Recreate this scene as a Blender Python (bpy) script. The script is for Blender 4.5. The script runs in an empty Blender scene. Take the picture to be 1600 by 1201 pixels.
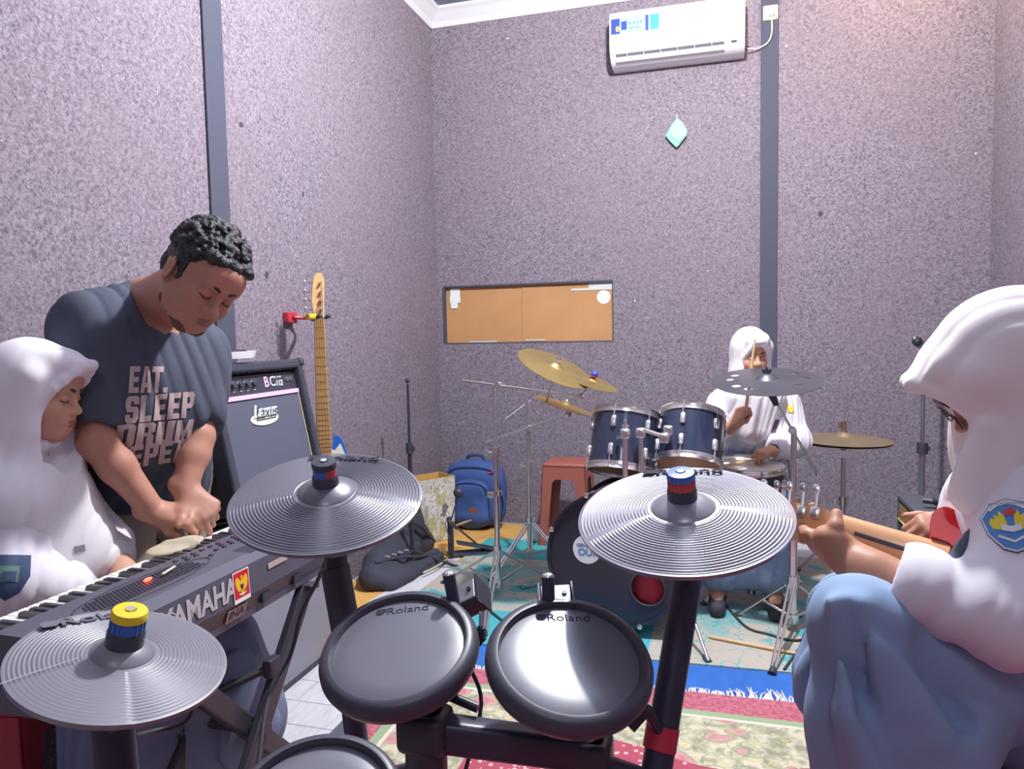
import bpy, bmesh, math, random
import numpy as np
from mathutils import Vector, Matrix
SC = bpy.context.scene
COL = SC.collection
rnd = random.Random(7)
PI = math.pi
# ------------------------------------------------------------------ camera, from the photograph's vanishing points
FPX, CXP, CYP, HC = 1155.0, 800.0, 600.5, 1.3
def nrm(v):
    v = np.array(v, float); return v / np.linalg.norm(v)
_dn = nrm([.019, 1, .0693]); _yc = nrm([.29, -.0748, 1]); _yc = nrm(_yc - _dn * (_yc @ _dn)); _xc = np.cross(_dn, _yc)
if _xc[0] < 0: _xc = -_xc
RW = np.array([_xc, _yc, -_dn])          # camera (right, down, forward) -> room (X along back wall, Y towards it, Z up)
cam_d = bpy.data.cameras.new('camera'); cam = bpy.data.objects.new('camera', cam_d); COL.objects.link(cam)
cam_d.sensor_width = 36.0; cam_d.lens = 36.0 * FPX / 1600.0; cam_d.clip_start = .02; cam_d.clip_end = 60
_m = Matrix.Identity(4)
for i in range(3):
    _m[i][0] = RW[i][0]; _m[i][1] = -RW[i][1]; _m[i][2] = -RW[i][2]
_m[2][3] = HC
cam.matrix_world = _m
SC.camera = cam
def P(px, py, X=None, Y=None, z=None, d=None):
    """real point of the room seen at that pixel, on the plane X=, Y=, z= or at depth d metres"""
    r = RW @ np.array([(px - CXP) / FPX, (py - CYP) / FPX, 1.])
    if X is not None: t = X / r[0]
    elif Y is not None: t = Y / r[1]
    elif z is not None: t = (z - HC) / r[2]
    else: t = d
    return r * t + np.array([0, 0, HC])
def CV(x, y, z): return RW @ np.array([x, y, z], float)   # a direction given as right, down, away
# ------------------------------------------------------------------ light and exposure
SC.view_settings.view_transform = 'Standard'; SC.view_settings.look = 'None'
SC.view_settings.exposure = 0.68; SC.view_settings.gamma = 1.0; SC.view_settings.use_curve_mapping = False
w = bpy.data.worlds.new('world'); SC.world = w; w.use_nodes = True
w.node_tree.nodes['Background'].inputs[0].default_value = (.6, .62, .7, 1); w.node_tree.nodes['Background'].inputs[1].default_value = .3
def lamp(name, loc, power, color, size):
    l = bpy.data.lights.new(name, 'POINT'); l.energy = power; l.color = color; l.shadow_soft_size = size
    o = bpy.data.objects.new(name, l); o.location = loc; COL.objects.link(o); return o
lamp('ceiling_bulb_light', (-.12, 2.5, 3.22), 255, (1.0, .985, .97), .06)
lamp('warm_bulb_light', (.95, 4.30, 3.38), 11, (1.0, .62, .36), .05)
lamp('rear_fill_light', (.1, -.9, 3.1), 26, (.90, .92, 1.0), .30)  # added general fill behind the camera, not a known bulb
SC.cycles.max_bounces = 8; SC.cycles.diffuse_bounces = 4; SC.cycles.glossy_bounces = 3
SC.cycles.use_denoising = True; SC.cycles.sample_clamp_indirect = 6
# ------------------------------------------------------------------ materials
def lin(c):
    if isinstance(c, str):
        c = [int(c[i:i + 2], 16) / 255 for i in (0, 2, 4)]
    return tuple(x / 12.92 if x <= .04045 else ((x + .055) / 1.055) ** 2.4 for x in c) + (1.0,)
class NT:
    def __init__(s, name):
        s.m = bpy.data.materials.new(name); s.m.use_nodes = True; s.t = s.m.node_tree; s.b = s.t.nodes['Principled BSDF']
    def n(s, typ, **kw):
        x = s.t.nodes.new(typ)
        for k, v in kw.items():
            if k[0] == 'i' and k[1:].isdigit(): s.put(x, int(k[1:]), v)
            else: setattr(x, k, v)
        return x
    def put(s, node, i, v):
        if hasattr(v, 'is_output') or isinstance(v, bpy.types.NodeSocket): s.t.links.new(v, node.inputs[i])
        else: node.inputs[i].default_value = v
    def math(s, op, a, b=0.0, c=None):
        x = s.n('ShaderNodeMath', operation=op); s.put(x, 0, a); s.put(x, 1, b)
        if c is not None: s.put(x, 2, c)
        return x.outputs[0]
    def mix(s, f, a, b):
        x = s.n('ShaderNodeMix', data_type='RGBA'); s.put(x, 0, f); s.put(x, 6, a); s.put(x, 7, b); return x.outputs[2]
    def co(s, kind='Object', scale=None, rot=None):
        t = s.n('ShaderNodeTexCoord').outputs[kind]
        if scale is None: return t
        mp = s.n('ShaderNodeMapping'); s.put(mp, 0, t); mp.inputs[3].default_value = scale
        if rot: mp.inputs[2].default_value = rot
        return mp.outputs[0]
    def noise(s, v, scale, detail=3, rough=.5, out=0):
        x = s.n('ShaderNodeTexNoise'); s.put(x, 0, v); x.inputs['Scale'].default_value = scale; x.inputs['Detail'].default_value = detail; x.inputs['Roughness'].default_value = rough
        return x.outputs[out]
    def voro(s, v, scale, feature='F1', out='Distance'):
        x = s.n('ShaderNodeTexVoronoi', feature=feature); s.put(x, 0, v); x.inputs['Scale'].default_value = scale
        return x.outputs[out]
    def ramp(s, f, stops, interp='LINEAR'):
        x = s.n('ShaderNodeValToRGB'); s.put(x, 0, f); cr = x.color_ramp; cr.interpolation = interp
        while len(cr.elements) < len(stops): cr.elements.new(.5)
        for e, (p, c) in zip(cr.elements, stops):
            e.position = p; e.color = lin(c) if isinstance(c, (str, tuple)) else (c, c, c, 1)
        return x.outputs[0]
    def bump(s, h, strength, dist=.002):
        x = s.n('ShaderNodeBump'); s.put(x, 'Height', h); x.inputs['Strength'].default_value = strength; x.inputs['Distance'].default_value = dist
        s.t.links.new(x.outputs[0], s.b.inputs['Normal'])
    def put2(s, k, v): s.put(s.b, k, v)
_orig_put = NT.put
def _put(s, node, i, v):
    if isinstance(v, bpy.types.NodeSocket): s.t.links.new(v, node.inputs[i])
    else: node.inputs[i].default_value = v
NT.put = _put
def mat(name, color, rough=.5, metal=0., var=0., vscale=8, bump=0., bscale=60, bdist=.002, spec=.5, sss=0., coat=0., emit=None, estr=0., aniso=None):
    k = NT(name); c = lin(color)
    if var:
        f = k.noise(k.co(), vscale, 4)
        r = k.ramp(f, [(.3, 0.0), (.7, 1.0)])
        k.put(k.b, 'Base Color', k.mix(r, tuple(x * (1 - var) for x in c[:3]) + (1,), tuple(min(1, x * (1 + var)) for x in c[:3]) + (1,)))
    else: k.b.inputs['Base Color'].default_value = c
    k.b.inputs['Roughness'].default_value = rough; k.b.inputs['Metallic'].default_value = metal
    k.b.inputs['Specular IOR Level'].default_value = spec
    if sss: k.b.inputs['Subsurface Weight'].default_value = sss; k.b.inputs['Subsurface Radius'].default_value = (.012, .005, .003); k.b.inputs['Subsurface Scale'].default_value = 1.0
    if coat: k.b.inputs['Coat Weight'].default_value = coat; k.b.inputs['Coat Roughness'].default_value = .08
    if bump:
        k.bump(k.noise(k.co(scale=aniso or (1, 1, 1)), bscale, 4, .6), bump, bdist)
    if emit: k.b.inputs['Emission Color'].default_value = lin(emit); k.b.inputs['Emission Strength'].default_value = estr
    return k.m
# ------------------------------------------------------------------ geometry
class G:
    """a heap of vertices and faces"""
    def __init__(s): s.V = []; s.F = []; s.n = 0
    def add(s, V, F):
        V = np.asarray(V, float).reshape(-1, 3); s.F += [tuple(int(i) + s.n for i in f) for f in F]; s.V.append(V); s.n += len(V); return s
    def v(s): return np.concatenate(s.V) if s.V else np.zeros((0, 3))
    def xf(s, M):
        M = np.asarray(M); s.V = [s.v() @ M[:3, :3].T + M[:3, 3]]; return s
    def join(s, o): return s.add(o.v(), o.F)
    def box(s, c, size, ax=None):
        h = np.array(size) / 2.; q = np.array([[x, y, z] for x in (-1, 1) for y in (-1, 1) for z in (-1, 1)]) * h
        if ax is not None: q = q @ np.array(ax)
        return s.add(q + np.array(c), [(0, 1, 3, 2), (4, 6, 7, 5), (0, 4, 5, 1), (2, 3, 7, 6), (0, 2, 6, 4), (1, 5, 7, 3)])
    def rbox(s, c, size, r=.01, seg=2, ax=None):
        bm = bmesh.new(); bmesh.ops.create_cube(bm, size=1); bmesh.ops.scale(bm, vec=size, verts=bm.verts)
        bmesh.ops.bevel(bm, geom=bm.edges[:], offset=min(r, min(size) * .49), segments=seg, affect='EDGES', profile=.5)
        q = np.array([v.co for v in bm.verts]); F = [[v.index for v in f.verts] for f in bm.faces]; bm.free()
        if ax is not None: q = q @ np.array(ax)
        return s.add(q + np.array(c), F)
    def prism(s, pts, z0, z1, M=None):
        """polygon (x,y) pushed from z0 to z1, then placed by M"""
        n = len(pts); V = [(x, y, z0) for x, y in pts] + [(x, y, z1) for x, y in pts]
        F = [tuple(range(n))[::-1], tuple(range(n, 2 * n))] + [(i, (i + 1) % n, n + (i + 1) % n, n + i) for i in range(n)]
        V = np.array(V, float)
        if M is not None: V = V @ M[:3, :3].T + M[:3, 3]
        return s.add(V, F)
    def tube(s, pts, r, n=8, cap=True):
        pts = np.array(pts, float); m = len(pts); r = np.broadcast_to(np.array(r, float), (m,))
        tg = np.gradient(pts, axis=0); tg /= np.linalg.norm(tg, axis=1)[:, None] + 1e-12
        a = np.array([0, 0, 1.]) if abs(tg[0][2]) < .9 else np.array([1., 0, 0])
        u = nrm(np.cross(tg[0], a)); V = []; ang = np.arange(n) * 2 * PI / n
        for i in range(m):
            u = nrm(u - tg[i] * (u @ tg[i])); w_ = np.cross(tg[i], u)
            V.append(pts[i] + r[i] * (np.cos(ang)[:, None] * u + np.sin(ang)[:, None] * w_))
        F = [(i * n + j, i * n + (j + 1) % n, (i + 1) * n + (j + 1) % n, (i + 1) * n + j) for i in range(m - 1) for j in range(n)]
        if cap: F += [tuple(range(n))[::-1], tuple((m - 1) * n + j for j in range(n))]
        return s.add(np.concatenate(V), F)
    def lathe(s, prof, n=48, M=None, close=False):
        """profile of (radius, height) turned about z, then placed by M"""
        ang = np.arange(n) * 2 * PI / n; V = []; F = []; idx = []
        cnt = 0
        for r, z in prof:
            if r < 1e-6: V.append(np.array([[0, 0, z]])); idx.append([cnt] * n); cnt += 1
            else:
                V.append(np.stack([r * np.cos(ang), r * np.sin(ang), np.full(n, z)], 1)); idx.append(list(range(cnt, cnt + n))); cnt += n
        k = len(prof)
        for i in range(k if close else k - 1):
            A, B = idx[i], idx[(i + 1) % k]
            for j in range(n):
                f = [A[j], A[(j + 1) % n], B[(j + 1) % n], B[j]]; g = []
                for t in f:
                    if t not in g: g.append(t)
                if len(g) > 2: F.append(g)
        V = np.concatenate(V)
        if M is not None: V = V @ M[:3, :3].T + M[:3, 3]
        return s.add(V, F)
    def ball(s, c, r, n=16, ax=None):
        r = np.broadcast_to(np.array(r, float), (3,)); g = G().lathe([(math.sin(PI * i / n), -math.cos(PI * i / n)) for i in range(n + 1)], 2 * n)
        q = g.v() * r
        if ax is not None: q = q @ np.array(ax)
        return s.add(q + np.array(c), g.F)
    def cyl(s, a, b, r, r2=None, n=16): return s.tube([a, b], [r, r if r2 is None else r2], n)
def bez(p, n=24):
    """smooth curve through the points (Catmull-Rom)"""
    p = [np.array(q, float) for q in p]; p = [2 * p[0] - p[1]] + p + [2 * p[-1] - p[-2]]; o = []
    for i in range(1, len(p) - 2):
        for t in np.linspace(0, 1, n, endpoint=False):
            a, b, c, d = p[i - 1:i + 3]; o.append(.5 * ((2 * b) + (c - a) * t + (2 * a - 5 * b + 4 * c - d) * t * t + (3 * b - a - 3 * c + d) * t ** 3))
    o.append(p[-2]); return np.array(o)
def frame(o, z=(0, 0, 1), x=(1, 0, 0)):
    z = nrm(z); x = np.array(x, float); x = nrm(x - z * (x @ z)); y = np.cross(z, x)
    M = np.eye(4); M[:3, 0] = x; M[:3, 1] = y; M[:3, 2] = z; M[:3, 3] = o; return M
def link(name, g, m, parent=None, smooth=False, base=None, auto=None):
    V = g.v()
    if parent is not None: V = V - np.array(parent.get('_b', (0, 0, 0)))
    elif base is not None: V = V - np.array(base)
    me = bpy.data.meshes.new(name); me.from_pydata(V.tolist(), [], [tuple(f) for f in g.F]); 
    for q in (m if isinstance(m, (list, tuple)) else [m]): me.materials.append(q)
    if smooth:
        me.polygons.foreach_set('use_smooth', [True] * len(me.polygons))
        if auto: me.set_sharp_from_angle(angle=math.radians(auto))
    me.update(); o = bpy.data.objects.new(name, me); COL.objects.link(o)
    if parent is not None:
        o.parent = parent; o['_b'] = tuple(parent.get('_b', (0, 0, 0)))
    elif base is not None: o.location = base; o['_b'] = tuple(base)
    return o
def thing(name, label, cat, base, group=None):
    o = bpy.data.objects.new(name, None); COL.objects.link(o); o.location = base; o.empty_display_size = .05
    o['_b'] = tuple(float(x) for x in base); o['label'] = label; o['category'] = cat
    if group: o['group'] = group
    return o
def solo(o, label, cat, group=None):
    o['label'] = label; o['category'] = cat
    if group: o['group'] = group
    return o
def struct(name, g, m, smooth=False):
    o = link(name, g, m, smooth=smooth); o['kind'] = 'structure'; return o
def text(name, s, size, M, m, parent, extrude=.0006, bold=0., shear=0., xs=1.0, spacing=1.0):
    """flat lettering, centred on M's origin, x along the line, y up"""
    cu = bpy.data.curves.new('t', 'FONT'); cu.body = s; cu.size = size; cu.extrude = extrude; cu.offset = bold; cu.shear = shear
    cu.align_x = 'CENTER'; cu.align_y = 'CENTER'; cu.resolution_u = 3; cu.space_character = spacing
    t = bpy.data.objects.new('t', cu); COL.objects.link(t); dg = bpy.context.evaluated_depsgraph_get(); me = t.evaluated_get(dg).to_mesh()
    V = np.array([v.co for v in me.vertices]) if len(me.vertices) else np.zeros((0, 3)); F = [tuple(p.vertices) for p in me.polygons]
    t.evaluated_get(dg).to_mesh_clear(); bpy.data.objects.remove(t); bpy.data.curves.remove(cu)
    V = V * np.array([xs, 1, 1])
    g = G().add(V, F)
    if M is None: return g
    return link(name, g.xf(M), m, parent)
# ------------------------------------------------------------------ signed-distance sculpting (bodies, cloth)
def cap(a, b, ra, rb=None, k=.02, op='+', flat=None):
    return ('c', np.array(a, float), np.array(b, float), float(ra), float(ra if rb is None else rb), k, op, flat)
def ell(c, r, ax=None, k=.02, op='+'):
    return ('e', np.array(c, float), np.array(r, float), np.eye(3) if ax is None else np.array(ax, float), k, op)
def place(prims, M):
    R = M[:3, :3]; s = np.linalg.norm(R[:, 0]); Rn = R / s; o = M[:3, 3]; out = []
    for p in prims:
        if p[0] == 'c': out.append(('c', R @ p[1] + o, R @ p[2] + o, p[3] * s, p[4] * s, p[5] * s, p[6], None if p[7] is None else (Rn @ np.array(p[7][0]), p[7][1])))
        else: out.append(('e', R @ p[1] + o, p[2] * s, p[3] @ Rn.T, p[4] * s, p[5]))
    return out
def sdf(prims, Q):
    d = np.full(len(Q), 9.0, np.float32)
    for p in prims:
        if p[0] == 'c':
            _, a, b, ra, rb, k, op, fl = p
            q = Q - a.astype(np.float32); ba = (b - a).astype(np.float32)
            L = float(ba @ ba) + 1e-12; t = np.clip(q @ ba / L, 0, 1); q = q - t[:, None] * ba
            if fl is not None:
                wv = nrm(fl[0]).astype(np.float32); s = fl[1]; q = q + wv * ((q @ wv) * (1 / s - 1))[:, None]
                e = (np.sqrt((q * q).sum(1)) - (ra + (rb - ra) * t)) * (s if s < 1 else 1)
            else: e = np.sqrt((q * q).sum(1)) - (ra + (rb - ra) * t)
        else:
            _, c, r, ax, k, op = p
            q = (Q - c.astype(np.float32)) @ ax.T.astype(np.float32); k0 = np.sqrt(((q / r) ** 2).sum(1)); k1 = np.sqrt(((q / (r * r)) ** 2).sum(1)) + 1e-9
            e = k0 * (k0 - 1) / k1
        if op == '+':
            h = np.maximum(k - np.abs(d - e), 0) / k; d = np.minimum(d, e) - h * h * k * .25
        elif op == '-':
            h = np.maximum(k - np.abs(d + e), 0) / k; d = np.maximum(d, -e) + h * h * k * .25
        else:
            h = np.maximum(k - np.abs(d - e), 0) / k; d = np.maximum(d, e) + h * h * k * .25
    return d.astype(np.float32)
def reach(p, c):
    """lower bound of the distance from c to the prim"""
    if p[0] == 'c':
        ba = p[2] - p[1]; t = np.clip((c - p[1]) @ ba / (ba @ ba + 1e-12), 0, 1); return np.linalg.norm(c - p[1] - t * ba) - max(p[3], p[4]) * (1 if p[7] is None else max(1, p[7][1])) - p[5]
    return np.linalg.norm(c - p[1]) - max(p[2]) - p[4]
def vn(Q, s, seed=0):
    """cheap smooth noise in -1..1"""
    x, y, z = (Q * s).T; a = seed * 1.7
    return (np.sin(x * 1.3 + 1.7 * np.sin(y * .9 + a) + a) + np.sin(y * 1.5 + 1.9 * np.sin(z * 1.1 + 2 * a) + 1.3) + np.sin(z * 1.2 + 1.8 * np.sin(x * 1.05 - a) + 2.1)) / 3
def sculpt(prims, h, disp=None, pad=.02, smooth_it=1):
    """surface nets over the prims; disp(Q) -> metres added to the distance; returns G"""
    lo = []; hi = []
    for p in prims:
        if p[0] == 'c' and p[6] == '+':
            r = max(p[3], p[4]) * (1 if p[7] is None else max(1, p[7][1])); lo.append(np.minimum(p[1], p[2]) - r); hi.append(np.maximum(p[1], p[2]) + r)
        elif p[0] == 'e' and p[5] == '+':
            e = np.sqrt(((p[3].T * p[2]) ** 2).sum(1)); lo.append(p[1] - e); hi.append(p[1] + e)
    lo = np.min(lo, 0) - pad; hi = np.max(hi, 0) + pad; B = 8
    nb = np.ceil((hi - lo) / (h * B)).astype(int); N = nb * B
    fn = (lambda Q: sdf(prims, Q) + disp(Q).astype(np.float32)) if disp else (lambda Q: sdf(prims, Q))
    ii = np.stack(np.meshgrid(*[np.arange(n) for n in nb], indexing='ij'), -1).reshape(-1, 3)
    cen = (lo + (ii * B + B / 2) * h).astype(np.float32); dc = sdf(prims, cen); act = np.abs(dc) < h * B * .87 * 1.35 + .02
    D = np.repeat(np.repeat(np.repeat(dc.reshape(nb), B, 0), B, 1), B, 2)
    off = np.stack(np.meshgrid(*[np.arange(B)] * 3, indexing='ij'), -1).reshape(-1, 3)
    ai = ii[act]
    idx = (ai[:, None, :] * B + off[None]).reshape(-1, 3); vals = np.empty(len(idx), np.float32)
    PB = B ** 3; GB = 27; o3 = np.argsort((ai[:, 0] // 3) * 1000000 + (ai[:, 1] // 3) * 1000 + ai[:, 2] // 3, kind='stable')
    keys = ((ai[:, 0] // 3) * 1000000 + (ai[:, 1] // 3) * 1000 + ai[:, 2] // 3)[o3]; cuts = np.flatnonzero(np.diff(keys)) + 1
    for grp in np.split(o3, cuts):
        q = (lo + (ai[grp][:, None, :] * B + off[None]).reshape(-1, 3) * h).astype(np.float32); cc = (q.min(0) + q.max(0)) / 2; rad = float(np.linalg.norm(q.max(0) - cc)) + .03
        near = [p for p in prims if reach(p, cc) < rad]
        v = sdf(near, q)
        if disp: v = v + disp(q).astype(np.float32)
        vals.reshape(-1, PB)[grp] = v.reshape(-1, PB)
    D[idx[:, 0], idx[:, 1], idx[:, 2]] = vals
    # surface nets
    S = D < 0; c = [S[a:N[0] - 1 + a, b:N[1] - 1 + b, e:N[2] - 1 + e] for a in (0, 1) for b in (0, 1) for e in (0, 1)]
    su = sum(x.astype(np.int8) for x in c); cell = (su > 0) & (su < 8); ci = np.argwhere(cell)
    acc = np.zeros((len(ci), 3)); cnt = np.zeros(len(ci))
    cor = np.array([[a, b, e] for a in (0, 1) for b in (0, 1) for e in (0, 1)])
    vv = np.stack([D[ci[:, 0] + a, ci[:, 1] + b, ci[:, 2] + e] for a, b, e in cor], 1)
    for i in range(8):
        for j in range(i + 1, 8):
            if np.abs(cor[i] - cor[j]).sum() != 1: continue
            x0, x1 = vv[:, i], vv[:, j]; m = (x0 < 0) != (x1 < 0); t = np.where(m, x0 / (x0 - x1 + 1e-20), 0)
            acc += np.where(m[:, None], cor[i] + t[:, None] * (cor[j] - cor[i]), 0); cnt += m
    V = lo + (ci + acc / cnt[:, None]) * h
    vid = -np.ones(cell.shape, np.int64); vid[cell] = np.arange(len(ci)); F = []
    for ax in range(3):
        o1, o2 = (ax + 1) % 3, (ax + 2) % 3
        sl0 = [slice(1, n - 1) for n in N]; sl1 = list(sl0); sl0[ax] = slice(0, N[ax] - 1); sl1[ax] = slice(1, N[ax])
        a = S[tuple(sl0)]; b = S[tuple(sl1)]; e = np.argwhere(a != b)
        if not len(e): continue
        sgn = a[e[:, 0], e[:, 1], e[:, 2]]
        e = e.copy(); e[:, o1] += 1; e[:, o2] += 1
        def at(d1, d2):
            q = e.copy(); q[:, o1] -= d1; q[:, o2] -= d2; return vid[q[:, 0], q[:, 1], q[:, 2]]
        q = np.stack([at(1, 1), at(0, 1), at(0, 0), at(1, 0)], 1); q[~sgn] = q[~sgn][:, ::-1]; F.append(q)
    F = np.concatenate(F); F = F[(F >= 0).all(1)]
    for _ in range(smooth_it):   # light relaxation along the net
        A = np.zeros_like(V); n_ = np.zeros(len(V))
        for i in range(4):
            np.add.at(A, F[:, i], V[F[:, (i + 1) % 4]] + V[F[:, (i + 3) % 4]]); np.add.at(n_, F[:, i], 2)
        V = .5 * V + .5 * A / n_[:, None]
    g = G(); g.V = [V]; g.F = F.tolist(); g.n = len(V); return g
# ================================================================== THE ROOM
XL, XR, YB, YF, ZC = -1.92, 1.43, 4.8, -1.6, 3.46
def wall_mat(name, c0, c1, c2, warm):
    k = NT(name); v = k.co()
    d = k.noise(v, 30, 2, .5, out=1)
    vv = k.n('ShaderNodeVectorMath', operation='ADD'); k.put(vv, 0, v); sc = k.n('ShaderNodeVectorMath', operation='SCALE'); k.put(sc, 0, d); sc.inputs[3].default_value = .035; k.put(vv, 1, sc.outputs[0])
    n1 = k.noise(vv.outputs[0], 75, 3, .7); n2 = k.noise(v, 150, 2, .6); n3 = k.noise(v, 2.2, 3)
    f = k.math('ADD', k.math('MULTIPLY', n1, .7), k.math('MULTIPLY', n2, .3))
    base = k.ramp(f, [(.36, c0), (.49, c1), (.64, c2)])
    base = k.mix(k.math('MULTIPLY', k.ramp(n3, [(.35, 0.), (.7, 1.)]), .35), base, lin(warm))
    w1 = k.voro(vv.outputs[0], 11, out='Distance'); wc = k.voro(vv.outputs[0], 11, out='Color')
    sep = k.n('ShaderNodeSeparateColor'); k.put(sep, 0, wc)
    fl = k.math('MULTIPLY', k.math('LESS_THAN', w1, .055), k.math('GREATER_THAN', sep.outputs[0], .93))
    base = k.mix(fl, base, lin('e8e6ea'))
    w2 = k.voro(vv.outputs[0], 5, out='Distance'); wc2 = k.voro(vv.outputs[0], 5, out='Color'); s2 = k.n('ShaderNodeSeparateColor'); k.put(s2, 0, wc2)
    fr = k.math('MULTIPLY', k.math('LESS_THAN', w2, .045), k.math('GREATER_THAN', s2.outputs[1], .965))
    base = k.mix(fr, base, lin('c23a55'))
    fd = k.math('MULTIPLY', k.math('LESS_THAN', w2, .07), k.math('GREATER_THAN', s2.outputs[2], .95))
    base = k.mix(fd, base, lin('4a4452'))
    k.put(k.b, 'Base Color', base); k.b.inputs['Roughness'].default_value = .95; k.b.inputs['Specular IOR Level'].default_value = .2
    k.bump(f, .5, .009); return k.m
WALL = wall_mat('matted_fibre_wall', '544e59', '7d7580', '9c939e', '83757f')
CEIL = mat('ceiling_paint', '8a93a6', .8); WHITE = mat('white_gloss_plastic', 'e9eaee', .35); PLAST = mat('white_plaster', 'dcdde2', .7)
BLK = mat('black_plastic', '3a3b48', .42); BLKM = mat('black_matte', '3a3b48', .75, bump=.2, bscale=300); RUB = mat('black_rubber', '3a3b47', .6)  # blacks lifted to blue-grey: veiling haze put into the base colour
CHR = mat('chrome', 'e2e0e0', .24, .92); STEEL = mat('worn_steel', 'a7a6ad', .32, .9); DKST = mat('dark_steel', '3b3c46', .4, .3)
g = G(); t = .08
ZW = (ZC) / 2
wins = (P(693, 449, Y=YB), P(958, 532, Y=YB))      # opening in the back wall, closed by cardboard
x0, x1, z0, z1 = wins[0][0], wins[1][0], wins[1][2], wins[0][2]
for a, b, c, d in ((XL, x0, 0, ZC), (x1, XR, 0, ZC), (x0, x1, 0, z0), (x0, x1, z1, ZC)):
    g.box(((a + b) / 2, YB + t / 2, (c + d) / 2), (b - a, t, d - c))
struct('wall_back', g, WALL)
struct('wall_left', G().box((XL - t / 2, (YB + YF) / 2, ZW), (t, YB - YF, ZC)), WALL)
struct('wall_right', G().box((XR + t / 2, (YB + YF) / 2, ZW), (t, YB - YF, ZC)), WALL)
struct('wall_front', G().box(((XL + XR) / 2, YF - t / 2, ZW), (XR - XL, t, ZC)), WALL)
struct('ceiling', G().box(((XL + XR) / 2, (YB + YF) / 2, ZC + .04), (XR - XL, YB - YF, .08)), CEIL)
# coved white moulding under the ceiling
cv = [(0, 0), (.012, 0), (.03, .03), (.075, .075), (.095, .09), (.095, .105), (0, .105)]
g = G().prism([(x, y - .105) for x, y in cv], YF, YB, np.array([[1, 0, 0, XL], [0, 0, 1, 0], [0, 1, 0, ZC], [0, 0, 0, 1.]]))
struct('trim_1', g, PLAST)
g = G().prism([(x, y - .105) for x, y in cv], XL, XR, np.array([[0, 0, 1, 0], [-1, 0, 0, YB], [0, 1, 0, ZC], [0, 0, 0, 1.]]))
struct('trim_2', g, PLAST)
STRIP = mat('charcoal_cloth_strip', '474a5a', .85, bump=.3, bscale=200)
a = P(328, 350, X=XL); b = P(357, 350, X=XL)
o = struct('trim_3', G().rbox((XL + .006, (a[1] + b[1]) / 2, (ZC - .1) / 2), (.012, b[1] - a[1], ZC - .1), .003), STRIP)
a = P(1187, 500, Y=YB); b = P(1214, 500, Y=YB); xs_ = (a[0] + b[0]) / 2
struct('trim_4', G().rbox((xs_, YB - .007, (ZC - .1) / 2), (b[0] - a[0], .014, ZC - .1), .003), STRIP)
# ---- floor of pale planks (each a piece)
def wood(name, c, c2, s=(1, 14, 1)):
    k = NT(name); v = k.co(scale=s); f = k.noise(v, 6, 5, .6)
    info = k.n('ShaderNodeObjectInfo').outputs['Random']
    k.put(k.b, 'Base Color', k.mix(k.ramp(f, [(.3, 0.), (.7, 1.)]), lin(c), lin(c2))); k.b.inputs['Roughness'].default_value = .45
    k.bump(f, .08, .002); return k.m
PLANK = wood('pale_grey_floor_plank', 'd8d8dc', 'bdbcc4', (9, 1, 1))
struct('floor', G().box(((XL + XR) / 2, (YB + YF) / 2, -.025), (XR - XL, YB - YF, .04)), mat('floor_joint', '8d8c94', .8))
fl = bpy.data.objects['floor']
pl = None; W_, L_ = .148, 1.15
for i in range(int((XR - XL) / L_) + 2):
    for j in range(int((YB - YF) / W_) + 1):
        yc = YF + W_ * (j + .5); xa = XL + L_ * i - (j * .37 % 1) * L_; xb = xa + L_
        xa = max(xa, XL); xb = min(xb, XR)
        if xb - xa < .03 or yc > YB - .05: continue
        full = abs(xb - xa - L_) < 1e-6
        if full and pl is not None: o = pl.copy(); COL.objects.link(o)
        else:
            o = link('plank', G().rbox((0, 0, -.003), (xb - xa - .003, W_ - .003, .006), .0015, 1), PLANK, None)
            if full: pl = o
        o.location = ((xa + xb) / 2, yc, 0); o.parent = fl
# ---- cardboard closing the opening
CARD = mat('brown_cardboard', 'b98a5e', .85, var=.07, vscale=5, bump=.15, bscale=12, bdist=.01)
yb = YB + .030
cb = thing('cardboard_panel', 'brown cardboard sheet closing the wide opening in the back wall', 'cardboard', ((x0 + x1) / 2, yb, z0))
mid = x0 + (x1 - x0) * .48
link('sheet', G().rbox(((x0 + mid) / 2, yb, (z0 + z1) / 2), (mid - x0, .006, z1 - z0), .002), CARD, cb)
link('sheet', G().rbox(((x1 + mid) / 2, yb - .004, (z0 + z1) / 2), (x1 - mid + .02, .006, z1 - z0), .002), CARD, cb)
PAPER = mat('white_paper', 'e4e8e6', .8); TAPE = mat('pale_tape', 'c9cfce', .4)
o = link('paper_scrap', G().box((x0 + .075, yb - .009, z1 - .085), (.075, .003, .045)).box((x0 + .068, yb - .008, z1 - .125), (.05, .003, .04)).box((x0 + .075, yb - .006, z1 - .035), (.07, .003, .055)), PAPER, cb)
M = frame((x1 - .062, yb - .008, z1 - .10), (0, -1, 0), (1, 0, 0))
o = link('round_sticker', G().lathe([(0, 0), (.044, 0), (.044, .003), (0, .003)], 40, M), PAPER, cb); o['label'] = 'round white sticker'
link('tape', G().box((x1 - .14, yb - .009, z1 - .045), (.27, .003, .013)), TAPE, cb); link('tape', G().box((x1 - .08, yb - .008, z1 - .02), (.16, .003, .045)), TAPE, cb)
link('tape', G().box((x0 + .27, yb - .005, z0 + .006), (.2, .004, .008)), TAPE, cb); link('tape', G().box((mid + .08, yb - .009, z0 + .012), (.14, .004, .007)), TAPE, cb)
g = G()
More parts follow.
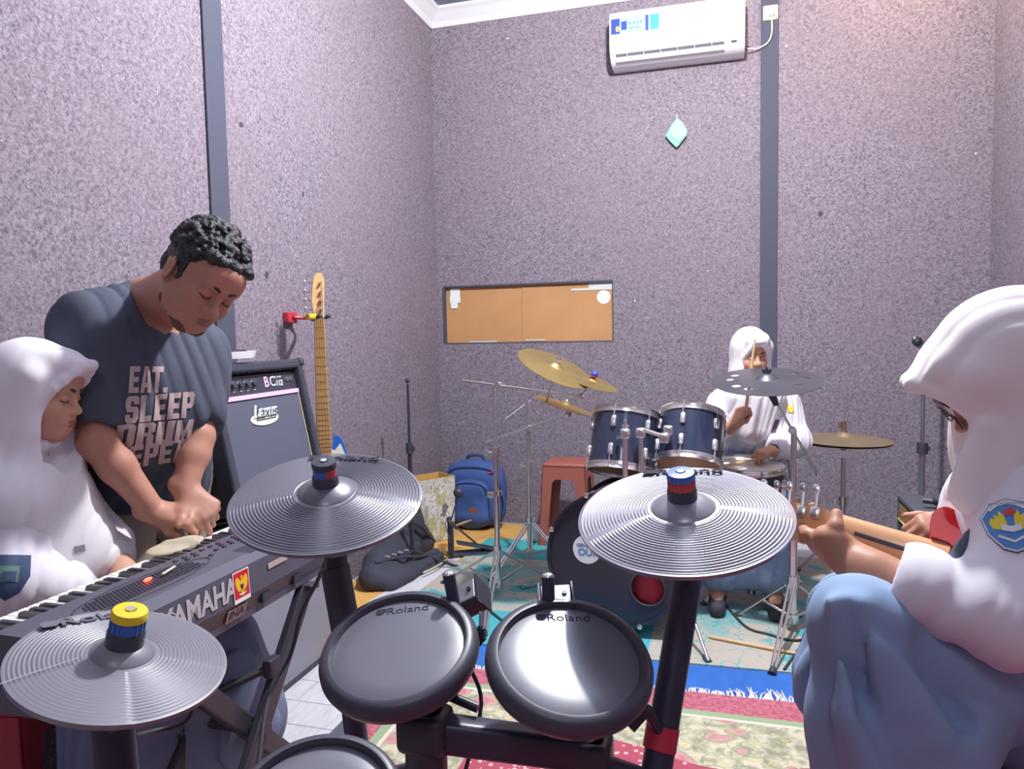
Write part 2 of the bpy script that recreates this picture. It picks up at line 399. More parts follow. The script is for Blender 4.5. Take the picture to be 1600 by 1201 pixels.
for (c, s) in ((((x0 + x1) / 2, YB + .04, z1 + .003), (x1 - x0, .082, .012)), (((x0 + x1) / 2, YB + .04, z0 - .003), (x1 - x0, .082, .008)), ((x0 - .001, YB + .04, (z0 + z1) / 2), (.018, .084, z1 - z0)), ((x1 + .001, YB + .04, (z0 + z1) / 2), (.006, .082, z1 - z0))): g.box(c, s)
struct('window_1', g, STRIP)
# ---- air conditioner
p = P(952, 25, Y=YB - .2); q = P(1165, 80, Y=YB - .2)
ax0, ax1 = p[0], P(1164, 40, Y=YB - .2)[0]; az0, az1 = P(1060, 93, Y=YB - .12)[2], P(1060, 10, Y=YB - .2)[2]; az1 = az0 + .30
ac = thing('air_conditioner', 'white split air conditioner mounted high on the back wall', 'air conditioner', ((ax0 + ax1) / 2, YB, az0))
prof = [(0, 0), (-.10, 0), (-.155, .02), (-.19, .055), (-.20, .10), (-.20, .25), (-.185, .285), (-.15, .30), (0, .30)]
def acM(x): return np.array([[0, 0, 1, x], [1, 0, 0, YB], [0, 1, 0, az0], [0, 0, 0, 1.]])
ACW = mat('aircon_white', 'f2f3f6', .3, coat=.3)
link('casing', G().prism(prof, ax0, ax1, acM(0)), ACW, ac, True, auto=35)
pr2 = [(-.2005, .098), (-.206, .10), (-.207, .25), (-.19, .292), (-.15, .305), (-.15, .300), (-.186, .286), (-.2005, .25)]
link('front_panel', G().prism(pr2, ax0 + .004, ax1 - .004, acM(0)), ACW, ac, True, auto=35)
DARK = mat('vent_shadow_grey', '6d7078', .6)
nv = nrm([0, -.155 - (-.19) + .0, 0]);
def acp(x, s, out=0.0):  # a point on the sloping lower front, s 0 (bottom) .. 1 (top)
    a_ = np.array([-.155, .02]); b_ = np.array([-.19, .055]); c_ = a_ + (b_ - a_) * s; n_ = nrm([-.035, -.035]); c_ = c_ + n_ * out; return np.array([x, YB + c_[0], az0 + c_[1]])
sx = np.array([1, 0, 0]); sy = nrm(acp(0, 1) - acp(0, 0)); sn = np.cross(sx, sy)
xa, xb = ax0 + .035, ax1 - .115
link('outlet', G().box((acp((xa + xb) / 2, .72, .0015)), (xb - xa, .018, .003), [sx, sy, sn]), DARK, ac)
for i in range(6): link('vane', G().box(acp(xa + (xb - xa) * (i + .7) / 6.4, .72, .004), (.003, .018, .008), [sx, sy, sn]), ACW, ac)
link('louver', G().rbox(acp((xa + xb) / 2, .2, .006), (xb - xa, .026, .006), .002, 2, [sx, sy, sn]), ACW, ac)
dp = link('display', G().box(acp(ax1 - .06, .75, .001), (.032, .012, .003), [sx, sy, sn]), mat('display_dark', '55565c', .3), ac)
Mx = frame((ax0 + .155, YB - .2075, az0 + .205), (0, -1, 0), (1, 0, 0))
st = link('sticker', G().box((ax0 + .165, YB - .2075, az0 + .205), (.31, .0015, .090)), mat('aircon_sticker_pale', '8fb2dc', .35), ac); st['label'] = 'blue energy rating sticker'
def onst(x, y, w_, h_, m, n='sticker_field', dz=.0008): return link(n, G().prism([(x - w_ / 2, y - h_ / 2), (x + w_ / 2, y - h_ / 2), (x + w_ / 2, y + h_ / 2), (x - w_ / 2, y + h_ / 2)], .0007, .0007 + dz, Mx), m, st)
BLUE1 = mat('sticker_blue', '2a3f95', .35); ORG = mat('sticker_orange', 'e9a13c', .4); CY = mat('sticker_cyan', '2f93cf', .35)
onst(-.118, 0, .052, .090, BLUE1); onst(-.066, 0, .034, .05, BLUE1); onst(.115, .0, .05, .085, CY, dz=.0009); onst(.07, .0, .018, .09, BLUE1)
link('sticker_field', G().ball((ax0 + .05, YB - .2085, az0 + .19), (.014, .001, .02), 8), ORG, st)
for i in range(4):
    Ms = Mx @ frame((-.03 + i * .022, .01, .0017)); pts = [((.010 if j % 2 == 0 else .0045) * math.sin(j * PI / 5), (.010 if j % 2 == 0 else .0045) * math.cos(j * PI / 5)) for j in range(10)]
    link('star', G().prism(pts, 0, .0006, Ms), mat('star_grey', '6c7486', .5) if i == 0 else bpy.data.materials['star_grey'], st)
text('lettering', 'HEMAT ENERGI', .011, Mx @ frame((0, -.02, .0018)), BLUE1, st)
# socket and lead
so = P(1204, 20, Y=YB - .016)
sk = thing('wall_socket', 'cream wall socket on the black strip beside the air conditioner', 'socket', so)
link('plate', G().rbox(so, (.085, .018, .085), .006), mat('cream_plastic', 'd2d1a8', .4), sk)
link('plug', G().rbox(so + np.array([.004, -.024, -.008]), (.036, .03, .036), .01, 3), WHITE, sk)
for s in (-1, 1): link('socket_hole', G().cyl(so + np.array([s * .012, -.0085, .024]), so + np.array([s * .012, -.0105, .024]), .003), DKST, sk)
pts = bez([so + [.004, -.035, -.02], P(1206, 50, Y=YB - .04), P(1200, 66, Y=YB - .03), P(1185, 75, Y=YB - .03), P(1168, 76, Y=YB - .06)], 10)
solo(link('power_lead', G().tube(pts, .0045, 8), WHITE, None, True, base=so), 'white power lead curving from the air conditioner to the socket', 'cable')
# ---- green air freshener
c = P(1058, 208, Y=YB - .02)
af = thing('air_freshener', 'crumpled pale green packet hanging on the back wall below the air conditioner', 'air freshener', c)
GRN = mat('green_packet', '35a57c', .4); PGR = mat('packet_pale', '86bfae', .5)
pts = [(-.07, -.01), (-.03, .055), (.0, .09), (.032, .06), (.062, .01), (.058, -.02), (.012, -.075), (-.005, -.088), (-.045, -.045)]
Mf = frame(c, (0, -1, 0), (1, 0, 0))
gg = G().prism(pts, 0, .012, Mf); V = gg.v(); link('packet', gg, GRN, af)
pts2 = [(-.05, .0), (-.02, .045), (.002, .078), (.022, .05), (.045, .0), (.02, -.045), (-.01, -.04), (-.035, -.015)]
link('packet_window', G().prism(pts2, .012, .016, Mf), PGR, af)
link('packet_fold', G().prism([(.012, -.065), (.05, -.02), (.045, -.008), (.014, -.03)], .015, .022, Mf), PGR, af)
hk = c + np.array([0, -.005, .14])
link('string', G().tube([c + [0, -.006, .085], hk + [0, 0, -.012]], .0012, 6), WHITE, af)
ang = np.linspace(0, 2 * PI, 17); link('hook', G().tube([hk + [.009 * math.cos(x), -.004, .011 * math.sin(x)] for x in ang], .002, 6), CHR, af)
# ================================================================== FLOOR COVERINGS
def mat_box(name, pts, z0, z1, m, label, cat='mat'):
    c = np.mean(np.array(pts), 0); gg = G().prism(pts, z0, z1)
    return solo(link(name, gg, m, None, base=(c[0], c[1], z0)), label, cat)
YEL = mat('ochre_foam', 'd9a85c', .8, var=.06, vscale=6, bump=.15, bscale=80)
mat_box('foam_mat', [(-1.90, 2.55), (-1.25, 2.55), (-1.25, 4.75), (-1.90, 4.75)], .0, .006, YEL, 'ochre yellow mat on the floor along the left wall')
VIN = mat('white_vinyl', 'd3d3da', .6, var=.05, bump=.1, bscale=30)
w1, w2, w3, w4 = [P(*q, z=.008)[:2] for q in ((510, 1010), (655, 985), (740, 868), (672, 882))]
mat_box('vinyl_runner', [tuple(P(600, 985, z=.008)[:2]), tuple(P(520, 975, z=.008)[:2]), tuple(P(668, 882, z=.008)[:2]), tuple(P(722, 868, z=.008)[:2])], .006, .009, VIN, 'strip of whitish vinyl lying on the ochre mat beside the black bag')
mat_box('floor_card', [(.45, 4.1), (1.40, 4.1), (1.40, 4.72), (.45, 4.72)], .0, .006, VIN, 'sheet of whitish vinyl on the floor by the tweed amplifier')
# teal flowered carpet
k = NT('teal_flowered_carpet'); v = k.co(); sx_ = k.n('ShaderNodeSeparateXYZ'); k.put(sx_, 0, v)
dn_ = k.noise(v, 5, 3, .6, out=1); av = k.n('ShaderNodeVectorMath', operation='ADD'); k.put(av, 0, v); s_ = k.n('ShaderNodeVectorMath', operation='SCALE'); k.put(s_, 0, dn_); s_.inputs[3].default_value = .38; k.put(av, 1, s_.outputs[0])
vo = k.voro(av.outputs[0], 3.4); vo2 = k.voro(av.outputs[0], 7.5, 'DISTANCE_TO_EDGE')
base = k.ramp(vo, [(0, '444f5a'), (.16, '444f5a'), (.17, '4fa6ac'), (.27, '5cb0b4'), (.30, 'b3ab9f'), (1, 'bdb5a8')], 'CONSTANT')
lines = k.math('LESS_THAN', vo2, .022); base = k.mix(lines, base, lin('5aa9ac'))
big = k.ramp(k.noise(v, 2.3, 2), [(.52, 0.), (.56, 1.)], 'LINEAR'); base = k.mix(k.math('MULTIPLY', big, .55), base, lin('4fa8ae'))
ed = k.math('MINIMUM', k.math('ADD', sx_.outputs[0], 1.25), k.math('SUBTRACT', 2.0, k.math('ABSOLUTE', sx_.outputs[1])))   # not much: a plain teal band near the back left
band = k.math('GREATER_THAN', sx_.outputs[1], .36); base = k.mix(k.math('MULTIPLY', band, k.math('LESS_THAN', sx_.outputs[0], -.30)), base, lin('43a3a8'))
fb = k.math('MULTIPLY', k.math('LESS_THAN', sx_.outputs[1], -.42), k.math('LESS_THAN', sx_.outputs[0], -.2)); base = k.mix(fb, base, lin('48a7b3'))
k.put(k.b, 'Base Color', base); k.b.inputs['Roughness'].default_value = .95; k.bump(k.noise(v, 300, 2), .4, .003); TEAL = k.m
cx, cy = -.1, 3.62
o = link('flowered_carpet', G().prism([(-1.50, 3.0), (-1.0, 2.83), (1.30, 2.89), (1.30, 4.36), (-1.44, 4.36)], .009, .016), TEAL, None, base=(cx, cy, .009)); solo(o, 'teal and beige flowered carpet under the drum kit', 'carpet')
BLU = mat('royal_blue_carpet', '2f66b6', .95, var=.08, vscale=12, bump=.4, bscale=300)
mat_box('blue_carpet', [(-1.1, 2.5), (1.30, 2.56), (1.30, 3.3), (-1.1, 3.3)], .002, .009, BLU, 'royal blue carpet showing as a band between the flowered carpet and the red rug', 'carpet')
# red rug
k = NT('red_flowered_rug'); v = k.co(); sp = k.n('ShaderNodeSeparateXYZ'); k.put(sp, 0, v)
e = k.math('MINIMUM', k.math('ADD', sp.outputs[0], 1.35), k.math('SUBTRACT', 1.98, sp.outputs[1]))
dv = k.noise(v, 9, 2, .5, out=1); av = k.n('ShaderNodeVectorMath', operation='ADD'); k.put(av, 0, v); s_ = k.n('ShaderNodeVectorMath', operation='SCALE'); k.put(s_, 0, dv); s_.inputs[3].default_value = .10; k.put(av, 1, s_.outputs[0])
fl_ = k.voro(av.outputs[0], 8.5); fl2 = k.voro(av.outputs[0], 24); fl3 = k.noise(av.outputs[0], 22, 4, .6)
cream = k.ramp(fl3, [(.38, '8f8f7c'), (.46, 'a9a78f'), (.55, 'c2bea4'), (.62, 'd0c8b0')])
petal = k.ramp(fl_, [(0, 'dcb9a2'), (.09, 'cf9797'), (.20, 'b8727b'), (.34, 'c99a97'), (.40, '8f977a')])
fld = k.mix(k.math('LESS_THAN', fl_, .40), cream, petal)
fld = k.mix(k.math('MULTIPLY', k.math('LESS_THAN', fl2, .2), .6), fld, lin('c9b46e'))
eg = k.voro(av.outputs[0], 11, 'DISTANCE_TO_EDGE'); fld = k.mix(k.math('MULTIPLY', k.math('LESS_THAN', eg, .022), .6), fld, lin('8b9272'))
wav = k.math('ADD', e, k.math('MULTIPLY', k.math('SINE', k.math('MULTIPLY', sp.outputs[0], 9.0)), .04))
dots = k.voro(v, 42); din = k.mix(k.math('LESS_THAN', dots, .30), lin('a84c5e'), lin('dcb4b4'))
base = k.mix(k.math('GREATER_THAN', wav, .40), fld, din)
redb = k.mix(k.ramp(k.noise(v, 60, 2), [(.4, 0.), (.6, 1.)]), lin('a65266'), lin('bb6f7d'))
base = k.mix(k.math('LESS_THAN', e, .155), base, lin('93a884')); base = k.mix(k.math('LESS_THAN', k.math('ABSOLUTE', k.math('SUBTRACT', e, .15)), .007), base, lin('d9cfc2')); base = k.mix(k.math('LESS_THAN', e, .11), base, redb)
k.put(k.b, 'Base Color', base); k.b.inputs['Roughness'].default_value = .95; k.bump(k.noise(v, 250, 2), .5, .003); RED = k.m
rx, ry = .15, .62
rug = thing('flowered_rug', 'red and green flowered rug with white fringe in the foreground', 'rug', (rx, ry, 0))
link('pile', G().prism([(-1.19, -1.4), (1.42, -1.4), (1.42, 2.64), (-1.19, 2.60)], .009, .018), RED, rug)
link('binding', G().prism([(-1.235, -1.4), (-1.185, -1.4), (-1.185, 2.61), (-1.235, 2.61)], .004, .017), mat('rug_binding', '555763', .9), rug)
g = G(); r2 = random.Random(3)
for i in range(330):
    x = -1.17 + i * 2.55 / 330; y = 2.602 + .04 * (x + 1.19) / 2.6; l = .028 + .022 * r2.random() + (.03 if r2.random() < .12 else 0) + .02 * max(0, math.sin(x * 9)); a = r2.uniform(-.5, .5)
    g.tube([(x, y - .004, .014), (x + a * l * .5, y + l * .5, .018), (x + a * l + r2.uniform(-.01, .01), y + l, .011)], [.0035, .003, .0016], 4)
o = link('fringe', g, mat('fringe_cotton', 'e3dfe0', .9), rug); o['kind'] = 'stuff'
# ================================================================== LEFT SIDE: cabinet, bass amplifier, bass guitar
GRYB = mat('grey_board', '8b8d99', .6, var=.04)
cab = thing('speaker_cabinet', 'plain grey box on the floor under the bass amplifier', 'cabinet', (-1.72, 2.2, 0))
link('body', G().rbox((-1.725, 2.385, .33), (.33, .57, .645), .006), GRYB, cab)
link('plinth', G().box((-1.725, 2.385, .014), (.338, .576, .014)), DKST, cab)
# bass amplifier, leaning back against the wall; local frame: x along Y, y up the face, z out of the face
ya, yb_ = 2.085, 2.655; zt = 1.205; zb_ = .685
up = nrm([-.12, 0, .60]); out = nrm([.60, 0, .12])
Ma = np.eye(4); Ma[:3, 0] = (0, 1, 0); Ma[:3, 1] = up; Ma[:3, 2] = out; Ma[:3, 3] = (-1.575, (ya + yb_) / 2, zb_)
H_ = .535; W2 = yb_ - ya
ba = thing('bass_amplifier', 'tall black bass amplifier with pink striped control panel against the left wall', 'amplifier', (-1.575, 2.35, zb_))
CARPET = mat('black_cabinet_carpet', '3d3e4b', .95, bump=.8, bscale=220, bdist=.004)
def La(g_): return g_.xf(Ma)
g = G()
for c, s in (((-W2 / 2 + .018, H_ / 2, -.09), (.036, H_, .22)), ((W2 / 2 - .018, H_ / 2, -.09), (.036, H_, .22)), ((0, H_ - .016, -.09), (W2, .036, .22)), ((0, .014, -.09), (W2, .03, .22)), ((0, H_ / 2, -.18), (W2 - .04, H_ - .04, .03))): g.rbox(c, s, .01)
link('cabinet', La(g), CARPET, ba)
GRIL = mat('grille_cloth', '55586a', .85, bump=.5, bscale=600, bdist=.001)
link('grille', La(G().rbox((0, .21, -.018), (W2 - .075, .39, .02), .006)), GRIL, ba)
for sg in (-1, 1): link('grille_piping', La(G().box((sg * (W2 / 2 - .040), .21, -.006), (.004, .39, .004))), bpy.data.materials.get('piping_cream') or mat('piping_cream', 'cfc6ab', .5), ba)
cp = link('control_panel', La(G().box((0, .455, -.02), (W2 - .075, .072, .02))), BLK, ba)
PNK = mat('panel_pink', 'e3bfe0', .4)
link('panel_stripe', La(G().box((0, .412, -.008), (W2 - .075, .016, .012))), PNK, cp)
g = G()
for i in range(15): g.box((-.235 + i * .033, .502, -.012), (.020, .006, .008))
link('vent_slots', La(g), mat('slot_grey', '7d7e8c', .5), ba)
for i in range(6):
    x = -.225 + i * .040; kb = link('knob', La(G().lathe([(.0125, 0), (.012, .012), (.010, .014), (0, .014)], 20, frame((x, .458, -.010)))), BLK, cp, True, auto=40)
    kb2 = link('knob_ring', La(G().lathe([(.0135, 0), (.0155, 0), (.0155, .003), (.0135, .003)], 20, frame((x, .458, -.010)), True)), CHR, cp)
    link('indicator', La(G().box((x, .437, -.009), (.010, .003, .002))), PAPER, cp)
text('lettering', 'B', .055, Ma @ frame((.055, .458, -.0092)), PNK, cp, bold=.001); text('lettering', 'C', .055, Ma @ frame((.095, .458, -.0092)), PAPER, cp)
text('lettering', '112', .03, Ma @ frame((.135, .450, -.0092)), PAPER, cp, shear=.2, bold=.0008); text('lettering', 'BASS COMBO', .009, Ma @ frame((.13, .474, -.0092)), PAPER, cp)
for i, x in enumerate((.19, .215)): link('jack', La(G().lathe([(.004, 0), (.008, 0), (.008, .005), (.004, .005)], 14, frame((x, .462, -.0095)), True)), CHR, cp)
lg = link('logo_plate', La(G().lathe([(0, 0), (1, 0), (1, .15), (.97, .2), (0, .2)], 40, frame((0, 0, 0))).xf(np.array([[.085, 0, 0, -.005], [0, .025, 0, .325], [0, 0, .02, -.008], [0, 0, 0, 1.]]))), PAPER, ba); lg['label'] = 'white oval logo plate'
text('lettering', 'Laxus', .062, Ma @ frame((-.003, .352, -.003)), PAPER, lg, bold=.0022, shear=.35, extrude=.003)
text('lettering', 'Laxus', .058, Ma @ frame((.002, .347, -.004)), BLK, lg, bold=.0004, shear=.35, extrude=.0045)
link('lettering_stripe', La(G().box((0, .322, -.0035), (.12, .004, .001))), DKST, lg)
for s in (-1, 1): link('corner_cap', La(G().rbox((s * (W2 / 2 - .012), H_ - .012, -.0), (.034, .034, .06), .012, 3)), RUB, ba)
# white dish on the amp
M = Ma @ frame((-.13, H_ + .004, -.09)); c = M[:3, 3]
tr = P(372, 556, X=-1.70)
tray = thing('handle_tray', 'white plastic tray with a dark rod in it on top of the bass amplifier', 'tray', (tr[0], tr[1] - .03, 1.225))
link('dish', G().lathe([(0, 0), (.05, 0), (.055, .022), (.060, .022), (.054, -.003), (0, -.003)], 30).xf(np.array([[1.0, 0, 0, tr[0]], [0, 2.0, 0, tr[1] - .035], [0, 0, 1, 1.232], [0, 0, 0, 1.]])), WHITE, tray, True, auto=40)
link('rod', G().tube([(tr[0], tr[1] - .11, 1.25), (tr[0] + .01, tr[1] + .03, 1.252)], .008, 8), DKST, tray)
# hanger
hg = P(492, 494, X=-1.80)
hn = thing('guitar_hanger', 'red and yellow wall hanger holding the bass guitar', 'hanger', (XL, hg[1], hg[2]))
REDP = mat('red_plastic', 'b3303f', .35); YELP = mat('yellow_plastic', 'd8b429', .4)
hb = P(455, 496, X=XL + .02); hz = hb[2]
link('wall_plate', G().rbox((XL + .015, hb[1], hz), (.03, .075, .05), .006), REDP, hn)
nk = P(499, 495, X=-1.70)
link('arm', G().tube(bez([(XL + .03, hb[1], hz), (XL + .09, hb[1] + .03, hz - .002), (nk[0] + .0, nk[1] - .05, nk[2])], 8), .009, 10), REDP, hn, True)
link('sleeve', G().tube([(nk[0] - .012, nk[1] - .075, nk[2]), (nk[0] + .0, nk[1] - .03, nk[2])], .013, 12), YELP, hn)
for s in (0, 1):
    yy = nk[1] - .032 if s == 0 else nk[1] + .034
    link('prong', G().tube(bez([(nk[0] - .022, nk[1], nk[2] - .01), (nk[0] - .015, yy, nk[2] - .008), (nk[0] + .03, yy + (.004 if s else -.004), nk[2] + .006)], 6), .009, 10), RUB, hn, True)
# bass guitar (seen face on; hangs flat along the wall, face towards +X-Y)
fa = nrm(np.array([.62, -.78, 0])); ac_ = np.array([0, 0, 1.]); si = np.cross(ac_, fa)   # si = to its right when looking at the face
Mb = np.eye(4); Mb[:3, 0] = si; Mb[:3, 1] = ac_; Mb[:3, 2] = fa; Mb[:3, 3] = P(499, 494, X=-1.70)
if (RW.T @ si)[0] < 0: Mb[:3, 0] = -si; 
bs = thing('bass_guitar', 'bass guitar with maple neck and blue body hanging on the left wall', 'bass guitar', (Mb[0, 3], Mb[1, 3], .45))
MAPLE = wood('pale_maple', 'd9b07c', 'cfa06a', (1, 1, 8)); FRET = mat('maple_fretboard', 'b98f56', .4, var=.08)
k_ = lambda pts: [(x, y) for x, y in pts]
head = [(-.021, 0), (-.026, .03), (-.03, .07), (-.026, .12), (-.018, .17), (-.006, .187), (.012, .188), (.024, .17), (.026, .14), (.021, .05), (.021, 0)]
link('headstock', G().prism(head, -.008, .006, Mb), MAPLE, bs)
L = .86
link('neck', G().prism([(-.020, .002), (.020, .002), (.031, -L + .25), (-.031, -L + .25)], -.018, .004, Mb), MAPLE, bs)
link('fretboard', G().prism([(-.0195, 0), (.0195, 0), (.031, -L + .2), (-.031, -L + .2)], .004, .009, Mb), FRET, bs)
link('nut', G().box((0, 0, .009), (.04, .005, .006)).xf(Mb), PAPER, bs)
for i in range(1, 21):
    y = -L * (1 - 2 ** (-i / 12)) * 1.0; ww = .0195 + .0125 * (-y) / (L - .2)
    if -y < L - .21: link('fret', G().box((0, y, .0095), (2 * ww, .0022, .0015)).xf(Mb), STEEL, bs)
for i in range(4):
    x = -.013 + i * .0087; link('string', G().tube([(x, .03 + .035 * i, .011), (x * .95, 0, .0125), (x * 1.9, -L - .05, .02)], .0011, 5).xf(Mb), mat('string_steel', '6f6a66', .3, .9) if i == 0 else bpy.data.materials['string_steel'], bs)
    py_ = .03 + .038 * i
    tp = link('tuning_post', G().lathe([(.006, 0), (.006, .014), (.004, .018), (0, .018)], 12, frame((.008, py_, .006))).xf(Mb), CHR, bs, True, auto=40)
    link('tuning_key', G().tube([(-.02, py_, -.010), (-.050, py_, -.012)], .003, 6).rbox((-.056, py_, -.012), (.012, .024, .010), .004, 2).xf(Mb), CHR, bs)
Yb = -L + .28
body = [(-.031, Yb - .02), (-.07, Yb + .05), (-.10, Yb + .06), (-.12, Yb + .02), (-.115, Yb - .06), (-.10, Yb - .14), (-.12, Yb - .24), (-.16, Yb - .32), (-.15, Yb - .42), (-.06, Yb - .49), (.05, Yb - .49), (.15, Yb - .43), (.17, Yb - .32), (.13, Yb - .22), (.115, Yb - .12), (.10, Yb - .05), (.09, Yb + .0), (.07, Yb + .045), (.045, Yb + .05), (.035, Yb)]
bb = bez([np.array([x, y, 0]) for x, y in body + body[:1]], 4)[:-1, :2]
link('body', G().prism([tuple(q) for q in bb], -.032, .004, Mb), mat('blue_lacquer', '1f62c0', .15, coat=.6), bs, True, auto=50)
pg = [(.02, Yb + .0), (.045, Yb - .01), (.07, Yb + .02), (.10, Yb - .06), (.12, Yb - .2), (.1, Yb - .36), (-.05, Yb - .36), (-.09, Yb - .2), (-.05, Yb - .05), (-.03, Yb - .01)]
link('pickguard', G().prism(pg, .004, .007, Mb), mat('pickguard_cream', 'd9d4c6', .3), bs)
link('pickup', G().rbox((0, Yb - .2, .011), (.09, .035, .014), .005).xf(Mb), BLK, bs); link('bridge', G().rbox((0, Yb - .36, .010), (.075, .05, .015), .003).xf(Mb), CHR, bs)
# ================================================================== DRUM KIT AND STANDS
BRASS = mat('worn_brass', 'b79f64', .34, .85, var=.12, vscale=14); DBR = mat('dark_brass', '7d6c50', .4, .7, var=.2, vscale=10); FELT = mat('grey_felt', '8b8790', .95)
NAVY = mat('blue_black_drum_shell', '2a3149', .22, var=.1, vscale=3, coat=.5); HEADW = mat('white_drum_head', 'e6e2dc', .5); BHEAD = mat('black_drum_head', '2b2d3a', .3)
def cym_disc(name, c, nrm_, r, m, parent, bell=.2, drop=.07, holes=None, n=64):
    M = frame(c, nrm_, (1, .2, 0)); pr = []
    for i in range(26):
        t = i / 25.; z = -drop * r * (t ** 1.6) + (.10 * r * max(0, 1 - (t / bell) ** 2) if t < bell else 0); pr.append((max(t, .03) * r, z + .0006 * math.sin(i * 2.6)))
    pr2 = [(a, b - .0015) for a, b in pr[::-1]]
    return link(name, G().lathe(pr + pr2, n, M, True), m, parent, True, auto=50)
def stand(name, label, group, base, z_hub, z_top, feet, m=CHR, r=.011, mid=None, spider=.0, base_z=.06, cat='stand'):
    b = np.array([base[0], base[1], 0.]); s = thing(name, label, cat, b, group)
    zm = mid or (z_hub + (z_top - z_hub) * .5)
    link('lower_tube', G().tube([b + [0, 0, base_z], b + [0, 0, zm]], r * 1.25, 14), m, s, True, auto=40)
    link('upper_tube', G().tube([b + [0, 0, zm], b + [0, 0, z_top]], r * .85, 14), m, s, True, auto=40)
    co = link('collar', G().tube([b + [0, 0, zm - .03], b + [0, 0, zm + .015]], r * 1.9, 14), m, s, True, auto=40)
    link('wing_bolt', G().tube([b + [0, 0, zm - .01], b + [-.035, -.02, zm - .01]], .005, 8).rbox(b + [-.04, -.022, zm - .01], (.02, .006, .028), .003), m, co)
    link('hub', G().tube([b + [0, 0, z_hub - .03], b + [0, 0, z_hub + .02]], r * 2.0, 14), m, s, True, auto=40)
    link('spider', G().tube([b + [0, 0, base_z - .01], b + [0, 0, base_z + .03]], r * 1.9, 12), m, s, True, auto=40)
    for f in feet:
        f = np.array([f[0], f[1], .012]); u = nrm(f - b); sd = np.cross(u, [0, 0, 1]); sd = nrm(sd) * .011
        top = b + [0, 0, z_hub]; lg_ = link('leg', G().tube([top + sd, f + sd * .6], .0055, 8).tube([top - sd, f - sd * .6], .0055, 8), m, s, True, auto=40); lg_['kind'] = 'thing'
        mdp = top + (f - top) * .52
        link('brace', G().tube([b + [0, 0, base_z + .01], mdp], .0055, 8), m, lg_, True, auto=40)
        link('rubber_foot', G().tube([f + (top - f) * .06, f - (top - f) * .0], [.012, .017], 10), RUB, lg_, True, auto=40)
    return s
def boom(s, j, a, b, m=CHR, knob=True):
    """boom arm through the joint j, from a to b"""
    link('boom_arm', G().tube([a, b], .006, 10), m, s, True, auto=40)
    jt = link('tilter', G().ball(j, .017, 8).tube([j + np.array([0, -.025, 0]), j + np.array([0, .025, 0])], .013, 12), m, s, True, auto=40)
    if knob: link('wing_nut', G().lathe([(.016, -.004), (.016, .004), (.006, .006), (.006, -.006)], 16, frame(np.array(b), (.2, -1, 0)), True), m, s, True, auto=40)
# front chrome boom stand
bA = P(779, 932, z=0); dA = 3.66
jA = P(779, 601, Y=bA[1]); eL = P(722, 594, d=3.72); eR = P(908, 619, d=3.38)
sA = stand('cymbal_stand', 'tall chrome boom cymbal stand in front of the blue backpack', 'cymbal stands', bA, P(779, 858, Y=bA[1])[2], jA[2], [P(692, 915, z=0), P(756, 1000, z=0), P(858, 905, z=0)], mid=P(779, 703, Y=bA[1])[2])
boom(sA, jA, eL, eR)
c2_ = P(926, 594, d=3.30); n2_ = CV(.28, -.93, -.26)
link('cymbal_rod', G().tube([eR, c2_ + n2_ * .03], .004, 8), CHR, sA)
zz = P(779, 770, Y=bA[1]); link('memory_clamp', G().tube([zz + [0, 0, -.012], zz + [0, 0, .012]], .019, 12).rbox(zz + [-.04, -.01, -.008], (.035, .012, .03), .005), CHR, sA)
sp_ = thing('splash_cymbal', 'small brass cymbal with a red and blue knob tucked behind the big brass one', 'cymbal', c2_); cym_disc('bow', c2_, n2_, .118, BRASS, sp_, .22)
link('knob', G().ball(c2_ + n2_ * .028, (.017, .017, .015), 10), mat('knob_blue', '2d49b4', .3), sp_, True); o = link('knob_band', G().ball(c2_ + n2_ * .019, (.0175, .0175, .009), 10), REDP, sp_, True)
# crash
c1_ = P(869, 571, d=3.28); n1_ = CV(.36, -.86, -.36)
cr = thing('crash_cymbal', 'large tilted brass cymbal below the cardboard panel', 'cymbal', c1_)
cym_disc('bow', c1_, n1_, .178, BRASS, cr, .2)
link('wing_nut', G().tube([c1_ + n1_ * .0, c1_ + n1_ * .045], .004, 8).tube([c1_ + n1_ * .012, c1_ + n1_ * .022], .014, 12).rbox(c1_ + n1_ * .036, (.032, .006, .016), .003), CHR, cr)
# rear stand
bB = P(829, 884, z=0); jB = P(829, 668, Y=bB[1])
sB = stand('cymbal_stand', 'double-braced chrome boom stand beside the reddish plastic stool', 'cymbal stands', bB, P(829, 812, Y=bB[1])[2], P(829, 627, Y=bB[1])[2], [P(766, 912, z=0), P(905, 905, z=0), P(835, 850, z=0)], mid=P(829, 725, Y=bB[1])[2], r=.013)
a_, b_ = P(760, 690, d=3.95), P(888, 646, d=3.75); boom(sB, jB, a_, b_)
c3_ = P(884, 631, d=3.62); n3_ = CV(.30, -.93, -.10)
link('cymbal_rod', G().tube([b_, c3_ + n3_ * .02], .004, 8), CHR, sB); link('tilter_rod', G().tube([P(829, 625, d=4.1), P(790, 654, d=4.05)], .004, 8), CHR, sB); 
lc = thing('low_crash_cymbal', 'dull brass cymbal slanting under the other two beside the left tom', 'cymbal', c3_); cym_disc('bow', c3_, n3_, .158, BRASS, lc)
# crash cymbal is carried by the rear stand too
link('cymbal_rod', G().tube([P(846, 655, d=3.8), P(862, 600, d=3.35), c1_ - n1_ * .01], .004, 8), CHR, sB)
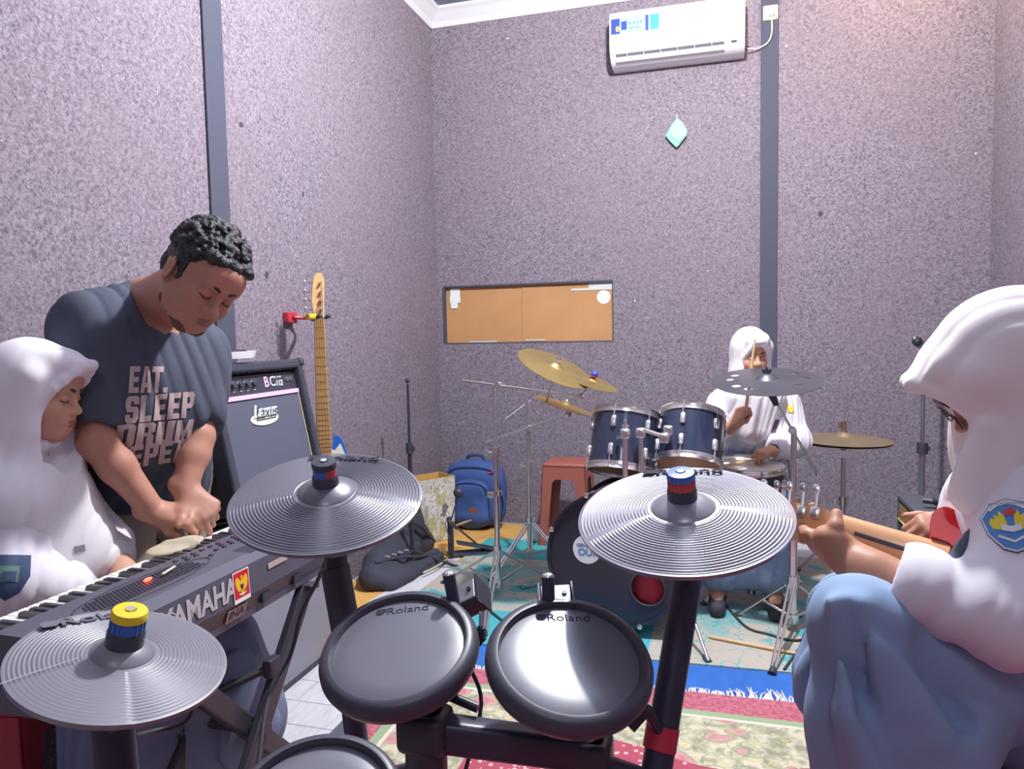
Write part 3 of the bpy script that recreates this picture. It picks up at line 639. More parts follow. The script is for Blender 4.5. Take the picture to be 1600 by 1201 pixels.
# right stand with the dark holed cymbal
bC = P(1238, 990, z=0); jC = P(1238, 672, Y=bC[1]); eC = P(1203, 612, d=3.12)
sC = stand('cymbal_stand', 'chrome boom stand carrying the dark holed cymbal before the drummer', 'cymbal stands', bC, P(1238, 906, Y=bC[1])[2], jC[2], [P(1206, 1058, z=0), P(1150, 966, z=0), P(1330, 985, z=0)], mid=P(1238, 782, Y=bC[1])[2], r=.014)
boom(sC, jC, eC, P(1278, 741, d=3.35), knob=False)
link('boom_end', G().ball(P(1278, 741, d=3.35), .010, 8), CHR, sC, True)
link('tilter_grip', G().tube([P(1213, 632, d=3.14), P(1200, 603, d=3.12)], [.012, .02], 12), RUB, sC, True, auto=40)
c4_ = P(1198, 591, d=3.1); n4_ = CV(-.09, -.96, -.257)
dc_ = thing('holed_cymbal', 'dark grey cymbal with round holes in front of the drummer', 'cymbal', c4_)
def holed(c, nn, R):
    """flat ring sheet with six round holes, polar grid with cells over holes removed, doubled for thickness"""
    M = frame(c, nn, (1, 0, 0)); NR, NA = 30, 144; g_ = G(); hs = [(.68 * R * math.cos(t), .68 * R * math.sin(t)) for t in [math.radians(x) for x in (5, 40, 320, 175, 215, 148, 240)]]
    V = []; 
    for sgn in (0, 1):
        for i in range(NR + 1):
            t = .04 + .96 * i / NR; z = -.05 * R * t ** 1.5 + (.12 * R * max(0, 1 - (t / .22) ** 2) if t < .22 else 0) - sgn * .0015
            for j in range(NA): a = 2 * PI * j / NA; V.append((t * R * math.cos(a), t * R * math.sin(a), z))
    V = np.array(V); hr = .019
    for (hx, hy) in hs:          # snap grid vertices near a hole onto its rim
        dx, dy = V[:, 0] - hx, V[:, 1] - hy; rr = np.hypot(dx, dy); m_ = (rr < hr + .0035) & (rr > hr * .55); V[m_, 0] = hx + dx[m_] / rr[m_] * hr; V[m_, 1] = hy + dy[m_] / rr[m_] * hr
    F = []
    for i in range(NR):
        for j in range(NA):
            q = [i * NA + j, (i + 1) * NA + j, (i + 1) * NA + (j + 1) % NA, i * NA + (j + 1) % NA]; ce = V[q].mean(0)
            if any(math.hypot(ce[0] - hx, ce[1] - hy) < hr * .93 for hx, hy in hs): continue
            F.append(q); o_ = (NR + 1) * NA; F.append([x + o_ for x in q[::-1]])
    for j in range(NA): F.append([NR * NA + j, (NR + 1) * NA + NR * NA + j, (NR + 1) * NA + NR * NA + (j + 1) % NA, NR * NA + (j + 1) % NA])
    return g_.add(V @ M[:3, :3].T + M[:3, 3], F)
GREYC = mat('dark_grey_metal', '5b5a63', .38, .6, var=.15, vscale=6)
link('bow', holed(c4_, n4_, .222), GREYC, dc_, True, auto=60)
link('wing_nut', G().tube([c4_, c4_ + n4_ * .05], .004, 8).tube([c4_ + n4_ * .02, c4_ + n4_ * .03], .016, 12).rbox(c4_ + n4_ * .036, (.04, .006, .012), .003), DKST, dc_)
# hi-hat
bH = P(1318, 868, z=0); yH = 3.95; bH = np.array([P(1318, 700, Y=yH)[0], yH, 0])
zc = P(1318, 684, Y=yH)[2]
sH = stand('hi_hat_stand', 'chrome hi-hat stand between the drummer and the guitarist', 'hi-hat stands', bH, .30, P(1318, 715, Y=yH)[2], [bH[:2] + [.22, .12], bH[:2] + [-.2, .16], bH[:2] + [.0, -.27]], r=.013, mid=P(1318, 780, Y=yH)[2]); del sH['group']
link('pull_rod', G().tube([(bH[0], yH, zc), (bH[0], yH, P(1317, 588, Y=yH)[2])], .0035, 8), CHR, sH)
link('cup', G().lathe([(.012, -.06), (.017, -.055), (.034, -.03), (.036, -.02), (.008, -.018)], 20, frame((bH[0], yH, zc))), RUB, sH, True, auto=40)
link('clutch', G().tube([(bH[0], yH, zc + .02), (bH[0], yH, zc + .035)], .020, 14).tube([(bH[0], yH, zc + .035), (bH[0], yH, zc + .085)], .012, 12).rbox((bH[0] - .02, yH - .01, zc + .07), (.016, .012, .03), .004), mat('clutch_bronze', '8e7466', .4, .6), sH)
hc = thing('hi_hat_cymbals', 'pair of dull brass hi-hat cymbals on the chrome hi-hat stand', 'cymbal', (bH[0], yH, zc))
HB = mat('hi_hat_bronze', '9b8a70', .4, .6, var=.12)
cym_disc('top_cymbal', (bH[0], yH, zc + .012), (0.02, -.01, 1), .225, HB, hc, .25, .09); 
M = frame((bH[0], yH, zc - .020)); link('bottom_cymbal', G().lathe([(.02, -.012), (.05, -.012), (.22, 0), (.22, -.002), (.05, -.014), (.02, -.014)], 64, M, True), HB, hc, True, auto=50)
# ---- drums
def drum(name, label, c, axis, r, h, nl, shell, top, group=None, xd=(1, 0, 0), rim=CHR, head_top=None):
    M = frame(c, axis, xd); t = thing(name, label, 'drum', c, group)
    link('shell', G().lathe([(r * .94, 0), (r * .955, 0), (r * .955, h), (r * .94, h)], 64, M, True), shell, t, True, auto=40)
    link('batter_head', G().lathe([(0, h + .004), (r * .93, h + .004), (r * .95, h), (0, h - .001)], 56, M), top, t, True, auto=40)
    link('resonant_head', G().lathe([(0, -.004), (r * .93, -.004), (r * .95, 0), (0, .001)], 56, M), mat('amber_reflection_head', 'c98f62', .3) if 'amber_reflection_head' not in bpy.data.materials else bpy.data.materials['amber_reflection_head'], t, True, auto=40)  # orange reflection on the underside put into the head's colour
    for z, s in ((h, 1), (0, -1)):
        link('rim', G().lathe([(r * .955, z - s * .012), (r * 1.0, z - s * .012), (r * 1.0, z - s * .006), (r * .975, z - s * .004), (r * .975, z + s * .014), (r * .995, z + s * .018), (r * .965, z + s * .018), (r * .955, z + s * .012)], 64, M, True), rim, t, True, auto=40)
    for i in range(nl):
        a = 2 * PI * (i + .3) / nl; ra = r * .975
        for z, s in ((h, 1), (0, -1)):
            p0 = np.array([ra * math.cos(a), ra * math.sin(a)]); 
            link('tension_lug', G().rbox((0, 0, 0), (.026, .020, .052), .007, 2).xf(M @ frame((p0[0] * 1.01, p0[1] * 1.01, z - s * .060), (0, 0, 1), (math.cos(a), math.sin(a), 0)) @ np.diag([.9, 1, 1, 1])).tube([(p0[0] * 1.035, p0[1] * 1.035, z - s * .05), (p0[0] * 1.035, p0[1] * 1.035, z + s * .012)], .003, 6) if False else
                 G().rbox((p0[0] * 1.01, p0[1] * 1.01, z - s * .060), (.024, .024, .052), .008, 2).tube([(p0[0] * 1.035, p0[1] * 1.035, z - s * .05), (p0[0] * 1.035, p0[1] * 1.035, z + s * .014)], .0032, 6).xf(M), rim, t, True, auto=40)
    return t, M
tb1 = P(970, 733, d=3.28); tt1 = P(979, 650, d=3.34); ax1_ = nrm(tt1 - tb1)
t1, M1 = drum('tom_drum', 'left one of the two blue-black rack toms with chrome rims', tb1, ax1_, .152, np.linalg.norm(tt1 - tb1), 6, NAVY, HEADW, 'rack toms')
tb2 = P(1076, 724, d=3.24); tt2 = P(1082, 652, d=3.32); ax2_ = nrm(tt2 - tb2)
t2, M2 = drum('tom_drum', 'right one of the two blue-black rack toms, nearest the drummer', tb2, ax2_, .148, np.linalg.norm(tt2 - tb2), 6, NAVY, HEADW, 'rack toms')
sb = P(1175, 752, d=3.42); st_ = P(1175, 727, d=3.45)
t3, M3 = drum('snare_drum', 'dark snare drum with white head and chrome rim in front of the drummer', np.array([st_[0], st_[1], st_[2] - .145]), (0.0, -.09, 1), .158, .145, 8, NAVY, HEADW)
sn = np.array([st_[0], st_[1], 0]); zs = st_[2] - .145
ss = stand('snare_stand', 'chrome tripod stand under the snare drum', None, sn, .30, zs - .055, [sn[:2] + [.2, -.16], sn[:2] + [-.22, -.10], sn[:2] + [.02, .27]], r=.012)
for k2 in range(3):
    a = k2 * 2 * PI / 3 + .5; link('basket_arm', G().tube(bez([(sn[0], sn[1], zs - .06), (sn[0] + .1 * math.cos(a), sn[1] + .1 * math.sin(a), zs - .05), (sn[0] + .168 * math.cos(a), sn[1] + .168 * math.sin(a), zs - .018), (sn[0] + .178 * math.cos(a), sn[1] + .178 * math.sin(a), zs + .02)], 5), .006, 8), CHR, ss, True)
# bass drum
bdc = np.array([-.455, 3.06, .338]); ax = nrm([-.10, -.99, .0]); R_ = .295; Ld = .36
bd = thing('bass_drum', 'black bass drum with round port hole and white round sticker', 'drum', (bdc[0], bdc[1], 0))
M = frame(bdc, ax, (0, 0, 1)); 
link('shell', G().lathe([(R_ * .93, -Ld), (R_ * .95, -Ld), (R_ * .95, 0), (R_ * .93, 0)], 72, M, True), NAVY, bd, True, auto=40)
for z in (0, -Ld): link('hoop', G().lathe([(R_ * .94, z - .018), (R_ * 1.0, z - .018), (R_ * 1.0, z + .018), (R_ * .96, z + .018)], 72, M, True), mat('black_hoop', '26283a', .25, coat=.4) if z == 0 else bpy.data.materials['black_hoop'], bd, True, auto=40)
# head with a port hole: annular grid between hole and rim
ph = P(1008, 926, Y=2.99); loc = np.linalg.inv(M) @ np.append(ph, 1); hx, hy = loc[0], loc[1]; hr = .072
g = G(); NA = 72; V = []
for i in range(9):
    t = i / 8.
    for j in range(NA):
        a = 2 * PI * j / NA; ro = np.array([R_ * .955 * math.cos(a), R_ * .955 * math.sin(a)]); ri = np.array([hx + hr * math.cos(a), hy + hr * math.sin(a)]); q = ri + (ro - ri) * t; V.append((q[0], q[1], .004))
F = [(i * NA + j, i * NA + (j + 1) % NA, (i + 1) * NA + (j + 1) % NA, (i + 1) * NA + j) for i in range(8) for j in range(NA)]
link('front_head', g.add(np.array(V), F).xf(M), BHEAD, bd, True)
link('port_ring', G().lathe([(hr - .004, .003), (hr + .006, .003), (hr + .005, .008), (hr - .003, .008)], 40, M @ frame((hx, hy, 0)), True), BLK, bd, True)
link('batter_head', G().lathe([(0, -Ld), (R_ * .94, -Ld)], 60, M), HEADW, bd)
pil = sculpt([ell(np.array([0, 0, 0.]), (.13, .10, .05), k=.02), cap((-.08, -.02, .02), (.07, .0, .03), .03, k=.03), cap((-.05, .03, .03), (.08, .03, .02), .022, k=.02)], .008)
o = link('pillow', pil.xf(M @ frame((hx, hy, -.07))), mat('red_cloth', 'a8323e', .9), bd, True); o['label'] = 'red cloth stuffed inside the port hole'
stp = P(912, 863, Y=3.02); l2 = np.linalg.inv(M) @ np.append(stp, 1); Ms = M @ frame((l2[0], l2[1], .0045), (0, 0, 1), (0, -1, 0))
upv = np.linalg.inv(M[:3, :3]) @ np.array([0, 0, 1.]); xr = np.cross(upv, [0, 0, 1]); 
Ms = M @ frame((l2[0], l2[1], .0045), (0, 0, 1), -xr if (RW.T @ (M[:3, :3] @ xr))[0] < 0 else xr)
o = link('round_sticker', G().lathe([(0, 0), (.062, 0), (.062, .001), (0, .001)], 40, Ms), PAPER, bd); o['label'] = 'white round sticker with blue lettering'
Bl = mat('sticker_lettering_blue', '5a7fae', .5); text('lettering', 'OUR', .042, Ms @ frame((.006, -.014, .0014)), Bl, o, bold=.0012); text('lettering', 'GENDER', .021, Ms @ frame((-.004, .016, .0014)), Bl, o, bold=.0006)
for i in range(8):
    a = 2 * PI * (i + .5) / 8; c = np.array([R_ * .99 * math.cos(a), R_ * .99 * math.sin(a), 0])
    lg_ = link('claw_lug', G().rbox(c + [0, 0, .012], (.02, .02, .03), .005).rbox(c * .965 + [0, 0, -.07], (.022, .022, .05), .007).tube([c * 1.0 + [0, 0, .025], c * 1.0 + [0, 0, -.07]], .004, 6).xf(M), CHR, bd, True, auto=40)
for fx in (P(1107, 1040, z=0), np.array([-.80, 3.02, 0])):
    s = 1 if fx[0] > bdc[0] else -1; top = bdc + np.array([s * .25, .10, -.06]) 
    sp1 = link('spur', G().tube([top, fx + [0, 0, .02]], .007, 10), CHR, bd, True, auto=40); link('rubber_foot', G().tube([fx + (top - fx) * .1, fx + [0, 0, .010]], [.012, .016], 12), RUB, sp1, True, auto=40)
# tom mount
mt = thing('tom_mount', 'chrome double tom holder rising from the bass drum', 'drum hardware', bdc + [0, .12, R_ * .95])
for (q0, q1) in ((P(977, 775, d=3.12), P(977, 684, d=3.08)), (P(1003, 775, d=3.14), P(1001, 682, d=3.12))):
    link('post', G().tube([q0, q1], .0115, 14), CHR, mt, True, auto=40)
for c, s in ((P(977, 677, d=3.07), 1), (P(1001, 676, d=3.11), 1), (P(1038, 684, d=3.10), 1), (P(1044, 672, d=3.13), 1)):
    cl = link('clamp', G().rbox(c, (.042, .036, .044), .010, 3).tube([c + [0, -.03, 0], c + [0, .03, 0]], .014, 12), CHR, mt, True, auto=40)
c = P(977, 664, d=3.06); link('wing_nut', G().tube([c + [0, 0, -.02], c], .005, 8).rbox(c + [0, 0, .008], (.012, .008, .03), .004).rbox(c + [0, 0, -.004], (.03, .006, .010), .003), CHR, mt)
link('arm', G().tube([P(1001, 670, d=3.11), P(1038, 682, d=3.10)], .009, 12), CHR, mt, True, auto=40); link('arm', G().tube([P(977, 680, d=3.08), P(965, 684, d=3.15)], .009, 12), CHR, mt, True, auto=40)
link('base_plate', G().rbox(P(990, 776, d=3.14), (.12, .07, .012), .005), CHR, mt)
# kick pedal at the bass drum
def pedal(name, label, o, fwd, m, cam_m):
    f = nrm([fwd[0], fwd[1], 0]); s = np.cross([0, 0, 1], f); M = np.eye(4); M[:3, 0] = s; M[:3, 1] = f; M[:3, 2] = (0, 0, 1); M[:3, 3] = o
    t = thing(name, label, 'drum pedal', o)
    L_ = lambda g_: g_.xf(M)
    link('base_plate', L_(G().rbox((0, -.14, .008), (.10, .32, .012), .004)), m, t); link('footboard', L_(G().rbox((0, -.16, .045), (.075, .26, .010), .004, 2, [[1, 0, 0], [0, .97, .24], [0, -.24, .97]])), m, t)
    for x in (-.055, .055): link('post', L_(G().tube([(x, .0, .01), (x, .0, .20)], .011, 10).rbox((x, 0, .2), (.028, .03, .03), .006)), m, t, True, auto=40)
    link('axle', L_(G().tube([(-.06, 0, .2), (.06, 0, .2)], .006, 8)), CHR, t); link('cam', L_(G().lathe([(.014, -.006), (.034, -.006), (.034, .006), (.014, .006)], 20, frame((.0, 0, .2), (1, 0, 0)), True)), cam_m, t, True, auto=40)
    link('beater', L_(G().tube([(.01, 0, .2), (.01, -.05, .36)], .004, 8).ball((.01, -.05, .37), (.025, .03, .03), 8)), m, t, True, auto=40)
    link('strut', L_(G().tube([(-.055, 0, .19), (-.02, -.2, .01)], .006, 8)), m, t); link('chain', L_(G().tube([(0, .034, .2), (0, .0, .07)], .004, 6)), CHR, t)
    return t
pedal('kick_pedal', 'chrome kick pedal behind the black bass drum', np.array([-.30, 3.62, .016]), (-.3, -.95), DKST, STEEL)
# pedal parked by the patterned box
pp = P(705, 868, z=.01); pedal('kick_pedal', 'black kick pedal with a yellow cam on the ochre mat beside the patterned box', pp + [0, 0, .002], (-.55, -.3), BLK, YELP)
# black tripod behind
# ---- floor drumstick
HIC = mat('hickory', 'd3b184', .5, var=.08)
def stick(name, label, a, b, m=HIC, group=None):
    a = np.array(a, float); b = np.array(b, float); u = nrm(b - a); L_ = np.linalg.norm(b - a); t = thing(name, label, 'drumstick', a, group)
    link('shaft', G().lathe([(0, 0), (.0055, .002), (.007, .01), (.007, L_ * .75), (.0035, L_ - .014), (0.0034, L_ - .013)], 14, frame(a, u)), m, t, True, auto=50); link('tip', G().ball(b - u * .008, (.0048, .0048, .0048), 8), m, t, True)
    return t
a = P(1107, 994, z=.024); b = P(1245, 1021, z=.024); b = a + nrm(b - a) * .39
stick('drumstick', 'wooden drumstick lying on the flowered carpet', a, b)
# ---- mic stands
def mic_stand(name, label, b, ztop, zm, r, boom_=None):
    s = thing(name, label, 'microphone stand', b)
    b = np.array(b, float); link('lower_tube', G().tube([b + [0, 0, .05], b + [0, 0, zm]], r * 1.2, 12), DKST, s, True, auto=40); link('upper_tube', G().tube([b + [0, 0, zm], b + [0, 0, ztop]], r * .75, 12), DKST, s, True, auto=40)
    link('clutch', G().tube([b + [0, 0, zm - .03], b + [0, 0, zm + .03]], r * 2, 12).rbox(b + [r * 2, 0, zm], (.02, .02, .03), .005), BLK, s, True, auto=40)
    for k in range(3):
        a = k * 2 * PI / 3 + .4; f = b + [.24 * math.cos(a), .24 * math.sin(a), .012]; l = link('leg', G().tube([b + [0, 0, .12], f], .008, 8), DKST, s, True, auto=40); link('rubber_foot', G().ball(f, (.013, .013, .011), 8), RUB, l, True)
    return s
b = np.array([-1.66, 0, 0]); q = P(640, 700, X=-1.66); b[1] = q[1]
m1 = mic_stand('microphone_stand', 'thin black microphone stand with no microphone by the left wall', b, P(640, 600, Y=b[1])[2], q[2], .010)
link('thread_tip', G().tube([b + [0, 0, P(640, 608, Y=b[1])[2]], b + [0, 0, P(640, 600, Y=b[1])[2]]], .006, 8), CHR, m1); z_ = P(640, 594, Y=b[1])[2]; link('cap', G().ball(b + [0, 0, z_], (.014, .014, .016), 8), RUB, m1, True)
q = P(1441, 700, Y=4.5); b = np.array([q[0], 4.5, 0])
m2 = mic_stand('microphone_stand', 'grey microphone stand against the back wall behind the tweed amplifier', b, P(1443, 560, Y=4.5)[2], q[2], .014)
for o_ in m2.children:
    if o_.name.startswith(('lower', 'upper')): o_.data.materials[0] = STEEL
q = P(1433, 533, Y=4.46); u = nrm(P(1452, 552, Y=4.5) - q)
mc = thing('microphone', 'black microphone with a ball grille on top of the grey stand', 'microphone', q); link('handle', G().tube([q + u * .02, q + u * .13], [.019, .012], 14), BLK, mc, True, auto=40); link('grille_ball', G().ball(q, (.026, .026, .026), 12), mat('mic_grille', '3f4754', .4, .6, bump=.6, bscale=500), mc, True)
link('collar', G().tube([q + u * .018, q + u * .028], .024, 14), STEEL, mc, True, auto=40); link('grille_flat', G().ball(q - u * .012 + [-.008, -.012, .008], (.014, .014, .012), 8), STEEL, mc, True)
# ---- tweed amplifier
tl = P(1402, 772, z=.55); ta = thing('tweed_amplifier', 'small guitar amplifier with tweed grille and dark top behind the guitarist', 'amplifier', (tl[0] + .2, tl[1] - .25, .0))
X0, Y1, W, Dp, H = tl[0], tl[1], .50, .28, .50; Y0 = Y1 - W; zb = .014
BTX = mat('dark_vinyl_tolex', '4c4d55', .7, bump=.4, bscale=350); TWD = mat('tweed_grille', 'a8956a', .85, bump=.5, bscale=200)
g = G()
for c, s in (((X0 + Dp / 2, (Y0 + Y1) / 2, .55 - .012), (Dp, W, .026)), ((X0 + Dp / 2, (Y0 + Y1) / 2, zb + .02), (Dp, W, .026)), ((X0 + Dp / 2, Y0 + .011, (.55 + zb) / 2), (Dp, .024, .53)), ((X0 + Dp / 2, Y1 - .011, (.55 + zb) / 2), (Dp, .024, .53)), ((X0 + Dp - .02, (Y0 + Y1) / 2, .28), (.024, W - .03, .5))): g.rbox(c, s, .008)
link('cabinet', g, BTX, ta)
link('grille', G().rbox((X0 + .018, (Y0 + Y1) / 2, .24), (.016, W - .05, .40), .004), TWD, ta)
link('control_panel', G().rbox((X0 + .012, (Y0 + Y1) / 2, .483), (.018, W - .05, .07), .003), mat('amp_panel_gold', 'b59c55', .35, .6), ta)
for i in range(6): link('knob', G().lathe([(.012, 0), (.010, .014), (0, .014)], 14, frame((X0 + .003, Y0 + .08 + i * .065, .485), (-1, 0, 0))), BLK, ta, True, auto=40)
g = G()
for i in range(44): g.box((X0 + .008, Y0 + .035 + i * .0098, .24), (.004, .003, .39))
o = link('grille_cord', g, mat('tweed_cord', '6f6344', .9), ta); o['kind'] = 'stuff'
link('badge', G().rbox((X0 - .0, Y1 - .07, .475), (.006, .05, .03), .003), mat('gold_badge', 'd8b54a', .25, .9), ta)
g = G().tube([(X0 + .001, Y0 + .024, .447), (X0 + .001, Y1 - .024, .447)], .004, 6); link('piping', g, mat('piping_gold', 'cdb87e', .5), ta)
link('handle', G().tube(bez([(X0 + Dp / 2, Y0 + .14, .552), (X0 + Dp / 2, Y0 + .17, .575), (X0 + Dp / 2, Y0 + .33, .575), (X0 + Dp / 2, Y0 + .36, .552)], 6), .010, 8), RUB, ta, True)
# cable heap on it
c = P(1484, 790, z=.57)
cbh = thing('cable_heap', 'black lead with plug heaped on the tweed amplifier top', 'cable', c)
pts = bez([c + [-.05, .02, .0], c + [-.01, -.04, .01], c + [.05, 0, .012], c + [.02, .05, .0], c + [-.03, .02, .015], c + [.0, -.02, .05], c + [.01, .0, .10], c + [.05, .01, .115], c + [.08, -.0, .06], c + [.09, -.03, .0]], 8)
link('lead', G().tube(pts, .005, 8), RUB, cbh, True); link('plug', G().tube([c + [-.02, .0, .012], c + [-.09, .03, .012]], .012, 10), BLK, cbh, True, auto=40)
link('pouch', sculpt([ell(c + [-.0, .02, .022], (.055, .06, .022)), cap(c + [-.04, 0, .02], c + [.04, .04, .02], .02)], .006), BLKM, cbh, True)
# ---- plastic stool
RST = mat('terracotta_plastic', '9d5a4e', .5)
def stool(name, label, cx_, cy_, w, h, m, rz=0., z0=.016):
    t = thing(name, label, 'stool', (cx_, cy_, z0)); c, s = math.cos(rz), math.sin(rz); M = np.array([[c, -s, 0, cx_], [s, c, 0, cy_], [0, 0, 1, z0], [0, 0, 0, 1.]])
    link('seat', G().rbox((0, 0, h - .012), (w * .84, w * .84, .028), .013, 3).xf(M), m, t, True, auto=40)
    for k in range(4):
        a = k * PI / 2; Rk = np.eye(4); Rk[0, 0] = math.cos(a); Rk[0, 1] = -math.sin(a); Rk[1, 0] = math.sin(a); Rk[1, 1] = math.cos(a)
        wt, wb, fw = w * .42, w * .5, .05; hh = h - .02; g_ = G()
        def pt(x, z, o_=0): y = -(wt + (wb - wt) * (1 - z / hh)) + o_; return (x, y, z)
        outer = [(-wb, 0), (-wt, hh), (wt, hh), (wb, 0)]; inner = [(-wb + fw, 0), (-wt + fw + .01, hh - .10), (-wt + fw + .03, hh - .075), (wt - fw - .03, hh - .075), (wt - fw - .01, hh - .10), (wb - fw, 0)]
        V = []; 
        for o_ in (0, .006): V += [pt(x, z, o_) for x, z in outer] + [pt(x, z, o_) for x, z in inner]
        F = [(0, 1, 5, 4), (1, 6, 5), (1, 2, 7, 6), (2, 8, 7), (2, 3, 9, 8)]; F2 = F + [tuple(i + 10 for i in f[::-1]) for f in F] + [(i, i + 10, i + 11, i + 1) for i in (4, 5, 6, 7, 8)] + [(0, 10, 11, 1), (3, 2, 12, 13)]
        link('side_frame', g_.add(np.array(V), F2).xf(M @ Rk), m, t)
    return t
q = P(886, 720, Y=4.40)
stool('plastic_stool', 'terracotta plastic stool against the back wall behind the bass drum', q[0], 4.42, .31, q[2] - .016, RST)
# ---- backpack, box, bags
BPB = mat('navy_nylon', '3a5590', .75, var=.1, vscale=7, bump=.25, bscale=120); BPD = mat('navy_nylon_dark', '2d426f', .8)
c = P(742, 775, Y=4.62); z0_ = .02; h_ = P(740, 722, Y=4.6)[2] - z0_
bp = thing('backpack', 'blue nylon backpack leaning against the back wall', 'backpack', (c[0], 4.63, .012))
cx_ = c[0]
pr = [cap((cx_ - .11, 4.64, z0_ + .09), (cx_ + .11, 4.64, z0_ + .09), .085, k=.06), cap((cx_ - .10, 4.65, z0_ + h_ - .10), (cx_ + .10, 4.65, z0_ + h_ - .10), .095, k=.06), ell((cx_, 4.65, z0_ + h_ / 2), (.215, .105, h_ / 2), k=.06)]
link('body', sculpt(pr, .01, lambda Q: .004 * vn(Q, 30)), BPB, bp, True)
pr = [cap((cx_ - .09, 4.545, z0_ + .08), (cx_ + .09, 4.545, z0_ + .08), .045, k=.05), cap((cx_ - .07, 4.55, z0_ + h_ * .62), (cx_ + .07, 4.55, z0_ + h_ * .62), .04, k=.05), ell((cx_, 4.55, z0_ + h_ * .36), (.145, .05, h_ * .38), k=.05)]
link('front_pocket', sculpt(pr, .008, lambda Q: .003 * vn(Q, 40, 2)), BPB, bp, True)
zp = bez([(cx_ - .135, 4.515, z0_ + .08), (cx_ - .13, 4.51, z0_ + h_ * .55), (cx_ - .07, 4.508, z0_ + h_ * .70), (cx_ + .07, 4.508, z0_ + h_ * .70), (cx_ + .13, 4.51, z0_ + h_ * .55), (cx_ + .135, 4.515, z0_ + .08)], 8)
link('zip', G().tube(zp, .004, 6), BPD, bp, True)
zp = bez([(cx_ - .20, 4.60, z0_ + h_ * .45), (cx_ - .17, 4.57, z0_ + h_ * .8), (cx_ - .09, 4.56, z0_ + h_ - .03), (cx_ + .09, 4.56, z0_ + h_ - .03), (cx_ + .17, 4.57, z0_ + h_ * .8), (cx_ + .20, 4.6, z0_ + h_ * .45)], 8)
link('zip', G().tube(zp, .005, 6), BPD, bp, True)
link('grab_handle', G().tube(bez([(cx_ - .06, 4.66, z0_ + h_ - .01), (cx_ - .045, 4.65, z0_ + h_ + .035), (cx_ + .045, 4.65, z0_ + h_ + .035), (cx_ + .06, 4.66, z0_ + h_ - .01)], 6), .011, 8), BPD, bp, True)
link('side_strap', G().tube(bez([(cx_ + .20, 4.60, z0_ + h_ * .6), (cx_ + .225, 4.56, z0_ + h_ * .35), (cx_ + .20, 4.55, z0_ + .06)], 8), .010, 6), BPD, bp, True)
o = link('leather_label', G().rbox((cx_ + .03, 4.497, z0_ + .13), (.055, .006, .035), .002), mat('brown_leather', '8a5248', .7), bp)
o = link('zip_pull', G().rbox((cx_ + .14, 4.553, z0_ + h_ - .055), (.05, .008, .010), .003, 2, [[.95, 0, .3], [0, 1, 0], [-.3, 0, .95]]), mat('magenta_pull', 'c23a66', .5), bp); o['label'] = 'magenta zip pull'
# patterned box, open on top
k = NT('newsprint_wrapping'); v = k.co(); br = k.n('ShaderNodeTexVoronoi', feature='F1', distance='CHEBYCHEV'); mp = k.n('ShaderNodeMapping'); k.put(mp, 0, v); mp.inputs[3].default_value = (1, 1, .8); k.put(br, 0, mp.outputs[0]); br.inputs['Scale'].default_value = 17
sc_ = k.n('ShaderNodeSeparateColor'); k.put(sc_, 0, br.outputs['Color'])
bs_ = k.ramp(sc_.outputs[0], [(0, 'cfcabf'), (.35, 'd8d6d2'), (.5, 'bdb98a'), (.68, 'a8a6a2'), (.8, 'dcdad6'), (.92, '77757a')], 'CONSTANT')
nz = k.ramp(k.noise(v, 60, 4, .7), [(.53, 0.), (.60, 1.)]); bs_ = k.mix(k.math('MULTIPLY', nz, .6), bs_, lin('55535c')); k.put(k.b, 'Base Color', bs_); k.b.inputs['Roughness'].default_value = .6; WRAP = k.m
KR = mat('kraft_inside', 'c79a4f', .85)
A0 = P(657, 852, z=.01); B0 = P(717, 838, z=.01); u = nrm((B0 - A0) * [1, 1, 0]); v_ = np.array([-u[1], u[0], 0]); wB = .255; dB = .17; hB = P(722, 762, d=4.3)[2] - .01
B0 = A0 + u * wB; bx = thing('patterned_box', 'open cardboard box wrapped in newsprint pattern beside the blue backpack', 'box', (A0 + B0) / 2)
cs = [A0, B0, B0 + v_ * dB, A0 + v_ * dB]; tcs = [p_ + np.array([0, 0, hB]) + (p_ - sum(cs) / 4) * [.09, .09, 0] for p_ in cs]
for i in range(4):
    a, b, c, d = cs[i], cs[(i + 1) % 4], tcs[(i + 1) % 4], tcs[i]; nn = nrm(np.cross(b - a, d - a)); V = np.array([a, b, c, d, a - nn * .004, b - nn * .004, c - nn * .004, d - nn * .004])
    link('side_panel', G().add(V, [(0, 1, 2, 3), (4, 7, 6, 5), (0, 4, 5, 1), (1, 5, 6, 2), (2, 6, 7, 3), (3, 7, 4, 0)]), WRAP, bx)
    V2 = V.copy() - nn * .0045; link('lining', G().add(V2, [(0, 1, 2, 3), (4, 7, 6, 5), (2, 6, 7, 3)]), KR, bx)
link('bottom', G().add(np.array(cs) + [0, 0, .004], [(0, 1, 2, 3)]), KR, bx)
o = stick('drumstick', 'wooden drumstick sticking out between the patterned box and the backpack', P(700, 826, z=.14), P(737, 812, d=4.35))
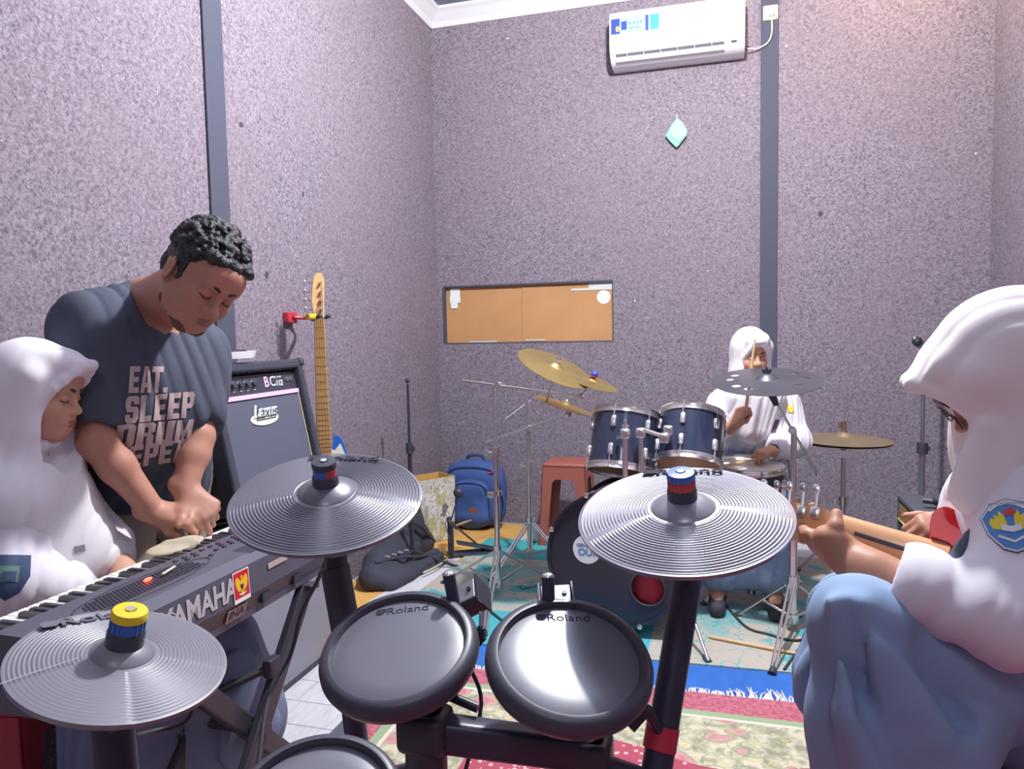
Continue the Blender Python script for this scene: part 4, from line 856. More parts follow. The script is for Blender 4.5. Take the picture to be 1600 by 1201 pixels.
# black bag on the floor
BAG = mat('black_canvas', '3a3c49', .85, var=.08, vscale=5, bump=.3, bscale=150)
p1 = P(560, 900, z=.05); p2 = P(655, 880, z=.04)
c0 = np.array([-1.70, 3.42, .07]); u_ = nrm([.35, .94, 0])
bg = thing('gig_bag', 'slack black canvas bag lying on the ochre mat below the middle drum pad cymbal', 'bag', (c0[0], c0[1] + .15, .012))
pr = [cap(c0 + [-.04, -.06, 0], c0 + [-.05, .45, .0], .07, .06, k=.08), cap(c0 + [.06, -.05, -.03], c0 + [.13, .42, -.025], .045, .035, k=.08), cap(c0 + [-.06, .05, .05], c0 + [-.09, .38, .07], .07, .05, k=.06)]
link('body', sculpt(pr, .01, lambda Q: .007 * vn(Q, 16) + .003 * vn(Q, 45, 3)), BAG, bg, True)
pk = link('pocket', sculpt([cap(c0 + [.11, .16, -.045], c0 + [.17, .42, -.045], .016, k=.03), cap(c0 + [.06, .12, -.01], c0 + [.11, .42, -.01], .03, k=.04)], .007, lambda Q: .002 * vn(Q, 50)), BAG, bg, True)
link('strap', G().tube(bez([c0 + [-.02, -.06, .075], c0 + [.05, .1, .06], c0 + [.10, .22, .03], c0 + [.14, .4, .0]], 8), [.008] * 25, 6), RUB, bg, True)
for i in range(4): link('buckle', G().rbox(c0 + [.005 + .012 * i, .02 + .055 * i, .082 - .004 * i], (.03, .018, .012), .004), mat('buckle_grey', '8d8d95', .4) if i == 0 else bpy.data.materials['buckle_grey'], bg)
link('zip', G().tube(bez([c0 + [.155, .14, -.03], c0 + [.185, .27, -.03], c0 + [.19, .4, -.032]], 8), .005, 6), bpy.data.materials['piping_cream'], bg, True)
# folded dark bag against the left wall
q = np.array([-1.80, 3.92, .0]); fb_ = thing('folded_bag', 'folded dark bag propped on the left wall behind the black canvas bag', 'bag', q + [0, 0, .012])
link('body', sculpt([ell(q + [0, 0, .16], (.08, .20, .15), k=.05), cap(q + [.03, -.15, .06], q + [.05, .16, .05], .06, k=.06), cap(q + [-.03, -.1, .26], q + [-.03, .1, .24], .05, k=.05)], .010, lambda Q: .008 * vn(Q, 22) + .003 * vn(Q, 60)), BAG, fb_, True)
link('strap', G().tube(bez([q + [.02, -.16, .30], q + [.11, -.05, .2], q + [.10, .08, .12], q + [.1, .18, .05]], 8), .009, 6), RUB, fb_, True)
# floor leads
for i, (pts, lab) in enumerate((([(1130, 940), (1165, 978), (1200, 990), (1245, 1000), (1290, 985)], 'black lead curling over the carpet behind the floor drumstick'), ([(1225, 1045), (1250, 1010), (1262, 985), (1300, 1000)], 'black lead crossing the carpet beside the chrome stand foot'), ([(760, 950), (800, 975), (860, 972), (880, 955)], 'black lead on the carpet left of the bass drum'))):
    pts = [P(x, y, z=.022) for x, y in pts]; solo(link('floor_lead', G().tube(bez(pts, 8), .005, 6), RUB, None, True, base=pts[0]), lab, 'cable')
# ceiling bulb holders
for nm, lb, l, cc in (('ceiling_bulb', 'white ceiling bulb hanging over the middle of the room', (-.12, 2.5, 3.22), 'fff8f0'),):
    t = thing(nm, lb, 'lamp', (l[0], l[1], ZC)); link('cord', G().tube([(l[0], l[1], ZC), (l[0], l[1], 3.34)], .004, 6), WHITE, t); link('holder', G().tube([(l[0], l[1], 3.30), (l[0], l[1], 3.36)], [.024, .016], 14), WHITE, t, True, auto=40)
# ================================================================== ELECTRONIC DRUM KIT IN THE FOREGROUND
PADM = mat('pad_grey_rubber', '5c5d69', .36, bump=.12, bscale=500, bdist=.0006, spec=.6); PADK = mat('pad_dark_rim', '40404d', .42, spec=.6); PADS = mat('pad_playing_surface', '62636f', .40, bump=.12, bscale=700, bdist=.0004, spec=1.0)
POLE = mat('rack_black', '35354a', .36); EMB = mat('embossed_dark', '3a3b45', .8, spec=.1); SCR = mat('scratch_white', 'c8c8d0', .5)
CYMR = mat('grooved_cymbal_rubber', '8c8c97', .33, .38, spec=.9)
def cpad(label, c, N, r, secs, groove, knob_cols, logo=True, gdepth=.0010, m=CYMR, la=0., lm=None):
    """rubber cymbal pad; secs = list of (angle0, angle1) raised smooth strips; angles measured from the direction away from the viewer"""
    z = nrm(N); away = CV(0, 0, 1); M = frame(c, z, away); t = thing('cymbal_pad', label, 'cymbal pad', c, None)
    NR, NA = 230, 160; rr = np.linspace(.0, 1, NR) * (r - .02) + .02; aa = np.arange(NA) * 2 * PI / NA
    Rg, Ag = np.meshgrid(rr, aa, indexing='ij'); tt = Rg / r
    bell = .030 * np.clip(1 - (Rg / (.30 * r)) ** 2, 0, 1) ** .8 * .6; Z = -.10 * r * tt ** 2 + bell
    deg = np.degrees(Ag) % 360; gm = np.ones_like(deg)
    for a0, a1, smooth, lift in secs:
        w_ = ((deg - a0) % 360) < ((a1 - a0) % 360); Z = Z + np.where(w_ & (tt > .33), lift, 0); gm = np.where(w_, 1 - smooth, gm)
    band = (tt > .34) & (tt < .975); Z = Z + np.where(band, gm * gdepth * np.sin(Rg / groove * 2 * PI), 0)
    V = np.stack([Rg * np.cos(Ag), Rg * np.sin(Ag), Z], -1).reshape(-1, 3); n0 = len(V); F = [(i * NA + j, (i + 1) * NA + j, (i + 1) * NA + (j + 1) % NA, i * NA + (j + 1) % NA) for i in range(NR - 1) for j in range(NA)]
    lo_ = np.stack([(r - .001) * np.cos(aa), (r - .001) * np.sin(aa), np.full(NA, -.10 * r - .007)], 1); li = np.stack([.03 * np.cos(aa), .03 * np.sin(aa), np.full(NA, -.006)], 1); V = np.concatenate([V, lo_, li])
    b0 = (NR - 1) * NA; F += [(b0 + j, n0 + j, n0 + (j + 1) % NA, b0 + (j + 1) % NA) for j in range(NA)] + [(n0 + j, n0 + NA + j, n0 + NA + (j + 1) % NA, n0 + (j + 1) % NA) for j in range(NA)]
    link('playing_surface', G().add(V @ M[:3, :3].T + M[:3, 3], F), m, t, True, auto=70)
    # rod, collar, knob
    zb = .014
    link('collar', G().lathe([(.0, zb - .01), (.024, zb - .01), (.0235, zb + .016), (.021, zb + .020), (0, zb + .02)], 32, M), BLK, t, True, auto=40)
    k1, k2 = knob_cols; link('rod', G().tube([M[:3, 3] - z * .12, M[:3, 3] + z * (zb + .05)], .006, 10), CHR, t)
    kb = link('knob', G().lathe([(.0, zb + .018), (.021, zb + .018), (.0205, zb + .036), (0, zb + .036)], 32, M), k1, t, True, auto=40)
    link('knob_cap', G().lathe([(.0, zb + .036), (.0225, zb + .036), (.0225, zb + .044), (.021, zb + .047), (.008, zb + .048), (.006, zb + .044), (0, zb + .044)], 32, M), k2, kb, True, auto=40)
    g = G()
    for i in range(18):
        a = 2 * PI * i / 18; g.box((.0212 * math.cos(a), .0212 * math.sin(a), zb + .027), (.0016, .0016, .016))
    o = link('knob_ribs', g.xf(M), k1, kb); o['kind'] = 'stuff'
    if logo:
        la_ = math.radians(la); EMB_ = lm or EMB; Ml = M @ frame((.80 * r * math.cos(la_), .80 * r * math.sin(la_), -.064 * r + (.0016 if lm else .0034)), (.16 * math.cos(la_), .16 * math.sin(la_), 1), (math.sin(la_), -math.cos(la_), 0))
        link('lettering', text('x', 'Roland', .034, None, None, None, extrude=.0009, bold=.0005).xf(Ml @ frame((.012, 0, 0)) @ np.diag([1.25, 1, 1, 1])), EMB_, t)
        link('lettering_mark', G().prism([(-.068, -.008), (-.052, -.008), (-.040, .006), (-.044, .011), (-.066, .011), (-.070, .004)], 0, .0008).xf(Ml), EMB_, t)
    # bracket under it
    link('mount', G().tube([M[:3, 3] - z * .03, M[:3, 3] - z * .065], [.02, .026], 16).rbox(M[:3, 3] - z * .085, (.05, .05, .05), .01), BLK, t, True, auto=40)
    return t, M
KBL, KRD, KYL = mat('knob_blue_plastic', '3560b0', .35), mat('knob_red_plastic', 'b83a3a', .35), mat('knob_yellow_plastic', 'e0c42a', .4)
cR, NR_ = P(1067, 790, d=1.2), CV(-.134, -.936, -.326)
cM, NM_ = P(510, 766, d=1.36), CV(.018, -.923, -.385)
cL, NL_ = P(192, 1018, d=.98), CV(.243, -.958, -.151)
padR, MR = cpad('right grey grooved cymbal pad with a blue cap over red knob', cR, NR_, .172, [(98, 106, 1, .0008), (246, 257, 1, .0008)], .0055, (KRD, KBL), la=-14)
padM, MM = cpad('middle dark grooved cymbal pad with red and blue banded knob', cM, NM_, .175, [(4, 100, .85, .0010), (258, 268, 1, .0008), (100, 106, 1, .0008)], .0058, (KRD, BLK), m=mat('grooved_cymbal_rubber_dark', '6c6d79', .32, .2, spec=.9))
padL, ML = cpad('left grey cymbal pad with a yellow cap on a ribbed blue knob', cL, NL_, .133, [(138, 215, .8, .0006), (285, 288, 1, .0005)], .0052, (KBL, KYL), logo=True, la=48, lm=mat('embossed_pale', '6c6d77', .4), gdepth=.0005, m=mat('grooved_cymbal_rubber_pale', '787782', .38, spec=.7))
for o in list(padM.children):
    if o.name.startswith('knob'):
        for c_ in list(o.children):
            if c_.name.startswith('knob_ribs'): bpy.data.objects.remove(c_)
        g = G(); an = np.linspace(math.radians(120), math.radians(200), 12); V = [(.0215 * math.cos(a), .0215 * math.sin(a), z) for z in (.034, .049) for a in an]
        link('knob_patch', g.add(V, [(i, i + 1, i + 13, i + 12) for i in range(11)]).xf(MM), KBL, o, True)
a0 = math.radians(138); u0 = ML[:3, 0] * math.cos(a0) + ML[:3, 1] * math.sin(a0)
o = link('scratch', G().tube([ML[:3, 3] + u0 * .055 + ML[:3, 2] * .004, ML[:3, 3] + u0 * .10 + ML[:3, 2] * -.0035, ML[:3, 3] + u0 * .146 + ML[:3, 2] * -.0125], .0006, 4), SCR, padL)
def tpad(label, c, N, r, xdir, logo=True):
    z = nrm(N); M = frame(c, z, CV(*xdir)); t = thing('drum_pad', label, 'drum pad', c)
    k = r / .122
    link('rim', G().lathe([(.101 * k, -.001), (.102 * k, .006), (.1045 * k, .0095), (.110 * k, .0095), (.117 * k, .005), (.1215 * k, -.004), (.122 * k, -.013), (.118 * k, -.024), (.108 * k, -.030), (.08 * k, -.034), (.08 * k, -.01), (.10 * k, -.006)], 96, M, True), PADK, t, True, auto=50)
    link('playing_surface', G().lathe([(0, .0012), (.07 * k, .0012), (.098 * k, .0005), (.1015 * k, -.0012), (.1015 * k, -.006), (0, -.006)], 96, M), PADS, t, True, auto=50)
    link('shell', G().lathe([(.0, -.034), (.085 * k, -.034), (.075 * k, -.058), (.03, -.065), (0, -.065)], 48, M), BLK, t, True, auto=40)
    if logo:
        Ml = M @ frame((0, .078 * k, .0013), (0, 0, 1), (1, 0, 0))
        link('lettering', text('x', 'Roland', .021, None, None, None, extrude=.0004, bold=-.0001).xf(Ml @ frame((.008, 0, 0)) @ np.diag([1.2, 1, 1, 1])), EMB, t)
        link('lettering_mark', G().prism([(-.042, -.005), (-.033, -.005), (-.026, .004), (-.028, .007), (-.042, .007), (-.044, .002)], 0, .0005, Ml), EMB, t)
    return t, M
p1c, p1N = P(623, 1011, d=1.14), CV(-.105, -.891, -.441)
p2c, p2N = P(890, 1028, d=1.10), CV(.075, -.892, -.447)
tp1, T1 = tpad('left black rubber drum pad, below the middle cymbal pad', p1c, p1N, .124, (1, -.12, 0))
tp2, T2 = tpad('right black rubber drum pad with shiny surface, below the right cymbal pad', p2c, p2N, .126, (1, -.12, 0))
p3c = P(492, 1262, d=.86); tp3, T3 = tpad('drum pad at the bottom edge whose black rim only just shows', p3c, CV(0, -.92, -.39), .105, (1, 0, 0), False)
# rack
rack = thing('drum_rack', 'black tubular rack of the electronic drum kit in the foreground', 'drum rack', P(660, 1150, d=1.1) * [1, 1, 0])
def rod(n, a, b, r, m=POLE, p=rack, nn=20): return link(n, G().tube([a, b], r, nn), m, p, True, auto=40)
la, lb = cM - nrm(NM_) * .095, P(556, 1178, d=1.30)
lo_l = P(500, 1010, d=1.40)
def drop(p, q, z):   # continue the line p->q down to height z
    t_ = (z - p[2]) / (q[2] - p[2]); return p + (q - p) * t_
Ltop = P(524, 868, d=1.38); Lmid = P(560, 1178, d=1.36); Lbot = drop(Ltop, Lmid, .03)
rod('upright', Ltop, Lbot, .021); link('sleeve', G().tube([P(523, 885, d=1.38), P(541, 985, d=1.375)], .027, 20), BLK, rack, True, auto=40)
Rtop = P(1075, 903, d=1.25); Rmid = P(1028, 1190, d=1.17); Rbot = drop(Rtop, Rmid, .03)
rod('upright', Rtop, Rbot, .024)
q = P(1033, 1152, d=1.179); uR = nrm(Rbot - Rtop); o = link('tape_band', G().tube([q - uR * .018, q + uR * .018], .0265, 20), mat('red_tape', 'c2304c', .5), rack, True, auto=40); o['label'] = 'band of red tape'
Ctop = P(664, 1108, d=1.12); Cb = np.array([Ctop[0], Ctop[1], .03]); rod('upright', Ctop, Cb, .026); link('sleeve', G().tube([Ctop - [0, 0, .02], Ctop - [0, 0, .10]], .032, 20), BLK, rack, True, auto=40)
Dtop = P(918, 1150, d=1.14); Db = np.array([Dtop[0], Dtop[1], .03]); rod('upright', Dtop, Db, .029)
ca, cb_ = P(640, 1138, d=1.12), P(935, 1178, d=1.14); u = nrm(cb_ - ca); link('crossbar', G().rbox((ca + cb_) / 2, (np.linalg.norm(cb_ - ca), .045, .052), .012, 3, [u, nrm(np.cross([0, 0, 1], u)), np.cross(u, nrm(np.cross([0, 0, 1], u)))]), POLE, rack, True, auto=40)
rod('crossbar', P(556, 1230, d=1.35), Ctop - [0, 0, .10], .021); rod('crossbar', cb_ - [0, 0, .02], P(1030, 1230, d=1.17), .021)
for c in (Ctop - [0, 0, .03], Dtop - [0, 0, .03]): link('clamp', G().rbox(c, (.075, .065, .06), .012, 3), BLK, rack, True, auto=40)
for f in (Lbot, Rbot, Cb, Db): link('rubber_foot', G().tube([f + [0, 0, .03], [f[0], f[1], .019]], [.028, .034], 16), RUB, rack, True, auto=40)
link('cable', G().tube(bez([P(512, 868, d=1.38), P(497, 905, d=1.45), P(470, 960, d=1.5), P(455, 1020, d=1.52), P(432, 1062, d=1.5), P(415, 1110, d=1.45), P(400, 1230, d=1.35)], 8), .004, 8), RUB, rack, True)
# pad arms
for (Mx_, c_) in ((T1, p1c), (T2, p2c)):
    zz = Mx_[:3, 2]; link('pad_arm', G().tube(bez([c_ - zz * .055, c_ - zz * .10, (Ctop if c_ is p1c else Dtop) - [0, 0, .02]], 6), .013, 12), POLE, rack, True)
rod('pad_arm', P(690, 1082, d=1.16), P(747, 1106, d=1.14), .0075); link('lever', G().tube(bez([P(984, 1136, d=1.13), P(1006, 1112, d=1.14), P(1014, 1114, d=1.15), P(1032, 1144, d=1.17)], 6), .010, 10), POLE, rack, True)
rod('pad_arm', cL - nrm(NL_) * .09, P(192, 1300, d=.98), .026); rod('upright', P(192, 1290, d=.98), P(192, 1290, d=.98) * [1, 1, 0] + [0, 0, .03], .024); rod('pad_arm', p3c - T3[:3, 2] * .06, Ctop - [0, 0, .2], .013)
link('cable', G().tube(bez([P(200, 1152, d=1.02), P(240, 1142, d=1.1), P(285, 1130, d=1.12), P(300, 1108, d=1.12), P(285, 1090, d=1.1)], 8), .0035, 8), RUB, rack, True)
link('wing_bolt', G().tube([P(562, 1165, d=1.2), P(560, 1190, d=1.2)], .010, 12), mat('bolt_bronze', '8a7a6a', .3, .9), rack, True, auto=40)
# tom-pad rods and sensor boxes rising behind the pads
def modbox(label, c, rodp, ax_):
    t = thing('pad_clamp', label, 'pad clamp', c); z = nrm(ax_[2])
    link('box', G().rbox(c, (.052, .045, .036), .004, 2, ax_), BLK, t)
    link('side_plate', G().box(c - ax_[0] * .0275, (.003, .05, .046), ax_), DKST, t); link('side_plate', G().box(c + ax_[0] * .0275, (.003, .05, .046), ax_), DKST, t)
    link('top_plate', G().rbox(c + ax_[2] * .02, (.048, .038, .004), .001, 1, ax_), mat('plate_grey', '9a9ba5', .4, .5) if 'plate_grey' not in bpy.data.materials else bpy.data.materials['plate_grey'], t)
    link('rod', G().tube([rodp[0], rodp[1]], .0105, 14), POLE, t, True, auto=40); link('rod_tip', G().ball(rodp[1], (.0105, .0105, .006), 8), CHR, t, True)
    for s in (-1, 1): link('screw', G().lathe([(.004, 0), (.004, .003), (0, .003)], 10, frame(c + ax_[2] * .022 + ax_[0] * .014 * s, ax_[2])), DKST, t)
u1 = CV(.80, -.45, -.2); u1 = nrm(u1); z1_ = nrm(CV(-.2, -.8, -.55)); z1_ = nrm(z1_ - u1 * (z1_ @ u1)); A1_ = [u1, np.cross(z1_, u1), z1_]
modbox('black pad clamp with upright rod behind the left drum pad', P(733, 937, d=1.24), (P(712, 955, d=1.22), P(701, 897, d=1.22)), A1_)
u1 = nrm(CV(1, -.06, 0)); z1_ = nrm(CV(0, -.86, -.5)); A1_ = [u1, np.cross(z1_, u1), z1_]
modbox('black pad clamp with upright rod behind the right drum pad', P(868, 942, d=1.22), (P(858, 958, d=1.2), P(856, 900, d=1.2)), A1_)
c = P(752, 990, d=1.2); jk = thing('cable_plug', 'ribbed black jack plug at the side of the left drum pad', 'plug', c)
for i in range(5): link('rib', G().rbox(c + CV(0, .0048, 0) * (i - 2), (.014, .012, .0034), .001), RUB, jk)
link('cable', G().tube(bez([c + CV(0, .012, 0), c + CV(-.02, .05, .01), P(752, 1100, d=1.2), P(720, 1230, d=1.15)], 6), .0035, 8), RUB, jk, True); link('tip', G().tube([c - CV(0, .012, 0), c - CV(0, .035, -.005)], .004, 8), CHR, jk)
# ================================================================== KEYBOARD
KBM = mat('keyboard_charcoal', '565563', .45, var=.04, bump=.06, bscale=400); KBD = mat('keyboard_dark', '3f3e4a', .5); KEYW = mat('ivory_white_keys', 'eeede6', .3); KEYB = mat('black_keys', '34343f', .3, spec=.6)
kx0, kx1, kx2, kz = -1.365, -1.255, -1.075, .76; ky0, ky1 = .97, 2.02
kbd = thing('keyboard', 'long dark electronic keyboard on a folding stand, seen from behind', 'keyboard', ((kx0 + kx2) / 2, (ky0 + ky1) / 2, .63))
MK = np.array([[1, 0, 0, 0], [0, 0, 1, 0], [0, 1, 0, 0], [0, 0, 0, 1.]])
prof = [(kx0 - .02, .675), (kx0 - .02, .735), (kx1, .735), (kx1 + .002, .785), (kx2 - .03, .785), (kx2, .772), (kx2 + .004, .70), (kx2 - .012, .665), (kx2 - .014, .64), (kx0 + .03, .64)]
link('body', G().prism([p_ for p_ in prof], ky0, ky1, MK), KBM, kbd)
for y in (ky0 + .012, ky1 - .012): link('end_cheek', G().rbox(((kx0 + kx1) / 2 - .01, y, .745), (kx1 - kx0 + .03, .024, .05), .006), KBM, kbd)
nw = 44; wk = (ky1 - ky0 - .052) / nw; wkey = None; bkey = None
for i in range(nw):
    y = ky0 + .026 + wk * (i + .5)
    if wkey is None: wkey = o = link('white_key', G().rbox((0, 0, 0), (kx1 - kx0, wk - .0014, .022), .0025, 2), KEYW, kbd); wkey['_b'] = (0, 0, 0); me_ = wkey.data; me_.transform(Matrix.Translation(Vector(kbd['_b'])))
    else: o = wkey.copy(); COL.objects.link(o)
    o.location = Vector(((kx0 + kx1) / 2, y, .754)) - Vector(kbd['_b']); o.parent = kbd
    if i % 7 in (0, 1, 3, 4, 5) and i < nw - 1:
        if bkey is None:
            bkey = o = link('black_key', G().prism([(-.036, 0), (.036, 0), (.036, .012), (-.030, .012), (-.034, .009)], -.0055, .0055, np.array([[1, 0, 0, 0], [0, 0, 1, 0], [0, 1, 0, 0], [0, 0, 0, 1.]])), KEYB, kbd); bkey.data.transform(Matrix.Translation(Vector(kbd['_b'])))
        else: o = bkey.copy(); COL.objects.link(o)
        o.location = Vector((kx1 - .037, y + wk / 2, .764)) - Vector(kbd['_b']); o.parent = kbd
# control surface
g = G(); r3 = random.Random(5)
BTN = mat('button_dark', '2f2e38', .5); 
def yk(px, py): return P(px, py, z=.785)
btn0 = None
for row in range(4):
    for j in range(14):
        if r3.random() < .25: continue
        x = kx1 + .025 + row * .017; y = 1.40 + j * .030 + row * .02
        if btn0 is None: btn0 = o = link('button', G().rbox((0, 0, 0), (.007, .014, .005), .0015, 1), BTN, kbd); btn0.data.transform(Matrix.Translation(Vector(kbd['_b'])))
        else: o = btn0.copy(); COL.objects.link(o)
        o.location = Vector((x, y, .787)) - Vector(kbd['_b']); o.parent = kbd
for i in range(9):
    link('groove_line', G().box((kx1 + .105 + i * .006, 1.72, .7856), (.0014, .44, .0012)), KBD, kbd)
link('display', G().rbox((kx1 + .04, 1.88, .787), (.05, .12, .004), .001), mat('keyboard_display', '5b6572', .25), kbd)
g = G()
for i in range(34):
    for j in range(9):
        x = kx1 + .045 + j * .008; y = 1.10 + i * .009 + (j % 2) * .0045
        if abs((y - 1.255) / .17) ** 2 + abs((x - kx1 - .08) / .045) ** 2 < 1: g.box((x, y, .786), (.0042, .0048, .0016))
o = link('speaker_mesh', g, KBD, kbd); o['kind'] = 'stuff'
ang = np.linspace(0, 2 * PI, 41); link('speaker_ring', G().tube([(kx1 + .08 + .05 * math.cos(a), 1.255 + .185 * math.sin(a), .786) for a in ang], .0014, 6), KBD, kbd)
le = P(231, 905, z=.79); link('led_light', G().ball(le, (.004, .012, .004), 8), mat('red_led', 'ff3020', .4, emit='ff3020', estr=9), kbd, True)
link('data_stick', G().rbox(le + [.006, .055, .003], (.006, .055, .004), .001, 1, [[.97, .24, 0], [-.24, .97, 0], [0, 0, 1]]), mat('stick_cream', 'cfc9b8', .5), kbd)
def MKf(px, py, dx=.0045):
    q = P(px, py, X=kx2 + dx - .001); return q
qa = P(313, 935, X=kx2 + .002)
Mt = np.eye(4); Mt[:3, 0] = (0, 1, 0); Mt[:3, 1] = nrm([-.055, 0, 1]); Mt[:3, 2] = nrm([1, 0, .055]); Mt[:3, 3] = (kx2 + .0035, qa[1], .733)
LET = mat('lettering_silver', 'b9b8bd', .5)
text('lettering', 'YAMAHA', .068, Mt, LET, kbd, extrude=.0006, bold=.0020, xs=.84)
M_ = Mt.copy(); M_[1, 3] = P(268, 950, X=kx2)[1] - .01; link('lettering_mark', G().lathe([(.018, 0), (.021, 0), (.021, .0008), (.018, .0008)], 28, M_, True).box(M_[:3, 3], (.001, .004, .034)).box(M_[:3, 3], (.001, .030, .003)), LET, kbd)
qs = P(377, 909, X=kx2 + .004); M_ = Mt.copy(); M_[1, 3] = qs[1]; M_[0, 3] += .0004
REDS = mat('sticker_red', 'c9202e', .4); GOLDS = mat('sticker_gold', 'e8bd2c', .45)
st = link('emblem_sticker', G().prism([(-.029, -.036), (.029, -.036), (.029, .036), (-.029, .036)], 0, .0008, M_), PAPER, kbd); st['label'] = 'red sticker with a golden eagle emblem and white bottom strip'
link('sticker_field', G().prism([(-.0265, -.026), (.0265, -.026), (.0265, .0335), (-.0265, .0335)], .0008, .0012, M_), REDS, st)
wing = [(.0, .004), (.004, .012), (.010, .020), (.017, .024), (.0215, .018), (.022, .008), (.019, -.002), (.013, -.010), (.006, -.012), (0, -.006)]
link('eagle_wing', G().prism(wing, .0012, .0017, M_), GOLDS, st); link('eagle_wing', G().prism([(-x, y) for x, y in wing[::-1]], .0012, .0017, M_), GOLDS, st)
link('eagle_body', G().prism([(-.004, -.012), (.004, -.012), (.006, .004), (.003, .016), (.0045, .022), (0, .026), (-.003, .021), (-.002, .016), (-.006, .004)], .0016, .0021, M_), GOLDS, st)
link('eagle_tail', G().prism([(-.007, -.022), (.007, -.022), (.003, -.010), (-.003, -.010)], .0014, .0019, M_), GOLDS, st)
link('eagle_shield', G().prism([(-.005, .004), (.005, .004), (.005, -.003), (0, -.009), (-.005, -.003)], .0021, .0025, M_), DKST, st); link('eagle_scroll', G().prism([(-.013, -.018), (0, -.021), (.013, -.018), (.013, -.015), (0, -.018), (-.013, -.015)], .0021, .0024, M_), PAPER, st)
M_ = Mt.copy(); q = P(376, 950, X=kx2); M_[1, 3] = q[1] - .01; M_[2, 3] = .672; M_[0, 3] = kx2 - .0045; M_[:3, 1] = nrm([.32, 0, 1]); M_[:3, 2] = nrm([1, 0, -.32])
pt_ = link('name_sticker', G().prism([(-.035, -.016), (.035, -.016), (.035, .016), (-.035, .016)], 0, .0008, M_), mat('sticker_greige', 'b0a29e', .6), kbd); text('lettering', 'INA', .03, M_ @ frame((0, 0, .0009)), KBD, pt_, bold=.0006, xs=1.1)
for i, dy in enumerate((.10, .235)): link('rear_jack_recess', G().box((kx2 - .006, q[1] + dy, .672), (.012, .03, .022)), BLK, kbd)
M_ = Mt.copy(); M_[1, 3] = P(432, 880, X=kx2)[1]; M_[2, 3] = .745; link('rating_label', G().prism([(-.04, -.007), (.04, -.007), (.04, .007), (-.04, .007)], 0, .0006, M_), bpy.data.materials['sticker_greige'], kbd)
# stand
ks = thing('keyboard_stand', 'black folding X-shaped stand under the keyboard', 'keyboard stand', (-1.2, 1.5, 0))
XSM = mat('stand_black', '35353f', .4)
for X in (-1.115, -1.31):
    a1, a2 = P(467, 917, X=-1.115), P(377, 1200, X=-1.115); b1, b2 = P(320, 1081, X=-1.115), P(473, 1192, X=-1.115)
    def ext(p, q, z): t_ = (z - p[2]) / (q[2] - p[2]); r_ = p + (q - p) * t_; return np.array([X, r_[1], z])
    for n_, (p, q) in enumerate(((a1, a2), (b1, b2))):
        A, B = ext(p, q, .628), ext(p, q, .02); u = nrm(B - A); v_ = np.array([1., 0, 0]); w_ = np.cross(u, v_); off = np.array([.018 * (1 if n_ == 0 else -1), 0, 0])
        link('leg', G().rbox((A + B) / 2 + off, (np.linalg.norm(B - A), .026, .052), .006, 2, [u, v_, w_]), XSM, ks)
a1, a2, b1, b2 = [p_[1:] for p_ in (a1, a2, b1, b2)]
da, db = a2 - a1, b2 - b1; s_ = np.cross(b1 - a1, db) / np.cross(da, db); pv = a1 + da * s_
link('pivot', G().tube([(-1.075, pv[0], pv[1]), (-1.35, pv[0], pv[1])], .016, 16), DKST, ks, True, auto=40)
q = P(425, 1041, X=-1.10); link('lock_bar', G().tube([q, P(300, 1098, d=1.78)], .010, 10).rbox(q, (.03, .05, .05), .01), XSM, ks, True, auto=40)
for (p, q2) in ((P(467, 917, X=-1.115), P(377, 1200, X=-1.115)), (P(320, 1081, X=-1.115), P(473, 1192, X=-1.115))):
    X = -1.115; A = ext(p, q2, .622); B = ext(p, q2, .022)
    link('top_rest', G().rbox((-1.21, A[1], .630), (.30, .04, .016), .006), RUB, ks); link('base_bar', G().rbox((-1.21, B[1], .022), (.36, .035, .03), .008), XSM, ks)
# ================================================================== PEOPLE
SKIN1 = mat('skin_man', 'b07f6c', .5, var=.06, vscale=14, sss=.12, spec=.4); SKIN2 = mat('skin_tan', 'c4967e', .5, var=.05, vscale=14, sss=.12, spec=.4); SKIN3 = mat('skin_brown', 'b08069', .5, var=.05, vscale=14, sss=.12, spec=.4)
LIP = mat('lip_colour', '9c6058', .45); BROW = mat('brow_hair', '3a2f33', .9); HAIR = mat('curly_black_hair', '1d1e27', .42, bump=1.0, bscale=130, bdist=.006, spec=.6)
HIJ = mat('white_headscarf_jersey', 'e4e1e8', .85, bump=.12, bscale=500, bdist=.0008); BLO = mat('white_school_blouse', 'dcd8e2', .85, bump=.1, bscale=400, bdist=.0008); HIJ2 = mat('ivory_headscarf', 'e6e0e2', .85, bump=.1, bscale=400, bdist=.0008)
SKB = mat('greyblue_school_skirt', '869dbd', .85, bump=.15, bscale=420, bdist=.0008); SKG = mat('slate_school_skirt', '707d9b', .9, bump=.15, bscale=420, bdist=.0008)
TEE = mat('charcoal_tshirt', '454b5b', .9, bump=.12, bscale=450, bdist=.0008); KHA = mat('khaki_cotton', '8d8478', .9, bump=.15, bscale=300)
EYEW = mat('eye_white', 'dcd6d2', .25); IRIS = mat('dark_iris', '251c1a', .2)
def W(x, y, d): return P(x, y, d=d)
def headM(c, fwd, up, s=1.0):
    f = nrm(CV(*fwd)); u = CV(*up); u = nrm(u - f * (u @ f)); r = np.cross(f, u); M = np.eye(4); M[:3, 0] = r * s; M[:3, 1] = f * s; M[:3, 2] = u * s; M[:3, 3] = c; return M
